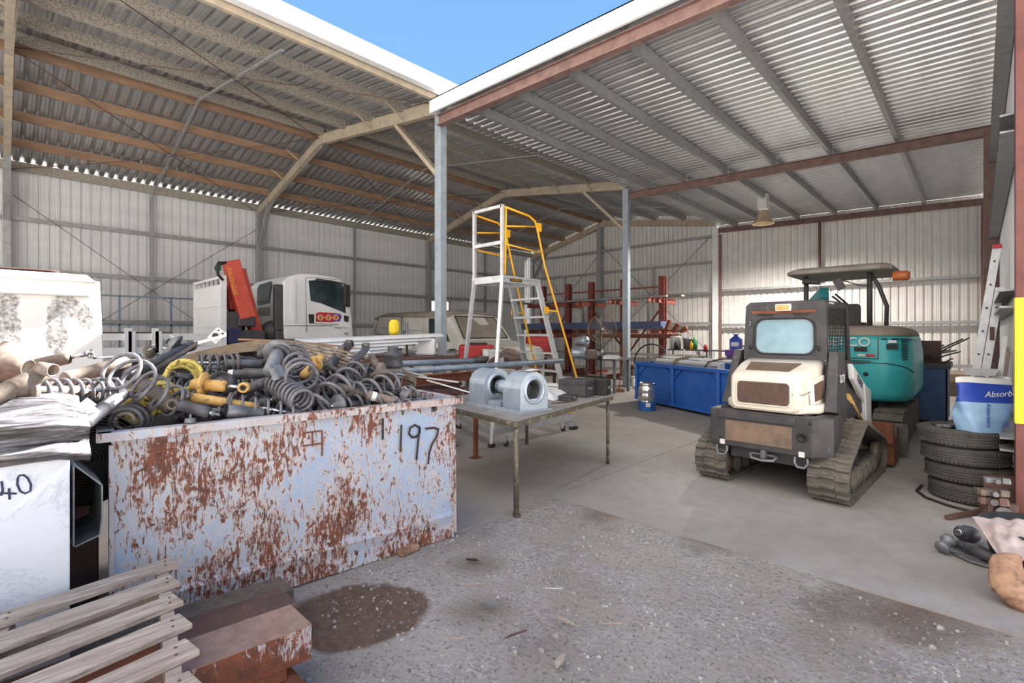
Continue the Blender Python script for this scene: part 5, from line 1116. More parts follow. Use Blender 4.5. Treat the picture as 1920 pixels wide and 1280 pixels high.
for k in range(5):
    t = thing('box_section', ['white rectangular steel length on top in the blue skip', 'second pale steel length in the blue skip', 'grey steel length nearest the front wall of the blue skip', 'dull grey flat length low in the blue skip', 'pale channel length at the back of the blue skip'][k], 'steel length', s3(1.4, .3, .9))
    dz, dd, m, w_2, h_2 = ((1.02, .5, 'white_trim', .09, .05), (1.0, .72, 'white_trim', .1, .05), (.93, .3, 'pvc', .14, .12), (.90, .18, 'galv', .07, .08), (.96, 1.0, 'galv', .14, .07))[k]
    b = MB(); b.beam(s3(.25+.05*k, dd, dz), s3(2.3-.04*k, dd+.03, dz), w_2, h_2); b.build('length', M[m], t, world=True, bevel=.006)
for a, m in ((.28, 'strip2'), (1.08, 'strip2'), (2.0, 'rustdark')):
    t = thing('lifting_strap', {.28: 'thin brown strap at the near end of the lengths in the blue skip', 1.08: 'wide brown strap over the middle of the lengths in the blue skip', 2.0: 'thin dark strap at the far end of the lengths in the blue skip'}[a], 'strap', s3(a, .3, .9)); b = MB()
    b.tube([s3(a-.04, .10, .86), s3(a, .2, 1.0), s3(a+.06, .45, 1.055), s3(a+.16, .8, 1.05)], .018 if a != 1.08 else .03, 6); b.build('strap', M[m], t, world=True)
for k in range(6):
    t = thing('steel_stake', ['short upright white stake at the near corner of the blue skip', 'second white stake standing in the blue skip', 'third white stake standing in the blue skip', 'fourth white stake standing in the blue skip', 'fifth white stake standing in the blue skip', 'leaning white stake at the far end of the blue skip'][k], 'stake', s3(.1+.4*k, .9, 1.0)); b = MB()
    a = (.02, .62, .9, 1.2, 1.5, 2.15)[k]; b.beam(s3(a, .8, .9), s3(a+(0 if k < 5 else .12), .8, (1.30, 1.2, 1.12, 1.15, 1.18, 1.28)[k]), .028, .02); b.build('stake', M['white_trim'], t, world=True)
# keg in front of it
kg = G(1213, 769); t = thing('steel_keg', 'steel beer keg with blue painted foot in front of the blue skip', 'keg', kg)
b = MB(); b.lathe([(.14, .0), (.155, .01), (.16, .05), (.15, .09), (.175, .12), (.18, .20), (.172, .22), (.18, .24), (.18, .34), (.172, .36), (.18, .38), (.175, .45), (.15, .49), (.155, .52), (.16, .55), (.14, .56), (.135, .50), (0, .50)], n=28); b.build('shell', M['chrome'], t)
b = MB(); b.lathe([(.156, .008), (.163, .05), (.154, .09), (.178, .12), (.183, .19)], n=28); b.build('blue_paint', M['blue'], t)
b = MB(); b.lathe([(.1845, .07+.02), (.1845, .17)], n=6, arc=(3.5, 4.0)); b.build('label', M['white_label'], t, recalc=False)
b = MB(); b.cyl((0, 0, .5), (0, 0, .535), .03, n=12); b.build('valve', M['dirty_steel'], t)
pp_ = G(1187, 728); t = thing('drain_pipe', 'short white elbow pipe standing beside the post by the blue skip', 'pipe', pp_); b = MB(); b.tube([(0, 0, .34), (0, 0, .12), (.02, 0, .07), (.07, 0, .05), (.16, 0, .05)], .055, 14); b.cyl((0, 0, .30), (0, 0, .345), .065, n=14); b.build('pipe', M['pvc'], t)
# ================================================================== right-hand corner: tyres, bag, ladder, bin, junk
tc_ = V((-.10, 6.36, 0))
def tyre(z_, label, dx=0, dy=0, rz=0, sc=1):
    t = thing('car_tyre', label, 'tyre', (tc_.x+dx, tc_.y+dy, z_), rz); R = .32*sc; w = .165
    b = MB(); b.lathe([(R*.62, .012), (R*.66, .004), (R*.85, -.0), (R*.95, .012), (R*.985, .03), (R, .045), (R, .055), (R*.985, .058), (R, .061), (R, .08), (R*.985, .083), (R, .086), (R, .105), (R*.985, .108), (R, .111), (R, .12), (R*.985, .137), (R*.95, .153), (R*.85, .165), (R*.66, .161), (R*.62, .153), (R*.66, .13), (R*.93, .12), (R*.94, .04), (R*.66, .035), (R*.62, .012)], n=44); b.build('casing', M['tyre'], t)
    b = MB()
    for k in range(64):
        a = 2*PI*k/64
        for zz in (.034, .131): b.box(((R*.992)*math.cos(a), (R*.992)*math.sin(a), zz), (.012, .018, .022), (0, 0, a+.3))
    b.build('tread_block', M['tyre'], t); return t
tyre(0, 'dusty car tyre at the bottom of the stack beside the red post', .06, -.04, .3); tyre(.166, 'second car tyre up in the stack beside the red post', .03, .0, 1.3); tyre(.332, 'third car tyre up in the stack beside the red post', 0, .0, 2.2); tyre(.498, 'topmost car tyre of the stack, blue bag on it', -.03, .0, .9)
b = MB(); t = thing('rubber_hose', 'black rubber hose curved on the floor around the tyres', 'hose', (-.45, 6.0, 0)); b.tube([(-.42, 6.45, .012), (-.44, 6.2, .012), (-.36, 6.0, .012), (-.2, 5.86, .012), (-.05, 5.80, .012), (.1, 5.78, .012)], .012, 8); b.build('hose', M['black'], t, world=True)
b = MB(); t = thing('bracket_plate', 'bare metal bracket lying in the top tyre', 'bracket', (-.2, 6.2, .67)); b.beam((-.30, 6.22, .67), (-.08, 6.30, .67), .06, .02); b.beam((-.22, 6.15, .68), (-.16, 6.3, .68), .05, .02); b.build('bracket', M['grey_steel'], t, world=True)
# blue bag, sagging over the tyre
bg_ = thing('absorbent_bag', 'blue and white plastic sack of absorbent on the tyre stack', 'sack', (.0, 6.35, .66))
def bagpt(u, z_, k=0):
    a = 2*PI*u; zz = z_/.50
    hw = .225*(1-.25*max(0, .3-zz)/.3)*(1+.08*math.sin(3*a+z_*9)); hd = .10*(1-.75*max(0, zz-.45)/.55)
    x = hw*math.copysign(abs(math.cos(a))**.7, math.cos(a)); y = hd*math.copysign(abs(math.sin(a))**.8, math.sin(a))
    r_ = 1+.10*noise.noise(V((x*9, y*9, z_*9)))+.06*noise.noise(V((x*25, y*25, z_*22)))+k
    return V((x*r_+.02*zz, y*r_-.01*zz, z_+.012*math.sin(a*2)*zz))
def bagband(z0, z1, nm, m, k=0):
    b = MB(); N_, Mz = 40, max(3, int((z1-z0)/.03)); P_ = [[b.v(bagpt(i/N_, z0+(z1-z0)*j/Mz, k)) for j in range(Mz+1)] for i in range(N_)]
    for i in range(N_):
        for j in range(Mz):
            f = b.face([P_[i][j], P_[(i+1) % N_][j], P_[(i+1) % N_][j+1], P_[i][j+1]]); f.smooth = True
    return b.build(nm, M[m], bg_, recalc=True)
bg_.rotation_euler = (0, 0, math.radians(38)); bg_.location = (.015, 6.22, .655); WM[bg_.name] = Matrix.Translation((.015, 6.22, .655)) @ Matrix.Rotation(math.radians(38), 4, 'Z')
bagband(0, .27, 'sack_lower', 'baglight'); bagband(.27, .44, 'sack_band', 'bagblue'); bagband(.44, .49, 'sack_top', 'pvc')
w3 = lambda p: WM[bg_.name] @ V(p)
rr3 = lambda d: WM[bg_.name].to_3x3() @ V(d)
text('Absorbent', .075, w3((-.06, -.112, .345)), rr3((1, 0, .06)), rr3((0, 0, 1)), M['white_label'], bg_, name='brand_lettering', align='LEFT', shear=.3)
text('Absorbent', .05, w3((-.03, -.118, .16)), rr3((0, -.02, -1)), rr3((1, 0, 0)), M['bagblue'], bg_, name='side_lettering')
text('22L', .045, w3((.12, -.116, .075)), rr3((1, 0, 0)), rr3((0, 0, 1)), M['bagblue'], bg_, name='volume_lettering')
# extension ladder on the wall
el = thing('extension_ladder', 'aluminium extension ladder leaning upright by the right-hand wall', 'ladder', (-.10, 8.2, 0))
def lad(off, z0, z1, nm):
    b0 = V((-.16, 8.15, 0))+off; tp = V((.16, 8.30, 2.62))+off; dv = (tp-b0)/2.62
    o = None
    for s_ in (0, .36):
        sh = V((.02, 1, 0))*s_; b = MB(); b.cee(b0+dv*z0+sh, b0+dv*z1+sh, .03, .075, up=(1, 0, 0), t=.006); st = b.build('stile', M['alu'], el, world=True)
        if s_ == 0:
            k = 0
            while z0+.18+.28*k < z1:
                p = b0+dv*(z0+.18+.28*k); b = MB(); b.cyl(p+V((0, -.035, 0)), p+V((0, -.03, 0)), .011, n=10); b.build('rung_end', M['black'], st, world=True); k += 1
            b = MB(); p = b0+dv*z1; b.box(p-V((0, 0, .02)), (.085, .045, .045)); b.build('end_cap', M['redplastic'] if nm else M['alu'], st, world=True)
            if not nm: b = MB(); p = b0+dv*1.55; b.box(p+V((.0, -.036, 0)), (.04, .004, .16)); b.build('brown_label', M['rustdark'], st, world=True)
    b = MB(); k = 0
    while z0+.18+.28*k < z1: p = b0+dv*(z0+.18+.28*k); b.cyl(p, p+V((.02, .36, 0)*1) if False else p+V((.007, .36, 0)), .014, n=8); k += 1
    b.build('rung', M['alu'], el, world=True)
lad(V((0, 0, 0)), .0, 2.62, 1); lad(V((.085, .0, 0)), .0, 2.1, 0)
b = MB(); t = thing('white_post', 'slim white post leaning near the wall behind the sack', 'post', (.1, 7.2, 0)); b.beam((.02, 7.2, 0), (.20, 7.2, 1.52), .035, .035); b.build('post', M['pvc'], t, world=True)
b = MB(); t = thing('white_tray', 'flat white tray wedged behind the sack', 'tray', (.1, 6.95, .9)); b.hexa([(-.10, 6.9, 1.12), (.12, 6.9, 1.12), (.12, 7.15, 1.12), (-.1, 7.15, 1.12)], [(-.12, 6.88, 1.18), (.14, 6.88, 1.18), (.14, 7.17, 1.18), (-.12, 7.17, 1.18)]); b.bb(-.02, .04, 6.98, 7.04, 0, 1.12); b.build('tray', M['pvc'], t, world=True)
for k in range(2): b = MB(); t = thing('timber_plank', ['grey timber plank leaning in the corner behind the red post', 'second timber plank leaning closer to the wall'][k], 'plank', (.1, 7.5+.2*k, 0)); b.beam((.05+.08*k, 7.4+.25*k, 0), (.235, 7.45+.25*k, 1.35+.05*k), .10, .03, up=(1, 0, 0)); b.build('plank', M['wood'], t, world=True)
# dull blue bin with scrap rods
db = thing('parts_bin', 'dull blue steel bin of black rods behind the excavator', 'bin', (-.9, 13.2, 0))
ga, gb = G(1752, 786), G(1772, 782)
bx0, bx1, by0, by1 = -1.75, -.38, 10.9, 11.9
b = MB(); 
for (x0, x1, y0, y1) in ((bx0, bx1, by0, by0+.02), (bx0, bx1, by1-.02, by1), (bx0, bx0+.02, by0, by1), (bx1-.02, bx1, by0, by1)): b.bb(x0, x1, y0, y1, .08, 1.0)
b.bb(bx0+.03, bx1-.03, by0+.03, by1-.03, .08, .82); b.build('body', M['navy'], db, world=True)
b = MB(); b.bb(bx0-.04, bx1+.04, by0-.04, by0+.02, .96, 1.04); b.bb(bx1-.02, bx1+.04, by0, by1, .96, 1.04); b.bb(bx0, bx1, by1-.02, by1+.04, .96, 1.04); b.build('rim', M['blackmetal'], db, world=True)
b = MB(); b.bb(bx0+.05, bx1-.1, by1-.4, by1-.35, 1.0, 1.42); b.build('back_board', M['rustdark'], db, world=True)
random.seed(3)
for k in range(11):
    x = bx1-.9+.08*k; t = thing('black_rod', 'black bent rod sticking out of the dull blue bin', 'rod', (x, 11.2, .9), group='rods in the dull blue bin'); b = MB()
    e_ = (DP(1795+random.uniform(-28, 12), 655+random.uniform(-5, 30), 9.0) if k > 6 else DP(1745+12*k, 645+random.uniform(-12, 26), 9.2))
    m_ = V((x, 11.1, 1.0)).lerp(e_, .5)+V((.05, 0, .05)); b.tube([(x-.3, 11.2, .86), (x, 11.1, 1.0), m_, e_], .014, 6); b.build('rod', M['black'], t, world=True)
b = MB(); t = thing('floor_rubble', 'low stack of dusty boards along the back wall', 'boards', (-.3, 17.5, 0)); b.bb(-1.2, .1, 16.5, 17.8, 0, .35); b.bb(-.9, .15, 16.2, 17.6, .35, .55); b.build('board', M['strip2'], t, world=True)
b = MB(); t = thing('timber_block', 'heavy dusty timber block on the floor beside the excavator track', 'block', (-.95, 7.8, 0)); b.bb(-1.02, -.72, 7.55, 7.8, 0, .40); b.build('block', M['tread'], t, world=True, bevel=.01)
# junk by the post
def lump(name, label, cat, pts, m, **k):
    t = thing(name, label, cat, pts[0]); return t
o_ = G(1765, 1040); t = thing('ball_joint', 'round grey steel joint at the left end of the parts pile', 'joint', o_); b = MB(); b.lathe([(0, 0), (.04, 0), (.045, .02), (.03, .05), (.03, .08), (.045, .09), (.04, .12), (0, .125)], V(o_)+V((0, 0, .045)), V((.2, .5, .25)), 18); b.build('joint', M['grey_steel'], t, world=True)
o_ = G(1775, 1025); t = thing('control_arm', 'black greased suspension arm with ball joint on the floor', 'suspension arm', o_); b = MB(); b.tube([V(o_)+V((0, 0, .04)), V(o_)+V((.08, -.02, .045)), V(o_)+V((.16, -.1, .05)), V(o_)+V((.27, -.18, .05))], [.022, .03, .045, .04], 10); b.build('arm', M['shockblack'], t, world=True)
b = MB(); b.hexa([V(o_)+V(p) for p in ((.02, -.14, .01), (.12, -.24, .01), (.22, -.26, .01), (.16, -.12, .01))], [V(o_)+V(p) for p in ((.02, -.14, .022), (.12, -.24, .022), (.22, -.26, .022), (.16, -.12, .022))]); b.build('plate', M['coil'], t, world=True, bevel=.004)
o_ = G(1812, 1020); t = thing('starter_motor', 'cylindrical black starter motor standing among the parts', 'motor', o_); b = MB(); b.lathe([(0, 0), (.055, 0), (.06, .02), (.06, .10), (.05, .11), (.05, .13), (.02, .135), (.02, .16), (0, .16)], V(o_)+V((.03, .06, .06)), V((-.35, -.7, .2)), 20); b.build('motor', M['shockblack'], t, world=True)
b = MB(); b.lathe([(.016, 0), (.022, 0), (.022, .006), (.016, .006)], V(o_)+V((.03, .06, .06))+V((-.35, -.7, .2)).normalized()*.16, V((-.35, -.7, .2)), 14); b.build('collar', M['chrome'], t, world=True)
o_ = G(1800, 968, .0); t = thing('rubber_bar', 'dark wooden bar lying across the floor near the tyres', 'bar', o_); b = MB(); b.beam(G(1775, 970, .02), G(1850, 955, .03), .035, .03); b.build('bar', M['rustdark'], t, world=True)
for k, (px, py, z_, d, m, rz, lab) in enumerate(((1868, 900, .36, (.16, .07, .035), 'grey_steel', .2, 'upper grey brake caliper against the red post'), (1858, 922, .27, (.2, .09, .04), 'dirty_steel', .4, 'middle rusty brake caliper against the red post'), (1862, 938, .20, (.18, .08, .05), 'redox', .1, 'red-brown brake bracket below the calipers'), (1872, 955, .12, (.2, .12, .1), 'rustdark', .3, 'brown casting at the bottom of the caliper pile'))):
    c = G(px, py, z_); t = thing('brake_caliper', lab, 'caliper', c, rz); b = MB(); b.box((0, 0, 0), d); b.box((d[0]*.3, -d[1]*.5, .01), (d[0]*.3, d[1]*.5, d[2]*1.3)); b.box((-d[0]*.35, -d[1]*.4, .0), (d[0]*.2, d[1]*.5, d[2]*1.2)); b.build('casting', M[m], t, bevel=.006); 
    b = MB(); b.cyl((0, -d[1]*.5, 0), (0, -d[1]*.85, 0), d[2]*.5, n=12); b.build('piston', M['coil'], t)
b = MB(); t = thing('parts_crate', 'low brown crate of brake parts against the red post', 'crate', G(1872, 965)); c = G(1874, 962); b.bb(c.x-.1, c.x+.16, c.y-.05, c.y+.2, 0, .30); b.build('crate', M['rustdark'], t, world=True, bevel=.01)
# black tub, rag over it, leather boot shape spilling out
tub = G(1960, 1075); t = thing('black_tub', 'round black plastic tub draped with a stained rag, below the red post', 'tub', tub); b = MB(); b.lathe([(.0, .0), (.24, 0), (.30, .26), (.32, .27), (.32, .285), (.295, .285), (.24, .03), (0, .03)], n=32); b.build('tub', M['black'], t)
TW = lambda px, py, F: DP(px, py, F)
def cloth(u, w_):
    a, b_, c_, d_ = TW(1822, 978, 3.32), TW(1925, 985, 3.2), TW(1872, 1052, 2.95), TW(1925, 1062, 2.85)
    p = a.lerp(b_, u).lerp(c_.lerp(d_, u), w_); p = p+V((0, 0, .035))+V((-.2, -.5, .6))*(.045*math.sin(PI*u)*math.sin(PI*w_)+.03*noise.noise(V((u*4, w_*5, 1)))+.012*math.sin(u*16+w_*5)); return p
b = MB(); t2 = thing('stained_rag', 'stained pinkish grey rag thrown over the black tub', 'rag', TW(1870, 1040, 3.0)); b.grid(cloth, 30, 26); b.build('rag', M['rag'], t2, world=True, solid=.006)
t3 = thing('leather_boot', 'tan leather boot shaft hanging down the side of the black tub', 'leather', TW(1890, 1120, 2.75)); b = MB()
secs = []
for px, py, r, F in ((1888, 1045, .075, 2.92), (1885, 1075, .085, 2.86), (1893, 1105, .085, 2.80), (1915, 1130, .08, 2.74), (1945, 1150, .07, 2.70)): secs.append((TW(px, py, F), r))

def boot(u, w_):
    f = w_*(len(secs)-1); i = min(int(f), len(secs)-2); f -= i; c = secs[i][0].lerp(secs[i+1][0], f); r = secs[i][1]*(1-f)+secs[i+1][1]*f; a = 2*PI*u
    d1 = RGT; d2 = V((0, 0, 1)).cross(RGT); d3 = (secs[-1][0]-secs[0][0]).normalized(); d1 = (RGT-d3*RGT.dot(d3)).normalized(); d2 = d3.cross(d1)
    r *= .93+.16*noise.noise(V((math.cos(a)*1.5, math.sin(a)*1.5, w_*7)))+.07*math.sin(w_*34+3*math.sin(a))*max(0, .75-abs(w_-.5))
    return c+d1*math.cos(a)*r*1.05+d2*math.sin(a)*r*.75
b.grid(boot, 40, 46); b.build('leather', M['tan'], t3, world=True, solid=.006)
# ================================================================== crane truck in the gable shed
tk = thing('crane_truck', 'white cab-over truck with tray and folded red crane, side door toward the yard', 'truck', (-11.95, 3.6, 0))
XS = -11.0; XO = -13.05
def side(px, py): p = XP(px, py, XS); return (p.y, p.z)
prof_ = [side(*p) for p in ((534, 637), (530, 600), (529, 560), (530, 527), (543, 517), (562, 512), (592, 513), (625, 518), (641, 524), (652, 543), (657, 570), (661, 600), (664, 640), (664, 658))]
y0t = prof_[0][0]; yn = prof_[-1][0]
arch = [side(*p) for p in ((628, 657), (622, 648), (611, 641.5), (597, 638.5), (575, 637.5))]
pl_ = prof_+arch
b = MB(); b.hexa([(XS, y, z_) for y, z_ in pl_], [(XO, y, z_) for y, z_ in pl_]); cab = b.build('cab', M['white_paint'], tk, world=True, bevel=.05)
def sp(px, py, o=.012): p = XP(px, py, XS+o); return V((XS+o, p.y, p.z))
def splate(pts, m, nm, par, th=.008):
    P_ = [sp(*p) for p in pts]; b = MB(); b.hexa(P_, [p+V((th, 0, 0)) for p in P_]); return b.build(nm, M[m], par, world=True)
dr = splate([(573, 521), (592, 520), (630, 524), (642, 530), (649, 545), (654, 590), (656, 625), (650, 628), (640, 617), (622, 610), (575, 610)], 'white_paint', 'door', tk, .012)
gl = splate([(578, 526), (592, 525), (630, 529), (641, 533), (644, 545), (648, 588), (640, 584), (600, 568), (582, 564)], 'glass', 'door_window', dr, .02)
for pts in ([(573, 521), (575, 623)], [(573, 521), (592, 520), (632, 524)], [(533, 610), (622, 610)]):
    b = MB(); b.tube([sp(x, y, .022) for x, y in pts], .006, 5); b.build('panel_gap', M['coil'], cab, world=True)
splate([(578, 589), (588, 589), (588, 606), (579, 606)], 'black', 'door_handle', dr, .03)
splate([(644, 591), (653, 593), (652, 604), (645, 602)], 'black', 'side_lamp', cab, .03)
splate([(547, 524), (553, 522), (553, 606), (547, 598)], 'white_paint', 'raised_flute', cab, .04)
# decal: red ground, three cog rings, lettering
dc = splate([(592, 587), (600, 585), (630, 587), (638, 589), (640, 594), (637, 602), (618, 604), (592, 603)], 'redplastic', 'red_decal', dr, .016)
M['purpledec'] = M['purple']; splate([(625, 587), (638, 589), (640, 594), (637, 602), (626, 603)], 'purple', 'purple_decal_end', dr, .018)
for px in (601, 616, 630):
    c = sp(px, 595, .034); b = MB(); b.ring(c, (1, 0, 0), .055, .008, 22, 6)
    for k in range(12): a = k*PI/6; b.box(c+V((0, .066*math.cos(a), .066*math.sin(a))), (.006, .012, .012), (a, 0, 0))
    b.build('cog_ring', M['white_label'], dr, world=True)
    b = MB(); b.lathe([(0, 0), (.04, 0), (.04, .004), (0, .004)], c, (1, 0, 0), 18); b.build('cog_centre', M['redplastic'], dr, world=True)
    text('MEYCO' if 0 else '', .02, c, (0, 1, 0), (0, 0, 1), M['yellow'], tk) if False else None
b = MB(); b.beam(sp(594, 595, .042), sp(636, 595.5, .042), .004, .026, up=(0, 0, 1)); b.build('yellow_lettering_band', M['yellow'], dr, world=True)
text('Hirer of all types of Truck Parts', .045, sp(613, 607.5, .03), (0, 1, -.02), (0, 0, 1), M['black'], tk, name='door_lettering', shear=.3)
text('(07) 4992 7557', .05, sp(639, 614.5, .03), (0, 1, -.02), (0, 0, 1), M['blackmetal'], tk, name='phone_lettering')
text('260', .07, sp(649, 625, .03), (0, 1, -.02), (0, 0, 1), M['blackmetal'], tk, name='model_lettering', shear=.2)
# rear of cab
y0r = min(p[0] for p in prof_)
def rear(px, py, o=.012): p = YP(px, py, y0r-o); return V((p.x, y0r-o, p.z))
def rplate(pts, m, nm, par, th=.008):
    P_ = [rear(*p) for p in pts]; b = MB(); b.hexa(P_, [p+V((0, -th, 0)) for p in P_]); return b.build(nm, M[m], par, world=True)
rplate([(484, 541), (488, 534), (509, 527), (509, 536), (505, 567), (484, 572)], 'glass', 'rear_window', cab, .02)
for k in range(9): rplate([(484+2.6*k, 577-.2*k), (485.2+2.6*k, 577-.2*k), (485.2+2.6*k, 592), (484+2.6*k, 592)], 'coil', 'vent_slot', cab, .004)
b = MB(); q = rear(521, 560, .15); b.bb(XS-.16, XS-.0, y0t-.20, y0t-.03, 1.62, 2.62); b.bb(XS-.15, XS-.02, y0t-.18, y0t-.03, 1.2, 1.62); b.build('air_intake', M['blackmetal'], tk, world=True, bevel=.02)
# mirror, windscreen wiper arm, roof aerial
b = MB(); m0 = sp(594, 524, .10); b.tube([sp(593, 524, .03), sp(594, 523, .1), sp(622, 527, .22), sp(646, 532, .3), sp(652, 540, .34)], .018, 6); b.build('mirror_arm', M['black'], tk, world=True)
b = MB(); c = sp(650, 553, .36); b.box(c+V((0, 0, -.02)), (.08, .16, .52)); b.build('mirror', M['black'], tk, world=True, bevel=.03)
b = MB(); b.hexa([(XS+.006, yn-.55, 1.12), (XO, yn-.55, 1.12), (XO, yn-1.6, .85), (XS+.006, yn-1.6, .85)], [(XS+.006, yn-.55, 1.4), (XO, yn-.55, 1.4), (XO, yn-1.6, 1.42), (XS+.006, yn-1.6, 1.42)]); b.build('wheel_arch', M['black'], tk, world=True)
b = MB(); b.bb(-12.5, -11.5, -2.6, yn-.3, .75, 1.0); b.build('chassis', M['blackmetal'], tk, world=True)
for y in (yn-.72, -.9): 
    for x in (XS-.16, XO+.16):
        b = MB(); b.lathe([(.2, -.14), (.40, -.14), (.46, -.1), (.46, .1), (.40, .14), (.2, .14), (.18, .04), (0, .04)], (x, y, .46), (1 if x > -12 else -1, 0, 0), 28); b.build('wheel', M['tyre'], tk, world=True)
# headboard, tray and rails
yh = 3.1
hb = [YP(x, y, yh) for x, y in ((370, 541), (414, 527), (419, 527), (419, 640), (370, 632))]
b = MB(); x0h, x1h = XO+.05, XS
b.bb(x0h, x1h, yh-.03, yh+.03, 1.28, 2.55); b.build('headboard', M['white_paint'], tk, world=True, bevel=.01)
b = MB()
for x in (x0h, x1h-.04): b.bb(x-.02, x+.06, yh-.05, yh+.05, 1.25, 2.72)
for z_ in (2.68, 2.12, 1.70): b.bb(x0h, x1h, yh-.045, yh+.0, z_-.02, z_+.03)
for k in range(5): x = x0h+.3*k+.3; b.bb(x-.012, x+.012, yh-.02, yh+.02, 2.5, 2.68)
b.build('headboard_frame', M['white_paint'], tk, world=True)
b = MB(); b.bb(x0h, x1h, -3.4, yh, 1.18, 1.26); b.bb(x1h-.05, x1h+.02, -3.4, yh, 1.14, 1.30); b.build('tray', M['white_paint'], tk, world=True)
b = MB(); b.bb(x1h-.0, x1h+.03, -3.4, yh-.1, 1.43, 1.55); b.build('side_rail', M['white_paint'], tk, world=True)
for px in (240, 247, 291, 297):
    q = XP(px, 640, x1h+.04); b = MB(); b.bb(q.x-.03, q.x+.03, q.y-.05, q.y+.05, 1.15, XP(px, 615 if px in (240, 291) else 621, x1h).z); b.build('stake', M['white_paint'], tk, world=True)
b = MB(); b.bb(x0h+.2, x1h-.25, -2.5, 2.3, 1.5, 1.58); b.build('load_board', M['rustdark'], tk, world=True)
# open mesh frame beyond the tray
fr_ = thing('pipe_fence', 'grey open pipe frame standing against the rear wall behind the tray', 'frame', (-14.4, .9, 0))
b = MB(); xf = -14.4
for z_ in (.05, 2.42, 1.75): b.beam((xf, -1.6, z_), (xf, 3.9, z_), .04, .04)
for y in (-1.6, -.6, .35, 1.0, 1.9, 2.9, 3.9): b.beam((xf, y, 0), (xf, y, 2.42), .04, .04)
b.build('pipe', M['pipe'], fr_, world=True)
# crane
def cp(px, py, X=-11.15): return XP(px, py, X)
yc = 3.55
b = MB(); b.bb(-12.3, -11.3, yc-.22, yc+.22, 1.0, 1.6); b.cyl((-11.7, yc, 1.55), (-11.7, yc, 2.55), .17, n=14); b.build('crane_base', M['blackmetal'], tk, world=True)
b = MB(); b.beam(cp(437, 535, -11.5), cp(443, 580, -11.5), .42, .34, up=(0, 1, 0)); b.build('crane_column', M['red'], tk, world=True, bevel=.02)
def boomc(p, q, w, h, nm, m='red'): b = MB(); b.beam(p, q, w, h, up=(0, 1, .2)); return b.build(nm, M[m], tk, world=True, bevel=.02)
q0, q1 = cp(432, 489, -11.05), cp(463, 596, -11.05); boomc(q0, q1, .24, .30, 'crane_boom')
q0, q1 = cp(447, 505, -11.3), cp(487, 650, -11.3); boomc(q0, q1, .26, .22, 'crane_jib')
b = MB(); b.box(cp(462, 603, -11.0), (.1, .34, .2)); b.build('crane_joint', M['blackmetal'], tk, world=True, bevel=.03)
b = MB()
for k in range(5): a = .02*k; b.tube([cp(424, 492, -11.0+a), cp(410, 492+k, -11.0+a), cp(404+k, 502, -11.0+a), cp(409, 515, -11.0+a), cp(418, 525, -11.05+a)], .025, 6)
b.tube([cp(446, 495, -11.0), cp(453, 505, -11.0), cp(452, 515, -11.0)], .03, 6); b.build('hydraulic_hose', M['black'], tk, world=True)
b = MB(); c = cp(411, 507, -10.95); b.cyl(c, c+V((0, 0, .12)), .04, n=8); b.build('green_cap', M['green'], tk, world=True)
text('PALFINGER', .11, cp(435, 527, -10.88), cp(443, 560, -10.9)-cp(431, 508, -10.9), (0, .9, .4), M['yellow'], tk, name='boom_lettering', shear=.2)
b = MB(); b.bb(-11.4, -11.0, yc-.35, yc+.35, 1.15, 1.62); b.bb(-11.3, -11.02, yc-.4, yc-.1, 1.6, 2.0); b.build('control_block', M['blackmetal'], tk, world=True, bevel=.02)
b = MB(); q = cp(438, 630, -10.97); b.box(q, (.03, .2, .28)); b.box(q+V((.02, .0, .12)), (.02, .1, .1)); b.build('valve_panel', M['marker'], tk, world=True)
b = MB(); q = cp(510, 608, -11.3); b.lathe([(.0, -.2), (.2, -.18), (.24, 0), (.2, .18), (0, .2)], q+V((0, 0, -.15)), (1, 0, 0), 18); b.build('air_tank', M['blackmetal'], tk, world=True)
# ================================================================== old panel van
vn = thing('panel_van', 'old chalky white panel van with dust-brown roof and windscreen', 'van', (-11.0, 8.5, 0))
YV = 7.6
def vs(px, py, o=0): p = YP(px, py, YV-o); return V((p.x, YV-o, p.z))
vp = [vs(*p) for p in ((694, 650), (700, 616), (708, 597), (714, 590), (740, 585), (835, 583))]
xr_, xw = vp[-1].x, 0
YV2 = 9.35
b = MB()
secs = []
for y, inset, dz in ((YV, .0, 0), (YV+.12, 0, .05), (YV+.9, 0, .085), (YV2-.12, 0, .05), (YV2, 0, 0)):
    s0 = [V((-13.3, y, .45)), V((-13.25, y, 1.35)), V((-12.95, y, 1.75)), V((-12.78, y, 1.99+dz)), V((-12.4, y, 2.05+dz)), V((-9.75, y, 2.05+dz)), V((-9.5, y, 2.0+dz)), V((-8.95, y, 1.38)), V((-7.95, y, 1.22)), V((-7.8, y, 1.1)), V((-7.8, y, .45))]
    secs.append(s0)
b.loft(secs); vb = b.build('body', M['vanwhite'], vn, world=True, bevel=.03)
b = MB(); R_ = []
for y, dz in ((YV-.01, -.03), (YV+.03, .02), (YV+.15, .06), (YV+.9, .10), (YV2-.15, .06), (YV2+.01, -.02)): R_.append([V((-12.85, y, 2.0+dz)), V((-12.4, y, 2.075+dz)), V((-9.75, y, 2.075+dz)), V((-9.42, y, 2.0+dz)), V((-9.42, y, 1.98+dz)), V((-12.85, y, 1.97+dz))])
b.loft(R_, smooth=True); b.build('roof', M['vandust'], vb, world=True)
def vplate(pts, m, nm, th=.01):
    b = MB(); P_ = [vs(*p, .012) for p in pts]; b.hexa(P_, [p+V((0, -th, 0)) for p in P_]); return b.build(nm, M[m], vn, world=True)
vplate([(703, 625), (712, 594), (752, 594), (752, 630)], 'vanwhite', 'side_panel', .01); vplate([(756, 594), (795, 594), (795, 631), (754, 631)], 'vanwhite', 'side_panel', .01)
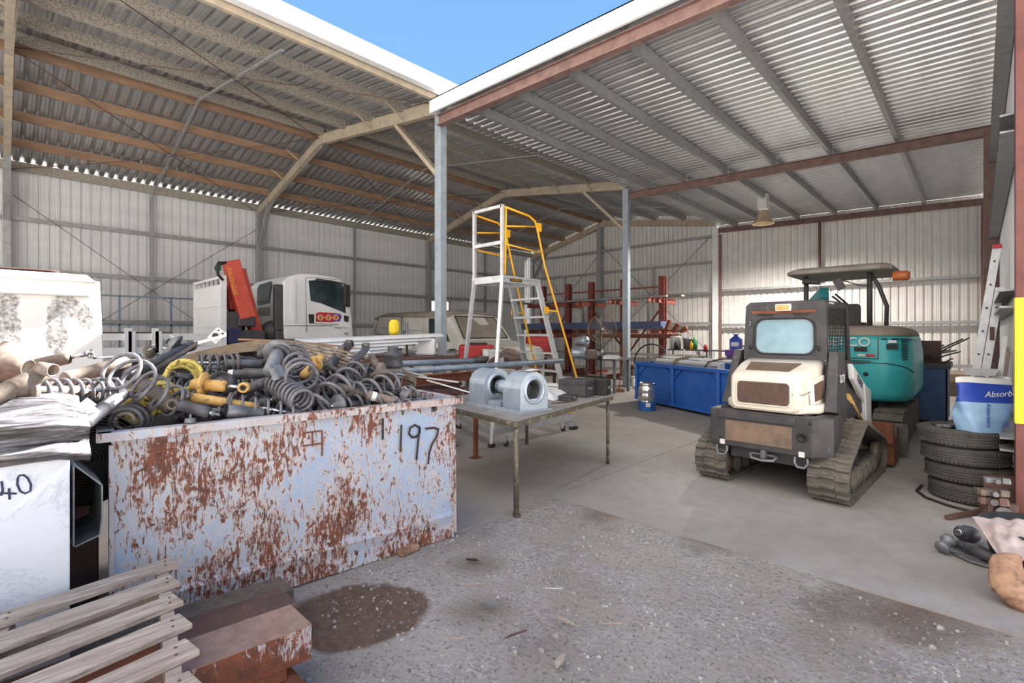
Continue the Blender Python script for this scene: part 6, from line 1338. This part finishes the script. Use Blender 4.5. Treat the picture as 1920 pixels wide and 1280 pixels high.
for pts in ([(702, 625), (710, 596), (713, 593.5), (753.5, 593.5), (752.5, 630.5), (702, 625)], [(756, 631), (756.5, 594), (795, 594.5)], [(709, 614), (749, 617)], [(757, 618), (790, 620)]):
    b = MB(); b.tube([vs(*p, .026) for p in pts], .007 if len(pts) > 2 else .004, 5); b.build('window_seal', M['black'], vb, world=True)
vplate([(805, 597), (829, 597), (843, 640), (805, 632)], 'glass', 'door_window', .015)
b = MB(); nrm = V((.62, 0, .55)).normalized()*.02
c_ = [V((-9.00, YV+.12, 1.42)), V((-9.00, YV2-.12, 1.42)), V((-9.44, YV2-.2, 1.96)), V((-9.44, YV+.2, 1.96))]
b.hexa([p+nrm*.3 for p in c_], [p+nrm*1.2 for p in c_]); ws = b.build('windscreen', mat('dusty_windscreen', (150, 142, 130), (136, 128, 118), 4, .5), vn, world=True)
b = MB(); b.tube([p+nrm*1.3 for p in c_], .018, 6, closed=True); b.build('windscreen_seal', M['black'], ws, world=True)
for y in (YV+.3, YV2-.3):
    for x in (-12.4, -8.5): b = MB(); b.lathe([(.15, -.1), (.31, -.1), (.34, -.07), (.34, .07), (.31, .1), (.15, .1), (.1, .04), (0, .04)], (x, y-.14 if y < 8 else y+.14, .34), (0, -1, 0), 24); b.build('wheel', M['tyre'], vn, world=True)
# ================================================================== yellow pressure tank, white sheets
def trestle(name, label, x0, x1, y0, y1, z_, m='rustdark'):
    t = thing(name, label, 'bench', ((x0+x1)/2, (y0+y1)/2, 0)); b = MB(); b.bb(x0, x1, y0, y1, z_-.05, z_); b.build('benchtop', M[m], t, world=True)
    for x in (x0+.06, x1-.06):
        for y in (y0+.06, y1-.06): b = MB(); b.bb(x-.03, x+.03, y-.03, y+.03, 0, z_-.05); b.build('leg', M[m], t, world=True)
    return t
trestle('work_trestle', 'low steel trestle carrying the folded white sheets and yellow tank', -8.0, -6.6, 1.6, 5.55, 1.16)
pt = DP(739, 640, 8.65); pt.z = 1.16
t = thing('pressure_tank', 'small yellow pressure tank standing on a pump in front of the old van', 'tank', pt); b = MB(); b.lathe([(0, .36), (.05, .365), (.085, .39), (.092, .43), (.092, .56), (.083, .60), (.045, .635), (0, .64)], n=20); b.build('tank', M['yellow2'], t)
b = MB(); b.cyl((0, 0, .63), (0, 0, .66), .02, n=8); b.cyl((0, 0, 0), (0, 0, .37), .025, n=8); b.box((.04, .03, .12), (.2, .08, .06)); b.build('pump_stand', M['dirty_steel'], t)
t = thing('pump_column', 'slim grey pump column standing beside the yellow tank', 'pump', DP(763, 640, 8.5)); b = MB(); c = DP(763, 640, 8.5); b.cyl((c.x, c.y, 1.16), (c.x, c.y, 1.74), .022, n=10); b.cyl((c.x-.06, c.y, 1.55), (c.x-.06, c.y, 1.70), .03, n=8); b.beam((c.x, c.y, 1.72), (c.x-.06, c.y, 1.69), .02, .02); b.build('column', M['coil'], t, world=True)
t = thing('folded_sheet_bundle', 'long bundle of folded white roof flashing lying behind the scrap heap', 'flashing', DP(740, 640, 6.2)); b = MB()
a0, a1 = XP(560, 640, -6.95), XP(826, 628, -7.12)
for k in range(6):
    p, q = a0+V((0, 0, -.055*k))+V((.03*k, 0, 0)), a1+V((0, 0, -.06*k))+V((.03*k, -.30*k, 0)); b.prof(p, q, [(-.12, .01), (-.1, .035), (.04, .02), (.10, -.02), (.10, -.028), (.04, .012), (-.1, .027), (-.12, .002)])
b.build('flashing', M['white_trim'], t, world=True)
# ================================================================== benches with small machines
bench_l2 = trestle('steel_bench', 'dark steel bench crowded with small machines between the near post and the old van', -9.0, -6.3, 6.75, 7.5, .92)
def onz(px, py, F): p = DP(px, py, F); return p
def machine(name, label, cat, px, py, F, z_, d, m, m2='dirty_steel', kind=0, rz=0):
    p = DP(px, py, F); t = thing(name, label, cat, (p.x, p.y, z_), rz); b = MB()
    if kind == 0: b.box((0, 0, d[2]*.45), (d[0], d[1], d[2]*.9)); o = b.build('housing', M[m], t, bevel=d[2]*.12); b = MB(); b.cyl((d[0]*.5, 0, d[2]*.45), (d[0]*.62, 0, d[2]*.45), d[2]*.25, n=14); b.bb(-d[0]*.3, d[0]*.3, -d[1]*.3, d[1]*.3, d[2]*.9, d[2]); b.build('fitting', M[m2], t)
    elif kind == 1: b.lathe([(0, -d[0]/2), (d[2]*.35, -d[0]/2), (d[2]*.42, -d[0]*.4), (d[2]*.42, d[0]*.4), (d[2]*.35, d[0]/2), (0, d[0]/2)], (0, 0, d[2]*.45), (1, .15, 0), 18); b.build('casing', M[m], t); b = MB(); b.box((0, 0, .01), (d[0]*.8, d[1], .02)); b.box((0, 0, d[2]*.85), (d[0]*.4, d[1]*.4, d[2]*.2)); b.cyl((d[0]*.5, 0.07*d[0], d[2]*.45), (d[0]*.7, .1*d[0], d[2]*.45), .02, n=8); b.build('fitting', M[m2], t)
    elif kind == 2: b.lathe([(d[0]*.42, 0), (d[0]*.5, d[2]), (d[0]*.46, d[2]), (d[0]*.4, .01), (0, .01)], n=20); b.build('bucket', M[m], t); b = MB(); b.ring((0, 0, d[2]*.98), (0, 0, 1), d[0]*.5, .008, 24); b.build('rim', M[m2], t)
    return t
machine('petrol_generator', 'red petrol generator on the long bench behind the ladder', 'generator', 893, 648, 10.6, .93, (.75, .4, .42), 'redplastic', 'black', 0, .9)
machine('paint_bucket', 'white plastic bucket beside the red generator', 'bucket', 914, 655, 10.3, .92, (.22, .22, .30), 'pvc', 'pvc', 2)
machine('tool_box', 'bare metal box beside the white bucket on the bench', 'box', 935, 650, 10.05, .92, (.34, .3, .34), 'alu', 'grey_steel', 0, .4)
machine('small_engine', 'dirty small engine in front of the red generator', 'engine', 876, 664, 10.5, .92, (.3, .25, .2), 'dirty_steel', 'black', 1, .3)
machine('gearbox', 'black gearbox under the red generator on the bench', 'gearbox', 903, 668, 10.15, .92, (.34, .25, .18), 'shockblack', 'coil', 1, .8)
machine('valve_block', 'cluster of bright valve fittings behind the near post', 'valve', 782, 662, 8.75, 1.16, (.36, .25, .22), 'alu', 'grey_steel', 1, .7)
machine('bare_box', 'pale square box behind the near post, beside the valve fittings', 'box', 800, 655, 8.8, 1.16, (.36, .3, .34), 'white_trim', 'alu', 0, .7)
machine('hose_reel', 'grey coiled machine part right behind the near post', 'machine part', 848, 652, 10.95, .92, (.3, .25, .3), 'grey_steel', 'black', 1, .2)
def sack(u, w_):
    c = DP(960, 648, 9.8); a = (u-.5)*1.0; h = .38*(1-abs(2*u-.9)**1.5)*(1-.9*w_)
    return V((c.x, c.y, .90))+RGT*a+FWD*((w_-.3)*.4)+V((0, 0, max(0, h)+.05*noise.noise(V((u*6, w_*5, 3)))))
t = thing('canvas_sheet', 'pinkish dust sheet draped over parts behind the ladder steps', 'dust sheet', DP(960, 648, 9.8)); b = MB(); b.grid(sack, 24, 16); b.build('sheet', M['rag'], t, world=True, solid=.01)
# right hand workbench with motors
rb = trestle('steel_workbench', 'heavy dark workbench with motors on it, under the pedestal fan', -8.2, -6.75, 10.9, 11.7, .90, 'coil')
machine('electric_motor', 'grey electric motor lying tilted on the heavy workbench', 'motor', 1084, 662, 12.6, .90, (.36, .3, .34), 'ductgalv', 'grey_steel', 1, .6)
machine('electric_motor', 'grey electric motor topmost of the two on the heavy workbench', 'motor', 1092, 640, 12.9, 1.22, (.34, .28, .30), 'ductgalv', 'grey_steel', 1, -.3)
machine('vise', 'dark cast vise in the middle of the heavy workbench', 'vise', 1110, 660, 12.5, .90, (.28, .2, .24), 'dirty_steel', 'chrome', 0, .5)
machine('parts_tray', 'shallow tray of bright fittings at the right end of the workbench', 'tray', 1145, 662, 12.4, .90, (.4, .26, .1), 'alu', 'white_label', 0, .6)
machine('grinder', 'small dark grinder between the motors and the tray', 'grinder', 1122, 655, 12.8, .90, (.24, .2, .26), 'grey_steel', 'black', 1, .2)
machine('red_toolbox', 'red tool chest standing beyond the ladder steps', 'tool chest', 1010, 640, 13.6, .95, (.7, .4, .6), 'redplastic', 'grey_steel', 0, .5)
t = trestle('side_bench', 'dark side bench carrying the red tool chest', -10.1, -8.4, 9.7, 10.6, .95)
# pedestal fan
fc = DP(1129, 617, 12.6); t = thing('pedestal_fan', 'large round wire-caged pedestal fan standing behind the workbench', 'fan', (fc.x, fc.y, 0)); ax_ = -FWD
b = MB(); u_, w2, _ = b.frame(ax_); Rf = .37
b.ring(fc, ax_, Rf, .010, 40, 6)
for k in range(12): b.ring(fc+ax_*(.06*(1-(k/12)**2)+.01), ax_, Rf*(k+1)/12.5, .0028, 36, 4)
for k in range(24): a = k*PI/12; b.tube([fc+ax_*.075, fc+ax_*.06+(u_*math.cos(a)+w2*math.sin(a))*Rf*.5, fc+(u_*math.cos(a)+w2*math.sin(a))*Rf], .0025, 4)
b.build('cage', M['strip2'], t, world=True)
b = MB()
for k in range(3):
    a = k*2*PI/3+.5; d1, d2 = (u_*math.cos(a)+w2*math.sin(a)), (u_*math.cos(a+.5)+w2*math.sin(a+.5)); b.hexa([fc+d1*.06-ax_*.02, fc+d1*.31-ax_*.02, fc+d2*.31-ax_*.06, fc+d2*.06-ax_*.05], [fc+d1*.06-ax_*.025, fc+d1*.31-ax_*.025, fc+d2*.31-ax_*.065, fc+d2*.06-ax_*.055])
b.build('blade', M['grey_steel'], t, world=True)
b = MB(); b.lathe([(0, .08), (.03, .08), (.035, .06), (0, .06)], fc, ax_, 14); b.build('hub', M['white_label'], t, world=True)
b = MB(); b.lathe([(0, -.05), (.08, -.05), (.08, -.25), (0, -.27)], fc, ax_, 16); b.cyl(fc-ax_*.15, V((fc.x, fc.y, .03))-ax_*.15, .025, n=10); b.cyl(V((fc.x, fc.y, 0))-ax_*.15, V((fc.x, fc.y, .03))-ax_*.15, .25, n=20); b.build('stand', M['blackmetal'], t, world=True)
# ================================================================== cantilever rack with steel
ck = thing('cantilever_rack', 'red-brown cantilever storage rack along the gable wall', 'storage rack', (-10.5, 15.6, 0))
posts = [-13.1, -11.8, -10.7, -9.3, -7.8]
for x in posts:
    b = MB(); b.eye((x, 15.6, .0), (x, 15.6, 3.5), .2, .2, .02, up=(0, 1, 0)); b.bb(x-.1, x+.1, 15.5, 15.7, 3.49, 3.5); po = b.build('upright', M['rack'], ck, world=True)
    b = MB(); b.eye((x, 14.5, .06), (x, 16.7, .06), .14, .12); b.build('foot', M['rack'], po, world=True)
    for z_, l in ((2.66, 1.0), (1.62, 1.0)):
        b = MB(); b.eye((x, 15.6-l, z_), (x, 15.6+l, z_), .1, .16, .014); b.build('arm', M['rack'], po, world=True)
b = MB()
for i in range(4):
    b.beam((posts[i], 15.6, 3.15), (posts[i+1], 15.6, 3.15), .05, .05)
    if i in (0, 3): b.beam((posts[i], 15.6, .6), (posts[i+1], 15.6, 2.5), .06, .05)
    if i == 1: b.beam((posts[i+1], 15.6, 2.5), (posts[i+1]+1.4, 15.6, 1.0), .06, .05)
b.build('cross_rail', M['rack'], ck, world=True)
def lenth(label, x0, x1, y, z_, w, h, m): t = thing('steel_length', label, 'steel length', ((x0+x1)/2, y, z_)); b = MB(); b.beam((x0, y, z_+h/2), (x1, y, z_+h/2), w, h); b.build('length', M[m], t, world=True)
lenth('bundle of blue painted steel lengths on the middle arms of the rack', -13.6, -7.45, 15.05, 1.71, .55, .24, 'bluesteel')
lenth('rusty beam lying under the blue lengths on the rack', -12.5, -6.8, 14.75, 1.40, .2, .13, 'rust')
lenth('pale channel resting on the top arms of the rack', -12.9, -7.3, 14.9, 2.745, .14, .05, 'galv')
lenth('long pale timber on the right end of the top arms', -9.4, -6.9, 15.2, 2.745, .25, .06, 'strip2')
lenth('thin grey tube at the left of the top arms', -13.7, -10.2, 15.9, 2.745, .08, .08, 'pipe')
for k in range(3):
    t = thing('rusty_offcut', ['upright rusty offcut at the right end of the blue lengths', 'smaller rusty offcut leaning at the rack end', 'curved rusty offcut hanging off the rack end'][k], 'offcut', (-7.3+.25*k, 14.9, 1.7)); b = MB(); b.beam((-7.35+.25*k, 14.9, 1.60), (-7.2+.28*k, 14.9, 1.98-.12*k), .12, .1); b.beam((-7.5, 14.85+.1*k, 1.66), (-6.7, 14.9+.1*k, 1.62), .08, .06); b.build('offcut', M['rust'], t, world=True)
q = YP(1078, 592, 18.9); t = thing('switch_box', 'white electrical box mounted on the gable wall behind the rack', 'electrical box', q); b = MB(); b.bb(q.x-.22, q.x+.22, 18.95, 19.15, q.z-.45, q.z+.3); b.build('box', M['pvc'], t, world=True, bevel=.01)
# shelf with containers right of the rack
sh = thing('wire_shelf', 'dark wire shelf holding paint containers near the gable corner', 'shelf', (-6.2, 14.5, 0))
b = MB(); b.bb(-7.1, -5.0, 14.3, 14.9, 1.03, 1.06); b.bb(-7.1, -5.0, 14.3, 14.9, .3, .33); b.build('shelf_board', M['blackmetal'], sh, world=True)
for x in (-7.08, -6.0, -5.02):
    for y in (14.32, 14.88): b = MB(); b.bb(x-.02, x+.02, y-.02, y+.02, 0, 1.05); b.build('leg', M['grey_steel'], sh, world=True)
for k, (px, r, h, m, nm, lab, cat) in enumerate(((1267, .17, .40, 'pvc', 'paint_bucket', 'large white paint bucket on the wire shelf', 'bucket'), (1290, .14, .34, 'grey_steel', 'metal_drum', 'dull metal drum beside the white paint bucket', 'drum'), (1302, .08, .36, 'green', 'oil_bottle', 'green oil container on the wire shelf', 'bottle'), (1296, .05, .26, 'yellow', 'spray_bottle', 'slim yellow bottle between the drum and the green container', 'bottle'), (1268, .06, .26, 'black', 'funnel', 'black funnel in front of the white paint bucket', 'funnel'), (1323, .06, .24, 'redplastic', 'spray_can', 'red aerosol can right of the wire shelf', 'can'))):
    p = YP(px, 640, 14.6 if k < 3 else 14.38); t = thing(nm, lab, cat, (p.x, p.y, 1.06 if k < 5 else 1.0)); b = MB(); b.lathe([(0, 0), (r*.92, 0), (r, h*.9), (r*1.03, h*.92), (r*1.03, h), (0, h)] if k < 2 else [(0, 0), (r, 0), (r, h*.7), (r*.35, h*.88), (r*.35, h), (0, h)], n=18); b.build('container', M[m], t)
    if k < 2: b = MB(); b.tube([(r*math.cos(a), 0, h*.95+.05*math.sin(a)) for a in [j*PI/8 for j in range(9)]], .006, 5); b.build('handle', M['grey_steel'], t)
# brown cardboard/box pile and blue bottle by the lean-to back wall
t = thing('box_pile_bench', 'low dark cabinet against the back wall left of the loader', 'cabinet', (-4.3, 15.0, 0)); b = MB(); b.bb(-5.15, -3.5, 14.4, 15.2, 0, .98); b.build('carcass', M['rustdark'], t, world=True); b = MB(); b.bb(-5.0, -4.35, 14.38, 14.4, .1, .9); b.build('door', M['rustdark'], t, world=True)
for k, (x0, x1, z0, z1, lab) in enumerate(((-5.0, -3.9, .98, 1.22, 'wide brown carton lying on the dark cabinet'), (-4.6, -3.6, 1.22, 1.45, 'upper brown carton tilted on the wide one'))):
    t = thing('carton', lab, 'carton', ((x0+x1)/2, 14.8, z0)); b = MB(); b.box(((x0+x1)/2, 14.8, (z0+z1)/2), (x1-x0, .5, z1-z0), (0, .04*k, 0)); b.build('carton', M['rustdark'] if k else M['strip2'], t, world=True, bevel=.01)
p = YP(1380, 650, 12.3); t = thing('coolant_bottle', 'blue and white coolant bottle perched beside the loader cab', 'bottle', (p.x, p.y, 1.16)); b = MB(); b.loft([rrect(.13, 0, .02, .01, 0)] if 0 else [[(x*.13, y*.07, 0) for x, y in ((-1, -1), (1, -1), (1, 1), (-1, 1))], [(x*.13, y*.07, .25) for x, y in ((-1, -1), (1, -1), (1, 1), (-1, 1))], [(x*.04, y*.04, .33) for x, y in ((-1, -1), (1, -1), (1, 1), (-1, 1))], [(x*.04, y*.04, .38) for x, y in ((-1, -1), (1, -1), (1, 1), (-1, 1))]]); b.build('bottle', M['bagblue'], t, bevel=.01); b = MB(); b.box((0, -.072, .13), (.18, .004, .1)); b.build('label', M['white_label'], t)
t = thing('tool_stand', 'purple-topped dark stand under the coolant bottle', 'stand', (p.x, p.y, 0)); b = MB(); b.box((0, 0, 1.08), (.42, .3, .15)); b.build('top', M['purple'], t); b = MB(); b.box((0, 0, .5), (.36, .26, 1.0)); b.build('column', M['blackmetal'], t)
# broom at the far post, tyre hoop
q = G(1160, 735); t = thing('wooden_broom', 'wooden-handled broom leaning on the far post', 'broom', q); b = MB(); b.cyl(DP(1152, 738, 13.3)*1.0 if 0 else V((q.x, q.y, .08)), V((q.x+.12, q.y+.12, 1.2)), .013, n=8); b.build('handle', M['wood2'], t, world=True); b = MB(); b.box((q.x, q.y, .05), (.3, .08, .1), (0, 0, .7)); b.build('head', M['wood2'], t, world=True)
t = thing('rubber_hoop', 'black rubber hoop standing under the rack right of the far post', 'hoop', (-8.6, 13.9, 0)); b = MB(); c = YP(1222, 672, 13.9); c.z = .62; b.ring(c, (0, 1, 0), .60, .022, 36, 8); b.build('hoop', M['black'], t, world=True)
for k in range(6):
    p = YP(1185+9*k, 672, 13.0); t = thing('steel_part', 'rusty machine part piled on the floor below the rack', 'machine part', (p.x, 13.0+.2*(k % 2), 0), .5*k, group='machine parts below the rack'); b = MB(); b.box((0, 0, .25), (.16, .2, .5)); b.cyl((-.1, 0, .55), (.1, 0, .58), .07, n=12); b.build('casting', M['rustdark' if k % 2 else 'dirty_steel'], t, bevel=.02)
# ================================================================== high-bay lamp under the lean-to roof
lp = YP(1431, 395, 12.35+3.2); lx, ly = lp.x, lp.y
t = thing('highbay_lamp', 'high-bay lamp with flared ribbed shade hanging under the lean-to roof', 'lamp', (lx, ly, 4.78))
b = MB(); b.box((0, 0, .66), (.26, .24, .46)); b.cyl((0, 0, .38), (0, 0, .45), .05, n=12); b.build('gear_box', M['pvc'], t, bevel=.02)
b = MB(); b.lathe([(.09, .40), (.12, .36), (.20, .20), (.28, .03), (.30, .0), (.28, .0), (.19, .19), (.11, .35), (.08, .39)], n=32); b.build('shade', M['lampshade'], t)
b = MB(); b.cyl((0, 0, .89), (0, 0, .89+.06), .02, n=8); b.build('hook', M['galv'], t)
lm = bpy.data.materials.new('lamp_glow'); lm.use_nodes = True; lm.node_tree.nodes['Principled BSDF'].inputs['Emission Color'].default_value = (1, .9, .75, 1); lm.node_tree.nodes['Principled BSDF'].inputs['Emission Strength'].default_value = 3
b = MB(); b.lathe([(0, .33), (.05, .32), (.09, .2), (.09, .13), (.05, .08), (0, .06)], n=16); b.build('bulb', lm, t)
lt = bpy.data.lights.new('highbay_lamp_light', 'SPOT'); lt.spot_size = math.radians(168); lt.spot_blend = .6; lt.energy = 1900; lt.color = (1, .93, .82); lt.shadow_soft_size = .12
lo = bpy.data.objects.new('highbay_lamp_light', lt); C.objects.link(lo); lo.location = (lx, ly, 4.74)
# ================================================================== light, sky, camera
sun = bpy.data.lights.new('sun', 'SUN'); sun.energy = 34.0; sun.angle = math.radians(.6); sun.color = (1, .96, .90)
so = bpy.data.objects.new('sun', sun); C.objects.link(so)
sd = V((.05, .80, .715)).normalized(); so.rotation_euler = sd.to_track_quat('Z', 'Y').to_euler(); so.location = (0, 20, 30)
w = bpy.data.worlds.new('sky'); bpy.context.scene.world = w; w.use_nodes = True; nt = w.node_tree
bg = nt.nodes['Background']
def N(t, **k):
    x = nt.nodes.new(t)
    for a, v in k.items(): setattr(x, a, v)
    return x
tc = N('ShaderNodeTexCoord'); sp = N('ShaderNodeSeparateXYZ'); nt.links.new(tc.outputs['Generated'], sp.inputs[0])
r1 = N('ShaderNodeValToRGB'); e = r1.color_ramp.elements
stops = [(.0, (1.35, 1.15, .98, 1)), (.22, (1.2, 1.12, 1.02, 1)), (.40, (.26, .54, .95, 1)), (.62, (.22, .47, .90, 1)), (1.0, (.20, .42, .85, 1))]
while len(e) < len(stops): e.new(1)
for i, (p, c) in enumerate(stops): e[i].position = p; e[i].color = c
nt.links.new(sp.outputs['Z'], r1.inputs[0])
# added out-of-view cloud over half the sky, brightening the sheds through their open side
ns = N('ShaderNodeTexNoise'); ns.inputs['Scale'].default_value = 2.2; ns.inputs['Detail'].default_value = 5; nt.links.new(tc.outputs['Generated'], ns.inputs['Vector'])
m1 = N('ShaderNodeMath', operation='MULTIPLY_ADD'); nt.links.new(sp.outputs['Y'], m1.inputs[0]); m1.inputs[1].default_value = -1.1; nt.links.new(ns.outputs['Fac'], m1.inputs[2])
r2 = N('ShaderNodeValToRGB'); r2.color_ramp.elements[0].position = .45; r2.color_ramp.elements[1].position = .85; nt.links.new(m1.outputs[0], r2.inputs[0])
mx = N('ShaderNodeMix', data_type='RGBA'); nt.links.new(r2.outputs[0], mx.inputs[0]); nt.links.new(r1.outputs[0], mx.inputs[6]); mx.inputs[7].default_value = (2.1, 1.95, 1.82, 1)
nt.links.new(mx.outputs[2], bg.inputs[0]); bg.inputs['Strength'].default_value = 1.0
cam = bpy.data.cameras.new('camera'); co = bpy.data.objects.new('camera', cam); C.objects.link(co)
cam.sensor_width = 36; cam.lens = FOC/1920*36; cam.shift_y = (625-640)/1920
co.location = CAM; co.rotation_euler = (PI/2, 0, YAW); cam.clip_start = .05; cam.clip_end = 300
sc = bpy.context.scene; sc.camera = co
sc.view_settings.view_transform = 'Standard'; sc.view_settings.look = 'None'; sc.view_settings.gamma = 1; sc.view_settings.use_curve_mapping = False
sc.view_settings.exposure = 0.11
sc.cycles.max_bounces = 10; sc.cycles.diffuse_bounces = 6
sc.cycles.caustics_reflective = False
sc.cycles.sample_clamp_indirect = 6
sc.cycles.use_denoising = True
